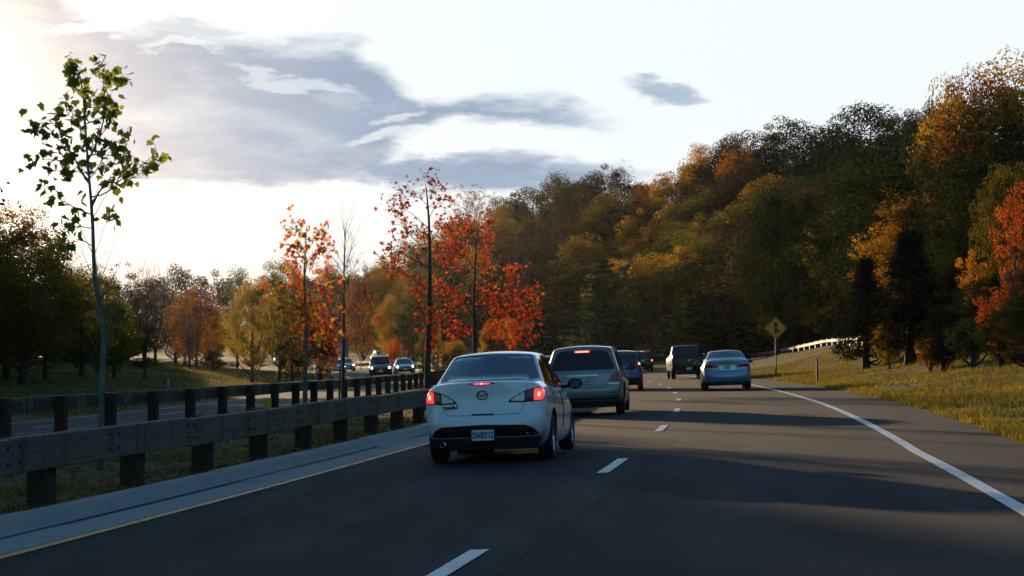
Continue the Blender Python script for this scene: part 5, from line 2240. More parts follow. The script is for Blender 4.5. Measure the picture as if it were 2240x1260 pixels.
def wagon_spec(L, W, H, paintm, wr, ro, wb, belt=1.02, hood=.98, low=.26, roof_w=.70, rear_slope=.30, nose=.9, fast=.9, tail_z=None, roofline=None):
    return dict(L=L, W=W, H=H, paint=paintm, wr=wr, axles=(ro, ro + wb),
                deck=[(0, belt), (1.0, belt + .01), (L * .55, belt - .01), (L * .70, hood + .02), (L * .80, hood), (L * .93, hood - .10), (L, hood - .30)],
                bottom=[(0, low + .06), (.4, low), (1, low - .04), (L - 1, low - .04), (L, low + .04)],
                side=[(0, .92), (.10, .965), (.35, .99), (.55, 1.0), (.78, .985), (.92, .955), (1, .91)],
                plan=[(0, .93), (.4, .965), (1.0, .99), (L * .5, 1.0), (L - 1.0, .98), (L, .87)],
                rear=[(.2, .08), (.32, .02), (.50, .0), (.66, .0), (.72, .035), (.85, .05), (1.1, .07)],
                front=[(.2, L - .10), (.4, L), (.6, L), (.8, L - .08), (.95, L - .30), (1.1, L - .5)],
                corner_r=.15, corner_f=.36, crown=.02,
                green=dict(base=belt - .12, belt=.935, width=[(.0, roof_w - .04), (.8, roof_w), (L * .5, roof_w + .01), (L * .6, roof_w - .03)],
                           roof=roofline or [(.15, H - .06), (.6, H - .02), (1.6, H), (L * .45, H - .01), (L * .55, H - .07), (L * .62, H - .16)],
                           rear=(.06, rear_slope), front=(L * .74, L * .74 - fast), rbow=.12, rbulge=.03, fbow=.26, crown=.06))


def finish(root, S, bvh, me, mir=None, mat=None):
    auto_smooth(me, 34)
    me.name = 'body'
    link('body', me, root)
    add_wheels(root, S)
    underside(root, S, .2)
    if mir:
        mirrors(root, mir[0], mir[1], S['W'] / 2 - .03, mat or M['black_trim'], mir[2] if len(mir) > 2 else 1.0)


def side_glass(root, bvh, S, polys, mat, off=.003):
    for sd in ('left', 'right'):
        for p in polys:
            panel(root, bvh, 'side_window', round_poly(p, .04, 2), sd, off, mat, .004, .12)


# ---------------------------------------------------------------- silver minivan-like wagon
def build_silver_wagon():
    S = wagon_spec(4.95, 1.92, 1.68, paint('pewter_paint', (.23, .222, .21), .5, .32, .8), .36, .95, 2.98, belt=1.06, low=.27, roof_w=.735, rear_slope=.42)
    me = car_shell(S)
    bvh = bvh_of(me)
    root = thing('silver_wagon', 'pewter minivan with dark rear glass and lit high brake light, ahead of the white sedan', 'car')
    root['len'] = S['L']
    panel(root, bvh, 'rear_window', round_poly([(-.77, 1.085), (.77, 1.085), (.74, 1.20), (.60, 1.50), (.48, 1.545), (-.48, 1.545), (-.60, 1.50), (-.74, 1.20)], .06, 3), 'rear', .004, M['glass_dark'], .006, .06)
    bl = panel(root, bvh, 'brake_light', round_poly([(-.18, 1.503), (.18, 1.503), (.175, 1.545), (-.175, 1.545)], .015, 2), 'rear', .014, M['brake_lit'], .02, .04)
    panel(root, bvh, 'bulb_glow', round_poly([(-.15, 1.512), (.15, 1.512), (.15, 1.530), (-.15, 1.530)], .006, 1), 'rear', .018, M['tail_glow'], .004, .04, bl)
    panel(root, bvh, 'chrome_strip', round_poly([(-.38, .945), (.38, .945), (.37, .968), (-.37, .968)], .008, 1), 'rear', .016, M['chrome'], .015, .05)
    panel(root, bvh, 'plate_recess', round_poly([(-.36, .755), (.36, .755), (.385, .935), (-.385, .935)], .03, 2), 'rear', .003, S['paint'], .006, .06)
    plate(root, 0, .012, .838, .305, .152, M['plate_blue'], 'DEMERC', M['plate_white'], frame=M['plate_white'], size=.075, sx=.9)
    # three-pointed emblem in a ring
    h = bvh.ray_cast(Vector((0, -8, 1.02)), Vector((0, 1, 0)), 16)[0]
    em = MB()
    em.tube([(.045 * math.cos(a), h.y - .012, 1.02 + .045 * math.sin(a)) for a in np.linspace(0, 2 * math.pi, 21)], .005, 6, caps=False)
    for a in (90, 210, 330):
        em.tube([(0, h.y - .012, 1.02), (.043 * math.cos(math.radians(a)), h.y - .012, 1.02 + .043 * math.sin(math.radians(a)))], [.007, .002], 5)
    em.build('emblem', M['chrome'], root)
    for f in (lambda p: p, mirror_poly):
        tl = panel(root, bvh, 'tail_light', round_poly(f([(.56, .775), (.88, .785), (.925, .90), (.90, 1.03), (.84, 1.035), (.73, .99), (.66, .90)]), .03, 2), 'rear', .010, M['tail_red'], .03, .05)
        panel(root, bvh, 'smoked_lens', round_poly(f([(.70, .80), (.83, .80), (.85, .90), (.82, .985), (.74, .95)]), .02, 2), 'rear', .014, M['tail_dark'], .004, .05, tl)
        panel(root, bvh, 'crease_highlight', round_poly(f([(.57, .74), (.93, .74), (.93, .765), (.58, .765)]), .01, 1), 'rear', .004, M['chrome'], .01, .06)  # chrome strip imitates the highlight along the bumper step crease
    gap_line(root, bvh, [(-.82, 1.06), (-.60, .76), (-.54, .67), (-.48, .655), (.48, .655), (.54, .67), (.60, .76), (.82, 1.06)], 'rear', .010, 'hatch_seam')
    gap_line(root, bvh, [(-.90, .455), (.90, .455)], 'rear', .018, 'bumper_seam')
    panel(root, bvh, 'lower_bumper', round_poly([(-.88, .27), (.88, .27), (.90, .42), (-.90, .42)], .04, 2), 'rear', .006, M['black_trim'], .02, .07)
    MB().box((0, .10, .26), (1.5, .12, .14)).build('lower_skirt', M['black_trim'], root)
    side_glass(root, bvh, S, [[(.42, 1.10), (1.35, 1.085), (1.35, 1.52), (.78, 1.47)], [(1.42, 1.085), (2.30, 1.075), (2.30, 1.56), (1.42, 1.53)], [(2.37, 1.075), (3.50, 1.07), (2.95, 1.49), (2.37, 1.56)]], M['glass_dark'])
    for sd, sg in (('left', -1), ('right', 1)):
        for yy in (1.38, 2.335, 3.45):
            gap_line(root, bvh, [(yy, .36), (yy, 1.06)], sd, .012, 'door_seam')
        for hy in (1.55, 2.52):
            MB().tube([(sg * .952, hy, .90), (sg * .975, hy + .04, .905), (sg * .975, hy + .17, .905), (sg * .95, hy + .21, .90)], .013, 6).build('door_handle', M['chrome'], root)
    finish(root, S, bvh, me, (3.35, 1.10))
    return root


place_car(build_silver_wagon(), 1.70, 48.2)


# ---------------------------------------------------------------- small blue crossover, one lit tail lamp showing
def build_crossover(name, label, col, L=4.5, W=1.80, H=1.68, win=M['glass_mid'], tall_lamps=True, lit=True, plate_m='plate_white', metal=.4):
    S = wagon_spec(L, W, H, paint(name + '_paint', col, metal, .35), .34, .85, 2.6, belt=1.02, low=.26, roof_w=.74, rear_slope=.30)
    me = car_shell(S)
    bvh = bvh_of(me)
    root = thing(name, label, 'car')
    root['len'] = L
    panel(root, bvh, 'rear_window', round_poly([(-.66, 1.08), (.66, 1.08), (.60, 1.50), (-.60, 1.50)], .07, 3), 'rear', .004, win, .006, .08)
    panel(root, bvh, 'brake_light', round_poly([(-.12, H - .10), (.12, H - .10), (.12, H - .07), (-.12, H - .07)], .008, 1), 'rear', .014, M['brake_lit'] if (lit and not tall_lamps) else M['tail_red'], .02, .05)
    for f in (lambda p: p, mirror_poly):
        pts = [(.66, .80), (.80, .80), (.83, 1.02), (.78, 1.36), (.71, 1.36), (.70, 1.02)] if tall_lamps else [(.56, .80), (.84, .80), (.86, .98), (.60, .96)]
        tl = panel(root, bvh, 'tail_light', round_poly(f(pts), .02, 2), 'rear', .010, M['tail_red'], .02, .06)
        c = (.755, 1.10) if tall_lamps else (.73, .89)
        panel(root, bvh, 'bulb_glow', round_poly(f([(c[0] - .05, c[1] - .05), (c[0] + .05, c[1] - .05), (c[0] + .05, c[1] + .05), (c[0] - .05, c[1] + .05)]), .04, 3), 'rear', .014, M['tail_glow'] if lit else M['tail_dark'], .004, .04, tl)
    plate(root, 0, .03, .86, .305, .152, M[plate_m])
    panel(root, bvh, 'lower_bumper', round_poly([(-.82, .27), (.82, .27), (.84, .50), (-.84, .50)], .04, 2), 'rear', .006, M['black_trim'], .02, .08)
    gap_line(root, bvh, [(-.74, 1.04), (-.70, .64), (.70, .64), (.74, 1.04)], 'rear', .012, 'hatch_seam')
    side_glass(root, bvh, S, [[(.45, 1.08), (1.3, 1.06), (1.3, 1.50), (.75, 1.46)], [(1.36, 1.06), (2.15, 1.05), (2.15, 1.54), (1.36, 1.51)], [(2.2, 1.05), (3.15, 1.05), (2.65, 1.46), (2.2, 1.54)]], M['glass_dark'])
    finish(root, S, bvh, me, (3.1, 1.08))
    return root


place_car(build_crossover('blue_crossover', 'dark blue crossover half hidden by the pewter minivan, one round brake light glowing', (.025, .085, .16)), 4.55, 84)
place_car(build_crossover('dark_wagon', 'dark green wagon farthest ahead on the road, both brake lights showing', (.018, .030, .035), 4.7, 1.80, 1.70, tall_lamps=False), 10.6, 164)


# ---------------------------------------------------------------- pale blue sedan
def build_blue_sedan():
    S = sedan_spec(4.80, 1.83, 1.50, paint('pale_blue_paint', (.20, .32, .44), .55, .3), .325, 1.05, 2.73, 1.13)
    me = car_shell(S)
    bvh = bvh_of(me)
    root = thing('blue_sedan', 'pale metallic blue sedan in the right lane with unlit wide tail lights', 'car')
    root['len'] = S['L']
    rear_win = round_poly([(-.72, 1.15), (.72, 1.15), (.57, 1.44), (-.57, 1.44)], .05, 3)
    wind = round_poly([(-.70, 1.06), (.70, 1.06), (.56, 1.40), (-.56, 1.40)], .05, 3)
    m2 = boolean(me, inner_cut(S, M['seat']), 'DIFFERENCE')
    for poly, ax, lo, hi in ((rear_win, 'y', -.2, 1.5), (wind, 'y', 2.5, 4.6)):
        m2 = boolean(m2, prism_mesh(poly, ax, lo, hi, M['black_trim']), 'DIFFERENCE')
    panel(root, bvh, 'rear_window', rear_win, 'rear', -.010, M['glass_clear'], .004)
    panel(root, bvh, 'windshield', wind, 'front', -.010, M['glass_clear'], .004)
    seats(root, S)
    for f in (lambda p: p, mirror_poly):
        tl = panel(root, bvh, 'tail_light', round_poly(f([(.34, .84), (.80, .85), (.85, .93), (.80, .965), (.36, .925)]), .02, 2), 'rear', .010, M['tail_red'], .02, .05)
        panel(root, bvh, 'clear_lens', round_poly(f([(.36, .79), (.72, .79), (.74, .83), (.36, .83)]), .01, 1), 'rear', .012, M['tail_clear'], .008, .05, tl)
    panel(root, bvh, 'plate_recess', round_poly([(-.30, .76), (.30, .76), (.33, .93), (-.33, .93)], .02, 2), 'rear', .005, M['alloy'], .004, .06)
    plate(root, 0, -.012 + .07, .85, .26, .13, M['plate_yellow'])
    gap_line(root, bvh, [(-.66, 1.16), (-.64, .9), (-.58, .70), (.58, .70), (.64, .9), (.66, 1.16)], 'rear', .012, 'boot_lid_seam')
    panel(root, bvh, 'lower_bumper', round_poly([(-.72, .22), (.72, .22), (.70, .32), (-.70, .32)], .03, 2), 'rear', .006, M['black_trim'], .02, .08)
    side_glass(root, bvh, S, [[(1.05, 1.10), (2.15, 1.05), (2.15, 1.42), (1.65, 1.41), (1.3, 1.30)], [(2.2, 1.05), (3.35, 1.03), (2.75, 1.36), (2.2, 1.42)]], M['glass_mid'])
    finish(root, S, bvh, m2, (3.15, 1.04), S['paint'])
    for s in (-.35, .35):
        MB().lathe([(0, .03), (-.02, .036), (.25, .036)], 14, 'y', (s, .05, .27)).build('exhaust_tip', M['steel_dark'], root)
    return root


place_car(build_blue_sedan(), 8.02, 75.5)


# ---------------------------------------------------------------- black pickup
def build_pickup():
    L, W, H = 5.8, 2.02, 1.92
    pm = paint('black_paint', (.006, .008, .009), .0, .25, .25, .05)
    S = dict(L=L, W=W, H=H, paint=pm, wr=.40, axles=(1.25, 4.85), tw=.27, arch=.08,
             deck=[(0, 1.30), (.05, 1.32), (1.9, 1.32), (3.6, 1.27), (4.6, 1.24), (5.4, 1.15), (5.8, .95)],
             bottom=[(0, .52), (1, .46), (3, .44), (5, .46), (5.8, .5)],
             side=[(0, .95), (.15, .97), (.5, 1.0), (.85, .985), (1, .96)],
             plan=[(0, .96), (.5, .98), (2, 1.0), (4.6, 1.0), (5.8, .90)],
             rear=[(.4, .02), (.6, .0), (1.3, .02)], front=[(.4, L - .05), (.7, L), (1.0, L - .05), (1.3, L - .2)],
             corner_r=.05, corner_f=.22, crown=.01,
             green=dict(base=1.20, belt=.93, width=[(1.8, .70), (2.6, .76), (3.6, .74), (4, .70)],
                        roof=[(1.8, H - .04), (2.4, H), (3.2, H - .01), (3.8, H - .08)], rear=(1.92, 2.18), front=(4.45, 3.60), rbow=.05, rbulge=.01, fbow=.2, crown=.05),
             cut=[MB().box((0, .98, 1.35), (1.66, 1.76, .90)).mesh('bed', M['black_trim'])])
    me = car_shell(S)
    bvh = bvh_of(me)
    root = thing('pickup_truck', 'black pickup truck with a small silver tailgate emblem, sunlit down its left side', 'pickup')
    root['len'] = L
    panel(root, bvh, 'rear_window', round_poly([(-.68, 1.38), (.68, 1.38), (.60, 1.80), (-.60, 1.80)], .06, 3), 'rear', .004, M['glass_dark'], .006, .08)
    panel(root, bvh, 'brake_light', round_poly([(-.18, 1.845), (.18, 1.845), (.18, 1.872), (-.18, 1.872)], .006, 1), 'rear', .012, M['tail_red'], .02, .06)
    tg = panel(root, bvh, 'tailgate', round_poly([(-.74, .74), (.74, .74), (.76, 1.27), (-.76, 1.27)], .03, 2), 'rear', .012, pm, .03, .10)
    MB().box((0, -.02, 1.16), (.22, .03, .05)).build('tailgate_handle', M['black_trim'], tg)
    em = MB().prism([(0, -.06), (.04, -.01), (.09, .0), (.085, .05), (.03, .065), (0, .045), (-.03, .065), (-.085, .05), (-.09, .0), (-.04, -.01)], (0, -.03, 1.06), (1, 0, 0), (0, 0, 1), (0, .02, 0))
    em.build('emblem', M['chrome'], root)
    for f in (lambda p: p, mirror_poly):
        panel(root, bvh, 'tail_light', round_poly(f([(.80, .80), (.955, .80), (.965, 1.22), (.80, 1.22)]), .03, 2), 'rear', .012, M['tail_red'], .03, .08)
    bp = MB()
    V, Fs = grid_box(14, 3, 4, lambda a, b, c: (a * 1.0, -.14 + b * .18 + .10 * a ** 4, .50 + c * .19))
    bp.add(V, Fs, 0, True)
    bp.build('rear_bumper', M['black_trim'], root)
    plate(root, -.02, -.155, .60, .305, .152, M['plate_white'])
    side_glass(root, bvh, S, [[(2.15, 1.38), (2.95, 1.36), (2.95, 1.80), (2.30, 1.78)], [(3.0, 1.36), (4.05, 1.33), (3.55, 1.74), (3.0, 1.80)]], M['glass_dark'])
    finish(root, S, bvh, me, (3.9, 1.38, 1.5))
    MB().box((0, .25, .42), (.9, .4, .12)).build('tow_frame', M['steel_dark'], root)
    return root


place_car(build_pickup(), 10.05, 115)


# ---------------------------------------------------------------- oncoming traffic, seen from the front
def front_kit(root, bvh, S, lamps, grille, wind, lit=True, lampm=None, plate_z=.45, bars=3, plate_m='plate_white'):
    panel(root, bvh, 'windshield', round_poly(wind, .06, 3), 'front', .004, M['glass_mid'], .006, .08)
    for f in (lambda p: p, mirror_poly):
        hl = panel(root, bvh, 'headlight', round_poly(f(lamps), .02, 2), 'front', .010, M['head_off'], .02, .05)
        if lit:
            cx = sum(p[0] for p in lamps) / len(lamps)
            cz = sum(p[1] for p in lamps) / len(lamps)
            panel(root, bvh, 'bulb_glow', round_poly(f([(cx - .065, cz - .055), (cx + .065, cz - .055), (cx + .065, cz + .055), (cx - .065, cz + .055)]), .05, 3), 'front', .015, M['head_lit'], .006, .04, hl)
    gr = panel(root, bvh, 'grille', round_poly(grille, .03, 2), 'front', .006, M['black_trim'], .02, .06)
    zs = [p[1] for p in grille]
    xs = max(p[0] for p in grille)
    for k in range(bars):
        z = lerp(min(zs), max(zs), (k + 1) / (bars + 1))
        h = bvh.ray_cast(Vector((0, 12, z)), Vector((0, -1, 0)), 20)[0]
        h2 = bvh.ray_cast(Vector((xs * .85, 12, z)), Vector((0, -1, 0)), 20)[0]
        if h is not None and h2 is not None:
            MB().tube([(-xs * .85, h2.y + .012, z), (0, h.y + .012, z), (xs * .85, h2.y + .012, z)], .010, 6).build('grille_bar', M['chrome'], gr)
    h = bvh.ray_cast(Vector((0, 12, plate_z)), Vector((0, -1, 0)), 20)[0]
    plate(root, 0, (h.y if h else S['L']) + .01, plate_z, .305, .152, M[plate_m], facing='front')
    panel(root, bvh, 'lower_intake', round_poly([(-.5, .28), (.5, .28), (.55, .40), (-.55, .40)], .03, 2), 'front', .006, M['black_trim'], .02, .08)


def build_front_suv(name, label, col, L=5.0, W=1.93, H=1.84, lit=True, group=None):
    S = wagon_spec(L, W, H, paint(name + '_paint', col, .0, .28, .35, .08), .38, 1.0, 3.0, belt=1.12, hood=1.12, low=.30, roof_w=.76, rear_slope=.25, fast=.75)
    me = car_shell(S)
    bvh = bvh_of(me)
    root = thing(name, label, 'car', group=group)
    root['len'] = L
    front_kit(root, bvh, S, [(.56, .74), (.86, .78), (.90, .92), (.60, .88)], [(-.46, .68), (.46, .68), (.52, .93), (-.52, .93)], [(-.74, 1.20), (.74, 1.20), (.62, 1.68), (-.62, 1.68)], lit, plate_z=.56)
    side_glass(root, bvh, S, [[(.5, 1.2), (1.5, 1.18), (1.5, 1.66), (.8, 1.62)], [(1.56, 1.18), (2.4, 1.17), (2.4, 1.68), (1.56, 1.67)], [(2.46, 1.17), (3.45, 1.16), (3.0, 1.62), (2.46, 1.68)]], M['glass_dark'])
    for s in (-1, 1):
        MB().tube([(s * .66, .7, H + .015), (s * .67, .8, H + .04), (s * .67, 2.6, H + .03), (s * .66, 2.75, H - .02)], .018, 6).build('roof_rail', M['alloy'], root)
    finish(root, S, bvh, me, (3.5, 1.2, 1.2), S['paint'])
    return root


def build_front_sedan(name, label, col, metal=.5, L=4.75, W=1.82, H=1.45, lit=True, group=None, glow=False):
    S = sedan_spec(L, W, H, paint(name + '_paint', col, metal, .3), .32, 1.0, 2.7, 1.06)
    me = car_shell(S)
    bvh = bvh_of(me)
    root = thing(name, label, 'car', group=group)
    root['len'] = L
    front_kit(root, bvh, S, [(.52, .60), (.80, .62), (.86, .72), (.60, .70)], [(-.36, .50), (.36, .50), (.40, .66), (-.40, .66)], [(-.70, .98), (.70, .98), (.56, H - .10), (-.56, H - .10)], lit, plate_z=.42)
    side_glass(root, bvh, S, [[(1.05, 1.04), (2.12, 1.0), (2.12, H - .10), (1.6, H - .11), (1.3, H - .2)], [(2.18, 1.0), (3.3, .98), (2.7, H - .15), (2.18, H - .10)]], M['glass_dark'])
    finish(root, S, bvh, me, (3.1, 1.0), S['paint'])
    return root


def oncoming(root, px, y):
    return place_car(root, (px - 1120) / FPX * y, y, zf=far_road_z, flip=True, ref=F)


oncoming(build_front_suv('black_suv', 'black oncoming sport utility vehicle with chrome grille bars and lit headlights', (.010, .012, .018)), 834, 168)
silver = build_front_sedan('silver_sedan', 'silver grey oncoming sedan right of the black sport utility vehicle', (.28, .29, .30))
sil2 = copy_tree(silver)
sil3 = copy_tree(silver)
far_s = [copy_tree(silver) for _ in range(4)]
oncoming(silver, 888, 184)
oncoming(retag(sil2, 'grey oncoming sedan just right of the dazzling car'), 762, 222)
dz = build_front_sedan('white_car', 'oncoming car flaring bright with reflected sun behind the bare sapling', (.72, .70, .66), .0)
far_d = [copy_tree(dz) for _ in range(2)]
oncoming(dz, 741, 212)
oncoming(retag(sil3, 'small sunlit oncoming car at the inside of the bend, by the grass'), 718, 262)
# queue on the distant straight far left
LQ = ['silver car at the front of the distant queue on the left', 'grey car beside the first one in the distant queue', 'silver car higher up behind the distant queue', 'small car at the very back of the distant queue']
for o_, (px_, y_), l_ in zip(far_s, [(525, 405), (549, 412), (552, 500), (517, 520)], LQ):
    oncoming(retag(o_, l_, 'cars on the distant straight'), px_, y_)
for o_, (px_, y_), l_ in zip(far_d, [(612, 372), (493, 415)], ['pale distant car glimpsed between the trees on the verge', 'distant car left of the queue with one lit headlight']):
    oncoming(retag(o_, l_, 'cars on the distant straight'), px_, y_)


# ---------------------------------------------------------------- vehicles on our own road beyond the bend
def same_way(root, px, y, dx=0.0):
    return place_car(root, (px - 1120) / FPX * y, y)


w1 = build_crossover('white_hatchback', 'white sunlit car beyond the guardrail just left of the white sedan', (.70, .70, .68), 4.3, 1.76, 1.55, tall_lamps=False, lit=False, metal=0)
w2 = copy_tree(w1)
w2['label'] = 'pale car seen in the gap between the white sedan and the pewter minivan'
same_way(w1, 972, 252)
same_way(w2, 1208, 176)
d1 = build_crossover('dark_van', 'dark van beyond the guardrail behind the silver oncoming sedan', (.02, .022, .028), 4.8, 1.9, 1.95, tall_lamps=False, lit=False)
d2 = copy_tree(d1)
d2['label'] = 'dark car roof showing above the black sport utility vehicle'
same_way(d1, 870, 274)
same_way(d2, 838, 300)
# ------------------------------------------------------------------ young trees in the median
def leaf_shape(kind='plane'):
    """outline of one lobed leaf, stalk at the origin, about one unit long"""
    if kind == 'plane':
        half = [(0.0, 0.0), (.16, -.05), (.40, -.02), (.30, .16), (.56, .32), (.36, .38), (.42, .62), (.20, .58), (.12, .78), (0, 1.0)]
    else:
        half = [(0.0, 0.0), (.10, .04), (.42, -.04), (.22, .24), (.56, .42), (.20, .46), (.10, .70), (0, 1.0)]
    return half + [(-x, y) for x, y in reversed(half[1:-1])]


def lobed_mesh(name, size, mat, kind='plane', fold=.12, tint=.5, curl=0.0):
    o = leaf_shape(kind)
    V = [(x * size, y * size, abs(x) * fold * size - curl * size * y * y) for x, y in o]
    V.append((0, .42 * size, -.03 * size))
    n = len(o)
    Fs = [(i, (i + 1) % n, n) for i in range(n)]
    return np_mesh(name, V, Fs, [mat], attr=[tint] * len(V))


def lobed_cloud(name, rng, pts, size, mat, kind='star', tints=None, droop=.5):
    """many lobed leaves joined, one about each point"""
    o = np.array(leaf_shape(kind))
    n = len(o)
    base = np.concatenate([np.stack([o[:, 0], o[:, 1], np.abs(o[:, 0]) * .15], 1), [[0, .42, -.03]]])
    Fb = np.array([(i, (i + 1) % n, n) for i in range(n)])
    N = len(pts)
    V = np.empty((N, n + 1, 3))
    for k in range(N):
        nrm = rng.normal(size=3)
        nrm[2] += .3
        nrm /= np.linalg.norm(nrm)
        d = rng.normal(size=3)
        d[2] -= droop
        d -= d @ nrm * nrm
        d /= np.linalg.norm(d)
        c = np.cross(d, nrm)
        s = size * rng.uniform(.65, 1.25)
        V[k] = pts[k] + s * (base[:, :1] * c + base[:, 1:2] * d + base[:, 2:] * nrm)
    Fs = (Fb[None] + (np.arange(N) * (n + 1))[:, None, None]).reshape(-1, 3)
    if tints is None:
        tints = rng.random(N)
    return np_mesh(name, V.reshape(-1, 3), Fs, [mat], attr=np.repeat(tints, n + 1))


def px_pt(px, py, y, dy=0.0):
    """point in the plane y, shifted dy along the view"""
    p = at(px, py, y)
    return Vector((p.x, y + dy, p.z))


def hero_tree(label, name, y, trunk, branches, radius, leaf_size, leafmat, per_m, seed, bark='bark_grey', kind='star', single=0, spread=.14, twigs=1.0, clumps=None, tint_fn=None, bare=0, droop=.5, cluster=.09, bare_hi=1.0):
    """trunk: [(px, py)...] from the ground up; branches: [[(px, py)...], depth offset, leafy fraction, radius]"""
    rng = np.random.default_rng(seed)
    base = px_pt(*trunk[0], y)
    base.z = gz(base.x, y)
    root = thing(name, label, 'tree', base)
    mb = MB()
    tp = [base.copy() + Vector((0, 0, -.2))] + [px_pt(p[0], p[1], y) for p in trunk[1:]]
    n = len(tp)
    tr = [radius * (1.15 - 1.12 * i / (n - 1)) + .004 for i in range(n)]
    mb.tube([p - base for p in tp], tr, 9)
    mb.build('trunk', M[bark], root)
    tw = MB()
    leaves = []
    for br in branches:
        pts, dy, leafy, r0 = br[0], br[1], br[2], br[3]
        k = len(pts)
        P3 = [px_pt(p[0], p[1], y, dy * i / max(1, k - 1)) for i, p in enumerate(pts)]
        # resample
        L = sum((P3[i + 1] - P3[i]).length for i in range(k - 1))
        m_ = max(4, int(L / .18))
        Q = []
        for j in range(m_ + 1):
            t = j / m_ * (k - 1)
            i = min(int(t), k - 2)
            q = P3[i].lerp(P3[i + 1], t - i)
            if 0 < j:
                q = q + Vector(rng.normal(size=3) * .012)
            Q.append(q)
        bo = MB()
        bo.tube([q - base for q in Q], [max(.004, r0 * (1 - .8 * j / m_)) for j in range(m_ + 1)], 6, caps=False)
        bo.build('branch', M[bark], root)
        for j in range(1, m_ + 1):
            t = j / m_
            if t < 1 - leafy:
                continue
            d = (Q[j] - Q[j - 1]).normalized()
            for _ in range(max(1, int(twigs * 2))):
                s = Vector(rng.normal(size=3))
                s -= s.dot(d) * d
                s.normalize()
                e = (d * rng.uniform(.2, .8) + s * rng.uniform(.5, 1.0) + Vector((0, 0, .35))).normalized()
                ln = rng.uniform(.4, 1.2) * spread * 2
                q2 = Q[j] + e * ln
                tw.tube([Q[j] - base, Q[j].lerp(q2, .5) - base, q2 - base], [.005, .004, .0025], 4, caps=False)
                for u in np.arange(.3, 1.05, 1.0 / max(1, per_m)):
                    leaves.append(np.array(Q[j].lerp(q2, u) - base) + rng.normal(size=3) * cluster)
    if bare:
        for _ in range(bare):
            i = rng.integers(1, max(2, int(n * bare_hi)))
            s = tp[i].lerp(tp[i + 1], rng.random()) if i + 1 < n else tp[i]
            a = rng.uniform(0, 6.28)
            e = Vector((math.cos(a) * .45, math.sin(a) * .45, 1)).normalized()
            ln = rng.uniform(.5, 1.5)
            q2 = s + e * ln
            tw.tube([s - base, s.lerp(q2, .5) - base + Vector((math.cos(a) * .05, math.sin(a) * .05, 0)), q2 - base], [.008, .005, .002], 4, caps=False)
    if tw.v:
        to = tw.build('twigs', M[bark], root)
        to['kind'] = 'stuff'
    leaves = np.array(leaves) if leaves else np.zeros((0, 3))
    if len(leaves) and single:
        order = rng.permutation(len(leaves))
        one = order[:single]
        rest = order[single:]
        shapes = [lobed_mesh('leaf', leaf_size * s, leafmat, kind, f, t, c) for s, f, t, c in ((1.15, .10, .2, .1), (.95, .2, .5, .25), (.8, .3, .75, .3), (1.05, .15, .95, .0), (.7, .25, .35, .2))]
        for i in one:
            lf = link('leaf', shapes[rng.integers(0, len(shapes))], root, leaves[i])
            lf.rotation_euler = (rng.uniform(-.9, .9) - math.pi / 2 * rng.uniform(0, 1.3), rng.uniform(-.8, .8), rng.uniform(0, 6.28))
        leaves = leaves[rest]
        if len(leaves):
            lo = link('leaves', lobed_cloud('leaves', rng, leaves, leaf_size, leafmat, kind), root)
            lo['kind'] = 'stuff'
    elif len(leaves):
        t = None
        if tint_fn is not None:
            t = np.array([tint_fn(p, rng) for p in leaves])
        lo = link('crown', lobed_cloud('crown', rng, leaves, leaf_size, leafmat, kind, t, droop), root)
    return root


hero_tree('tall thin plane sapling with big green leaves, reaching into the sky in the median', 'plane_sapling', 29.0,
          [(222, 935), (224, 820), (228, 740), (222, 690), (208, 620), (204, 560), (202, 500), (198, 440), (193, 390), (188, 330), (184, 270), (180, 220), (172, 165), (160, 142)],
          [([(193, 390), (188, 330), (184, 270), (180, 220), (172, 165), (160, 142)], .0, .95, .012),
           ([(170, 190), (160, 175), (158, 160)], .1, .9, .006), ([(182, 240), (200, 225), (212, 228)], .1, .9, .006),
           ([(202, 500), (170, 490), (130, 505), (112, 525)], .15, .75, .012),
           ([(201, 470), (165, 455), (130, 432), (105, 428)], -.2, .8, .012),
           ([(200, 450), (222, 400), (255, 395), (290, 370), (330, 330)], .3, .85, .018),
           ([(199, 430), (240, 420), (300, 385), (340, 368)], -.2, .7, .014),
           ([(255, 395), (275, 350), (270, 300)], .1, .95, .009),
           ([(196, 400), (160, 350), (130, 300), (110, 245)], .2, .85, .016),
           ([(160, 350), (120, 352), (75, 345)], -.15, .95, .010),
           ([(192, 380), (150, 375), (110, 372)], .3, .9, .012),
           ([(130, 300), (95, 288), (72, 270)], .1, .95, .008),
           ([(190, 350), (215, 300), (228, 240), (225, 190), (222, 142)], -.1, .9, .015),
           ([(215, 300), (245, 262), (238, 235)], .2, .9, .008),
           ([(226, 200), (240, 175), (262, 172)], .1, .9, .007),
           ([(184, 290), (160, 260), (150, 245)], -.2, .9, .008),
           ([(190, 340), (235, 335), (255, 320)], -.3, .9, .010),
           ([(203, 540), (180, 520), (150, 530), (128, 545)], .1, .55, .008),
           ([(204, 560), (225, 500), (238, 478)], .1, .35, .008),
           ([(194, 390), (215, 360), (240, 355), (270, 352)], .3, .9, .010)],
          .034, .130, LEAF['maple'], 4, 41, single=300, spread=.11, twigs=1.0, kind='plane', bare=16, cluster=.075, bare_hi=.5)

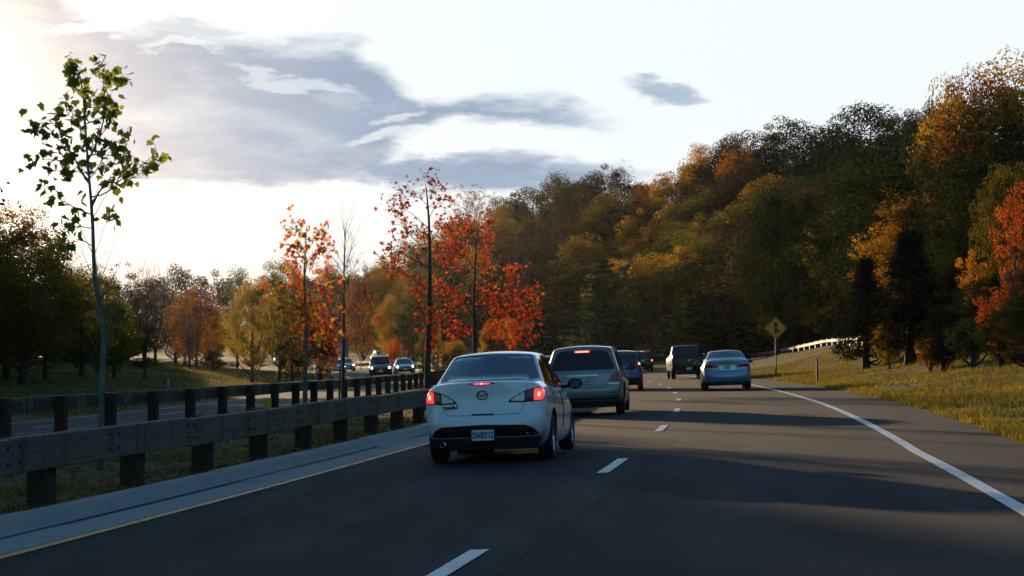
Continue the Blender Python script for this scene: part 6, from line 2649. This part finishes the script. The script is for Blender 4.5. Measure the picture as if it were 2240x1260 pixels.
RED = LEAF['red']
hero_tree('tallest red oak sapling in the median, crimson leaves up one thin dark trunk', 'red_oak_sapling', 58.0,
          [(935, 855), (936, 790), (938, 700), (940, 620), (940, 540), (938, 480), (934, 430), (930, 402)],
          [([(940, 640), (905, 610), (872, 590), (855, 585)], .4, .85, .020),
           ([(940, 590), (900, 565), (868, 545), (850, 548)], -.3, .85, .020),
           ([(940, 560), (905, 520), (880, 490), (865, 462)], .3, .6, .015),
           ([(938, 500), (905, 470), (880, 455), (866, 440)], -.3, .5, .012),
           ([(937, 480), (950, 450), (965, 440), (975, 435)], .2, .8, .012),
           ([(938, 540), (960, 500), (985, 490)], -.3, .8, .014),
           ([(940, 580), (975, 560), (1000, 535)], .4, .75, .014),
           ([(939, 520), (915, 500), (900, 512)], .4, .9, .012),
           ([(936, 450), (915, 430), (885, 428)], .2, .7, .010),
           ([(932, 420), (945, 410), (940, 398)], .1, .9, .010),
           ([(938, 680), (930, 650), (915, 640)], .3, .6, .010),
           ([(938, 740), (934, 700), (928, 680)], -.3, .9, .008),
           ([(936, 790), (945, 760), (940, 735)], .2, .9, .008)],
          .085, .135, RED, 5, 42, bark='bark', spread=.20, twigs=1.6, cluster=.13)
hero_tree('spreading red oak sapling right of the tallest one, leaning layers of crimson leaves', 'red_oak_sapling', 80.0,
          [(1040, 800), (1038, 740), (1036, 680), (1038, 620), (1040, 560), (1044, 510), (1050, 470)],
          [([(1036, 690), (1000, 650), (970, 630), (958, 625)], .5, .85, .025),
           ([(1036, 670), (1005, 665), (975, 690), (962, 700)], -.5, .8, .020),
           ([(1037, 690), (1080, 665), (1120, 650), (1165, 640)], .5, .85, .028),
           ([(1037, 710), (1090, 690), (1130, 680), (1172, 690)], -.5, .8, .025),
           ([(1080, 665), (1105, 630), (1115, 605), (1125, 595)], .3, .6, .015),
           ([(1120, 680), (1140, 710), (1160, 730)], .3, .8, .014),
           ([(1038, 620), (1000, 580), (975, 560), (965, 555)], .5, .8, .020),
           ([(1038, 590), (1010, 545), (985, 515), (990, 500)], -.4, .8, .018),
           ([(1040, 560), (1060, 530), (1068, 500), (1070, 478)], .3, .85, .018),
           ([(1040, 600), (1060, 580), (1066, 555)], -.3, .8, .014),
           ([(1042, 540), (1020, 510), (1010, 480)], .3, .8, .014),
           ([(1037, 650), (1060, 640), (1080, 650)], .6, .9, .014),
           ([(1036, 720), (1010, 720), (990, 730)], .3, .9, .012),
           ([(1040, 750), (1075, 720), (1105, 720), (1130, 745)], .4, .9, .014)],
          .085, .15, RED, 5, 43, bark='bark', spread=.26, twigs=2.0, cluster=.17)
hero_tree('young sweetgum in the median with green yellow and red leaves in one narrow crown', 'sweetgum_sapling', 50.0,
          [(668, 885), (668, 800), (668, 720), (667, 650), (666, 590), (668, 540), (670, 495)],
          [([(668, 520), (655, 505), (648, 500)], .1, .9, .010), ([(668, 530), (690, 520), (702, 515)], .1, .9, .010),
           ([(667, 570), (645, 550), (636, 545)], .2, .9, .012), ([(667, 580), (695, 555), (708, 548)], -.2, .9, .012),
           ([(667, 620), (640, 595), (628, 590)], .3, .85, .012), ([(667, 640), (700, 610), (712, 600)], .2, .85, .012),
           ([(667, 660), (630, 640), (600, 635), (584, 640)], -.3, .85, .014), ([(667, 680), (705, 655), (732, 632)], .3, .6, .012),
           ([(667, 700), (625, 680), (590, 690)], .4, .9, .014), ([(668, 720), (700, 700), (722, 690)], -.3, .85, .012),
           ([(668, 740), (630, 725), (600, 740)], -.4, .9, .014), ([(668, 760), (700, 745), (724, 740)], .4, .85, .012),
           ([(668, 790), (635, 775), (618, 780)], .4, .9, .012), ([(668, 800), (695, 790), (712, 800)], -.4, .9, .012),
           ([(668, 690), (650, 650), (645, 620)], .4, .9, .012), ([(668, 740), (685, 700), (690, 670)], -.4, .9, .012),
           ([(667, 600), (672, 570), (660, 540)], -.3, .9, .012), ([(668, 770), (655, 740), (640, 700)], -.5, .9, .012)],
          .055, .135, LEAF['mixed'], 5, 44, bark='bark_grey', spread=.19, twigs=1.5, cluster=.11)
hero_tree('bare leafless sapling with a pale trunk guard, standing in the median', 'bare_sapling', 60.0,
          [(750, 850), (751, 800), (752, 740), (752, 680), (752, 620), (753, 570), (754, 530), (755, 500)],
          [([(752, 600), (735, 575), (718, 555), (708, 535)], .2, .9, .010), ([(752, 590), (765, 560), (775, 535)], -.2, .9, .010),
           ([(752, 640), (725, 615), (700, 590)], -.2, .9, .010), ([(752, 620), (772, 590), (782, 560)], .3, .9, .010),
           ([(752, 740), (730, 700), (715, 670)], .3, .9, .010), ([(753, 560), (757, 530), (765, 510)], .1, .9, .008),
           ([(753, 700), (770, 660), (790, 640)], .1, .9, .008)],
          .050, .12, RED, 0.01, 45, bark='bark', spread=.22, twigs=1.0, bare=26)
# remove the few leaves the bare sapling would otherwise carry
for o in [c for c in bpy.data.objects if c.name.startswith('crown') and c.parent and c.parent.name.startswith('bare_sapling')]:
    bpy.data.objects.remove(o)
hero_tree('low red maple shoot leaning out beside the bare sapling', 'red_maple_shoot', 66.0,
          [(742, 845), (745, 800), (752, 760), (770, 730)],
          [([(752, 760), (785, 735), (805, 715), (822, 700)], .3, .8, .010), ([(752, 760), (775, 700), (790, 660), (795, 640)], .2, .9, .010),
           ([(748, 780), (730, 740), (735, 690)], -.2, .8, .010), ([(775, 700), (800, 690), (812, 650)], -.2, .8, .008)],
          .03, .12, RED, 3, 46, bark='bark', spread=.18, twigs=.8, cluster=.10)

# small planted trees and bushes farther off
SMALL = [
    ('bush', 'flame', 862, 738, 3.2, (205, 236), 34, 'small orange tree on the median behind the black sport utility vehicle'),
    ('bush', 'rust', 897, 722, 4.0, (285, 330), 36, 'small red bush above the silver oncoming sedan'),
    ('bushB', 'yellow', 958, 718, 3.2, (150, 176), 30, 'small yellow green tree just right of the tall red oak trunk'),
    ('bushB', 'ygreen', 925, 722, 3.0, (160, 185), 34, 'small yellow green tree just left of the tall red oak trunk'),
    ('bush', 'gold', 995, 742, 2.0, (150, 176), 60, 'low golden bush behind the white sedan roof'),
    ('bush', 'orange', 1095, 690, 4.6, (176, 200), 80, 'orange bush under the spreading red oak'),
    ('bushB', 'yellow', 1070, 715, 3.4, (176, 200), 50, 'yellow bush under the spreading red oak'),
    ('bushB', 'rust', 1140, 700, 4.0, (176, 205), 70, 'dull red bush right of the orange one'),
    ('bareshrub', 'rust', 215, 560, 6.5, (118, 135), 110, 'bare upright shrub behind the plane sapling trunk'),
    ('bushB', 'olive', 320, 778, 1.2, (150, 175), 60, 'low green bush by the wire fence'),
    ('bushB', 'dark', 468, 765, 1.8, (160, 190), 50, 'dark bush at the foot of the orange tree'),
]
for k, m_, px, py, h, zr, w_, lab in SMALL:
    y0 = sum(zr) / 2
    hh = EYE + (HZ - py) / FPX * y0 - gz((px - 1120) / FPX * y0, y0)
    plant(k, m_, (px - 1120) / FPX * y0, y0, max(hh, .8), w_ / FPX * y0, lab)
# ------------------------------------------------------------------ signs, markers, fences
M['sign_yellow'] = pbr('sign_yellow', (.98, .36, .008), .45, var=.08, scale=4)
M['sign_black'] = pbr('sign_black', (.012, .012, .012), .5)
M['sign_green'] = pbr('sign_green', (.02, .13, .07), .5, var=.1)
M['sign_white'] = pbr('sign_white', (.62, .64, .66), .5, var=.06)
M['rail_steel'] = pbr('rail_steel', (.24, .245, .25), .6, metal=.1, var=.2)
M['sign_blue'] = pbr('sign_blue', (.03, .12, .32), .5, var=.1)
M['sign_red'] = pbr('sign_red', (.42, .06, .07), .5, var=.1)
M['sign_back'] = pbr('sign_back', (.22, .23, .24), .5, metal=.6, var=.1)
M['post_green'] = pbr('post_green', (.055, .065, .06), .6, metal=.4, var=.2)
M['marker_amber'] = pbr('marker_amber', (.75, .36, .02), .4, var=.08)


def diamond_sign(px, py, y, half, label, arrow, name='warning_sign'):
    c = at(px, py, y)
    g = gz(c.x, y)
    root = thing(name, label, 'sign', (c.x, y, g))
    h = c.z - g
    # U-channel post
    p = MB()
    p.box((0, .03, (h - half * .2) / 2 - .2), (.075, .006, h + half * 1.2 + .4 - .2))
    p.box((-.036, .012, (h - half * .2) / 2 - .2), (.006, .036, h + half * 1.2 + .2))
    p.box((.036, .012, (h - half * .2) / 2 - .2), (.006, .036, h + half * 1.2 + .2))
    p.build('post', M['post_green'], root)
    d = round_poly([(0, -half), (half, 0), (0, half), (-half, 0)], half * .09, 3)
    bl = MB().prism(d, (0, -.012, h), (1, 0, 0), (0, 0, 1), (0, .004, 0)).build('sign_panel', M['sign_yellow'], root)
    outer = round_poly([(0, -half * .95), (half * .95, 0), (0, half * .95), (-half * .95, 0)], half * .08, 3)
    inner = round_poly([(0, -half * .91), (half * .91, 0), (0, half * .91), (-half * .91, 0)], half * .075, 3)
    rim = MB()
    n = len(outer)
    V = [(q[0], -.0145, h + q[1]) for q in outer] + [(q[0], -.0145, h + q[1]) for q in inner]
    rim.add(V, [(i, (i + 1) % n, n + (i + 1) % n, n + i) for i in range(n)])
    rim.build('border', M['sign_black'], bl)
    am = MB()
    for poly in arrow:
        am.prism([(q[0] * half, q[1] * half) for q in poly], (0, -.0165, h), (1, 0, 0), (0, 0, 1), (0, .003, 0))
    am.build('arrow', M['sign_black'], bl)
    bt = MB()
    for s in (-.6, .6):
        bt.lathe([(0, .012), (-.006, .010), (-.008, 0)], 8, 'y', (0, -.013, h + half * s))
    bt.build('bolt', M['galv'], root)
    root.rotation_euler.z = -math.atan(c.x / y) * .3
    return root


MERGE = [[(-.085, -.50), (.085, -.50), (.085, .22), (-.085, .22)],
         [(-.27, .22), (.27, .22), (0, .60)],
         [(.27, -.40), (.38, -.29), (.085, .0), (.085, -.20)]]
diamond_sign(1697, 718, 106, .585, 'yellow diamond merge warning sign on a steel post at the right verge', MERGE)
CURVE = [[(-.30, -.50), (-.12, -.50), (-.12, -.05), (-.30, -.05)],
         [(-.30, -.05), (-.12, -.05), (.02, .14), (-.10, .28)],
         [(-.10, .28), (.02, .14), (.20, .22), (.14, .38)],
         [(.08, .50), (.26, .06), (.46, .40)]]
diamond_sign(790, 759, 226, .56, 'small yellow diamond curve warning sign beyond the oncoming cars', CURVE)


def post_marker(px, y, h, label, head=None, mat='galv', name='delineator', w_=.07):
    x = (px - 1120) / FPX * y
    g = gz(x, y)
    root = thing(name, label, 'marker', (x, y, g))
    b = MB()
    b.box((0, .012, h / 2 - .15), (w_, .005, h + .3))
    b.box((-w_ / 2, 0, h / 2 - .15), (.005, .026, h + .3))
    b.box((w_ / 2, 0, h / 2 - .15), (.005, .026, h + .3))
    b.build('post', M[mat], root)
    if head:
        d = MB()
        if head[0] == 'round':
            d.lathe([(0, .0), (0, head[1]), (.008, head[1]), (.008, 0)], 16, 'y', (0, -.012, h - head[1]))
        else:
            d.box((0, -.010, h - head[2] / 2), (head[1], .006, head[2]))
        d.build('reflector', M[head[-1]], root)
    return root


post_marker(1787, 84, 1.08, 'grey delineator post with a small round reflector, right of the merge sign', ('round', .05, 'sign_white'), 'post_green')
post_marker(369, 92, .98, 'pale steel post with a small disc beyond the oncoming road', ('round', .05, 'sign_white'))
post_marker(355, 90, .42, 'short white marker board just behind the far guardrail', ('box', .24, .26, 'sign_white'))
post_marker(585, 56.5, .42, 'amber reflector marker beside a far guardrail post', ('box', .24, .30, 'marker_amber'))
post_marker(238, 165, 1.9, 'tall thin grey post at the wire fence, left of the bare vase tree', None)
post_marker(468, 185, 1.9, 'tall thin grey post at the wire fence, by the orange tree', None)
post_marker(852, 150, .6, 'small delineator at the edge of the median behind the rail', ('round', .05, 'sign_blue'))


def board_sign(px, py, y, w_, h_, label, mat, parts, legs=2, back=None):
    c = at(px, py, y)
    g = gz(c.x, y)
    root = thing('road_sign', label, 'sign', (c.x, y, g))
    h = c.z - g
    b = MB()
    for s in ((-.32, .32) if legs == 2 else (0,)):
        b.box((s * w_, .04, (h + h_ * .4) / 2 - .2), (.10, .10, h + h_ * .4 + .4))
    b.build('post', M['galv'], root)
    pn = MB().prism(round_poly([(-w_ / 2, -h_ / 2), (w_ / 2, -h_ / 2), (w_ / 2, h_ / 2), (-w_ / 2, h_ / 2)], .06, 3), (0, -.02, h), (1, 0, 0), (0, 0, 1), (0, .01, 0)).build('sign_panel', M[mat], root)
    for p in parts:
        if p[0] == 'rect':
            MB().box((p[1], -.024, h + p[2]), (p[3], .006, p[4])).build('sign_patch', M[p[5]], pn)
        else:
            lettering(p[1], p[4], M[p[5]], pn, (p[2], -.03, h + p[3]), (math.pi / 2, 0, 0), bold=.01)
    return root


board_sign(748, 762, 250, 1.7, 2.0, 'green exit sign with a grey patch reading 22, half behind the bare sapling', 'sign_green',
           [('rect', -.28, -.28, 1.0, 1.1, 'sign_back'), ('text', '22', -.05, .12, .62, 'sign_white')])
board_sign(879, 768, 270, .62, 1.5, 'small blue and white route sign by the orange tree', 'sign_blue', [('rect', 0, -.35, .52, .62, 'sign_white')], 1)
board_sign(570, 779, 330, 1.5, 2.2, 'grey roadside board with a red top near the distant queue', 'sign_back',
           [('rect', .05, .78, 1.15, .55, 'sign_red'), ('rect', .05, .86, .8, .10, 'sign_white')])


# steel W-beam guardrail on top of the right bank
def w_beam():
    root = thing('steel_guardrail', 'galvanised steel guardrail climbing the top of the right bank', 'guardrail')
    ys_ = np.arange(118, 214, 1.9)
    line = lambda y: np.interp(y, [118, 130, 150, 165, 185, 200, 215], [21.0, 21.9, 23.0, 23.5, 23.7, 23.4, 22.8])
    zt = lambda y: np.interp(y, [118, 130, 150, 165, 185, 200, 215], [2.22, 2.16, 2.03, 1.67, 1.12, .80, .62])
    prof = [(0, .12), (-.035, .095), (-.06, .07), (-.06, .045), (-.01, .015), (-.01, -.015), (-.06, -.045), (-.06, -.07), (-.035, -.095), (0, -.12)]
    pm = MB().box((0, .0, 0), (.10, .16, 1.0)).mesh('post', M['galv'])
    for i, y in enumerate(ys_[::2]):
        x = float(line(y))
        g = gz(x, y)
        top = float(zt(y))
        p = link('post', pm, root, (x + .06, y - .10, (top + g - .2) / 2))
        p.scale = (1, 1, max(.3, top + .04 - g + .2))
    for i in range(0, len(ys_) - 2, 2):
        a, b_ = ys_[i], ys_[i + 2] - .01
        V = []
        for y in (a, b_):
            for (dx, dz) in prof:
                V.append((float(line(y)) + dx * 1.0, y, float(zt(y)) - .16 + dz))
            for (dx, dz) in prof:
                V.append((float(line(y)) + dx + .004, y, float(zt(y)) - .16 + dz))
        n = len(prof)
        Fs = []
        for s in (0, n):
            Fs += [(s + k, s + k + 1, 2 * n + s + k + 1, 2 * n + s + k) for k in range(n - 1)]
        MB().add(V, Fs).build('rail_beam', M['rail_steel'], root)
    return root


w_beam()


# wire fence behind the far verge
def wire_fence():
    root = thing('wire_fence', 'thin wire fence with grey posts along the top of the far grass slope', 'fence')
    P3 = []
    y = 120.0
    while y < 250:
        x = float(F(y)) - 30.5
        P3.append(Vector((x, y, gz(x, y))))
        y += 9.0
    pm = MB().box((0, 0, .45), (.12, .12, 1.5)).mesh('post', M['bark_grey'])
    for p in P3:
        link('post', pm, root, p)
    for hz in (.35, .65, .95, 1.12):
        MB().tube([p + Vector((0, 0, hz)) for p in P3], .012, 4).build('wire', M['galv'], root)


wire_fence()

# ------------------------------------------------------------------ grass blades, tufts and fallen leaves
def scatter(name, rng, xs, ys, mat, size, kind):
    n = len(xs)
    z = ground_z(xs, ys)
    P0 = np.stack([xs, ys, z], 1)
    if kind == 'blade':
        a = rng.uniform(0, 6.28, n)
        w_ = size * .10 * rng.uniform(.6, 1.4, n)
        h = size * rng.uniform(.5, 1.5, n)
        ln = rng.normal(size=(n, 2)) * .45
        ax = np.stack([np.cos(a), np.sin(a), np.zeros(n)], 1)
        p0 = P0 - ax * w_[:, None] - [0, 0, .01]
        p1 = P0 + ax * w_[:, None] - [0, 0, .01]
        p2 = P0 + np.stack([ln[:, 0] * h, ln[:, 1] * h, h], 1)
        V = np.stack([p0, p1, p2], 1).reshape(-1, 3)
        Fs = np.arange(3 * n).reshape(-1, 3)
        t = np.repeat(rng.random(n), 3)
    else:
        a = rng.uniform(0, 6.28, n)
        s = size * rng.uniform(.6, 1.3, n)
        tl = rng.normal(size=(n, 2)) * .35
        ex = np.stack([np.cos(a), np.sin(a), tl[:, 0]], 1) * s[:, None]
        ey = np.stack([-np.sin(a), np.cos(a), tl[:, 1]], 1) * s[:, None] * .7
        c = P0 + [0, 0, .02]
        V = np.stack([c - ex, c - ey, c + ex, c + ey], 1).reshape(-1, 3)
        Fs = np.arange(4 * n).reshape(-1, 4)
        t = np.repeat(rng.random(n), 4)
    o = link(name, np_mesh(name, V, Fs, [mat], attr=t))
    o['kind'] = 'stuff'
    return o


LEAF['grass'] = mat_leaf('grass_blades', [(0, (.045, .052, .012)), (.4, (.12, .115, .020)), (.7, (.24, .18, .035)), (1, (.36, .24, .06))], .45, 0)
LEAF['litter'] = mat_leaf('litter_leaves', [(0, (.05, .025, .012)), (.5, (.16, .08, .025)), (1, (.38, .24, .06))], .2, 0)
rg = np.random.default_rng(9)
# right verge and bank, thinning with distance
n = 150000
yy = 22 + 110 * rg.random(n) ** 1.5
oo = 5.32 + 13 * rg.random(n) ** 1.2
keep = vnoise(D(yy) + oo, yy, 1.3, 31) + .35 * vnoise(D(yy) + oo, yy, .35, 33) > .50
scatter('verge_grass', rg, (D(yy) + oo)[keep], yy[keep], LEAF['grass'], .11, 'blade')
n = 70000
yy = 14 + 60 * rg.random(n) ** 1.3
tt = rg.random(n)
xx = F(yy) * tt + (D(yy) - 5.05) * (1 - tt)
keep = (vnoise(xx, yy, 1.1, 35) + .4 * vnoise(xx, yy, .3, 36) > .80)
scatter('median_grass', rg, xx[keep], yy[keep], LEAF['grass'], .075, 'blade')
n = 60000
yy = 70 + 130 * rg.random(n) ** 1.2
dd = 9.7 + 24 * rg.random(n)
scatter('far_verge_grass', rg, F(yy) - dd, yy, LEAF['grass'], .16, 'blade')
n = 9000
yy = 20 + 90 * rg.random(n) ** 1.3
oo = 5.3 + 14 * rg.random(n)
scatter('fallen_leaves', rg, D(yy) + oo, yy, LEAF['litter'], .045, 'leaf')
n = 7000
yy = 14 + 60 * rg.random(n) ** 1.2
tt = rg.random(n) ** 1.4
scatter('fallen_leaves', rg, F(yy) * tt + (D(yy) - 5.05) * (1 - tt), yy, LEAF['litter'], .040, 'leaf')
n = 260
yy = 12 + 60 * rg.random(n)
xx = D(yy) - 4.75 + rg.exponential(.18, n)
o_ = scatter('gutter_leaves', rg, xx, yy, LEAF['litter'], .035, 'leaf')
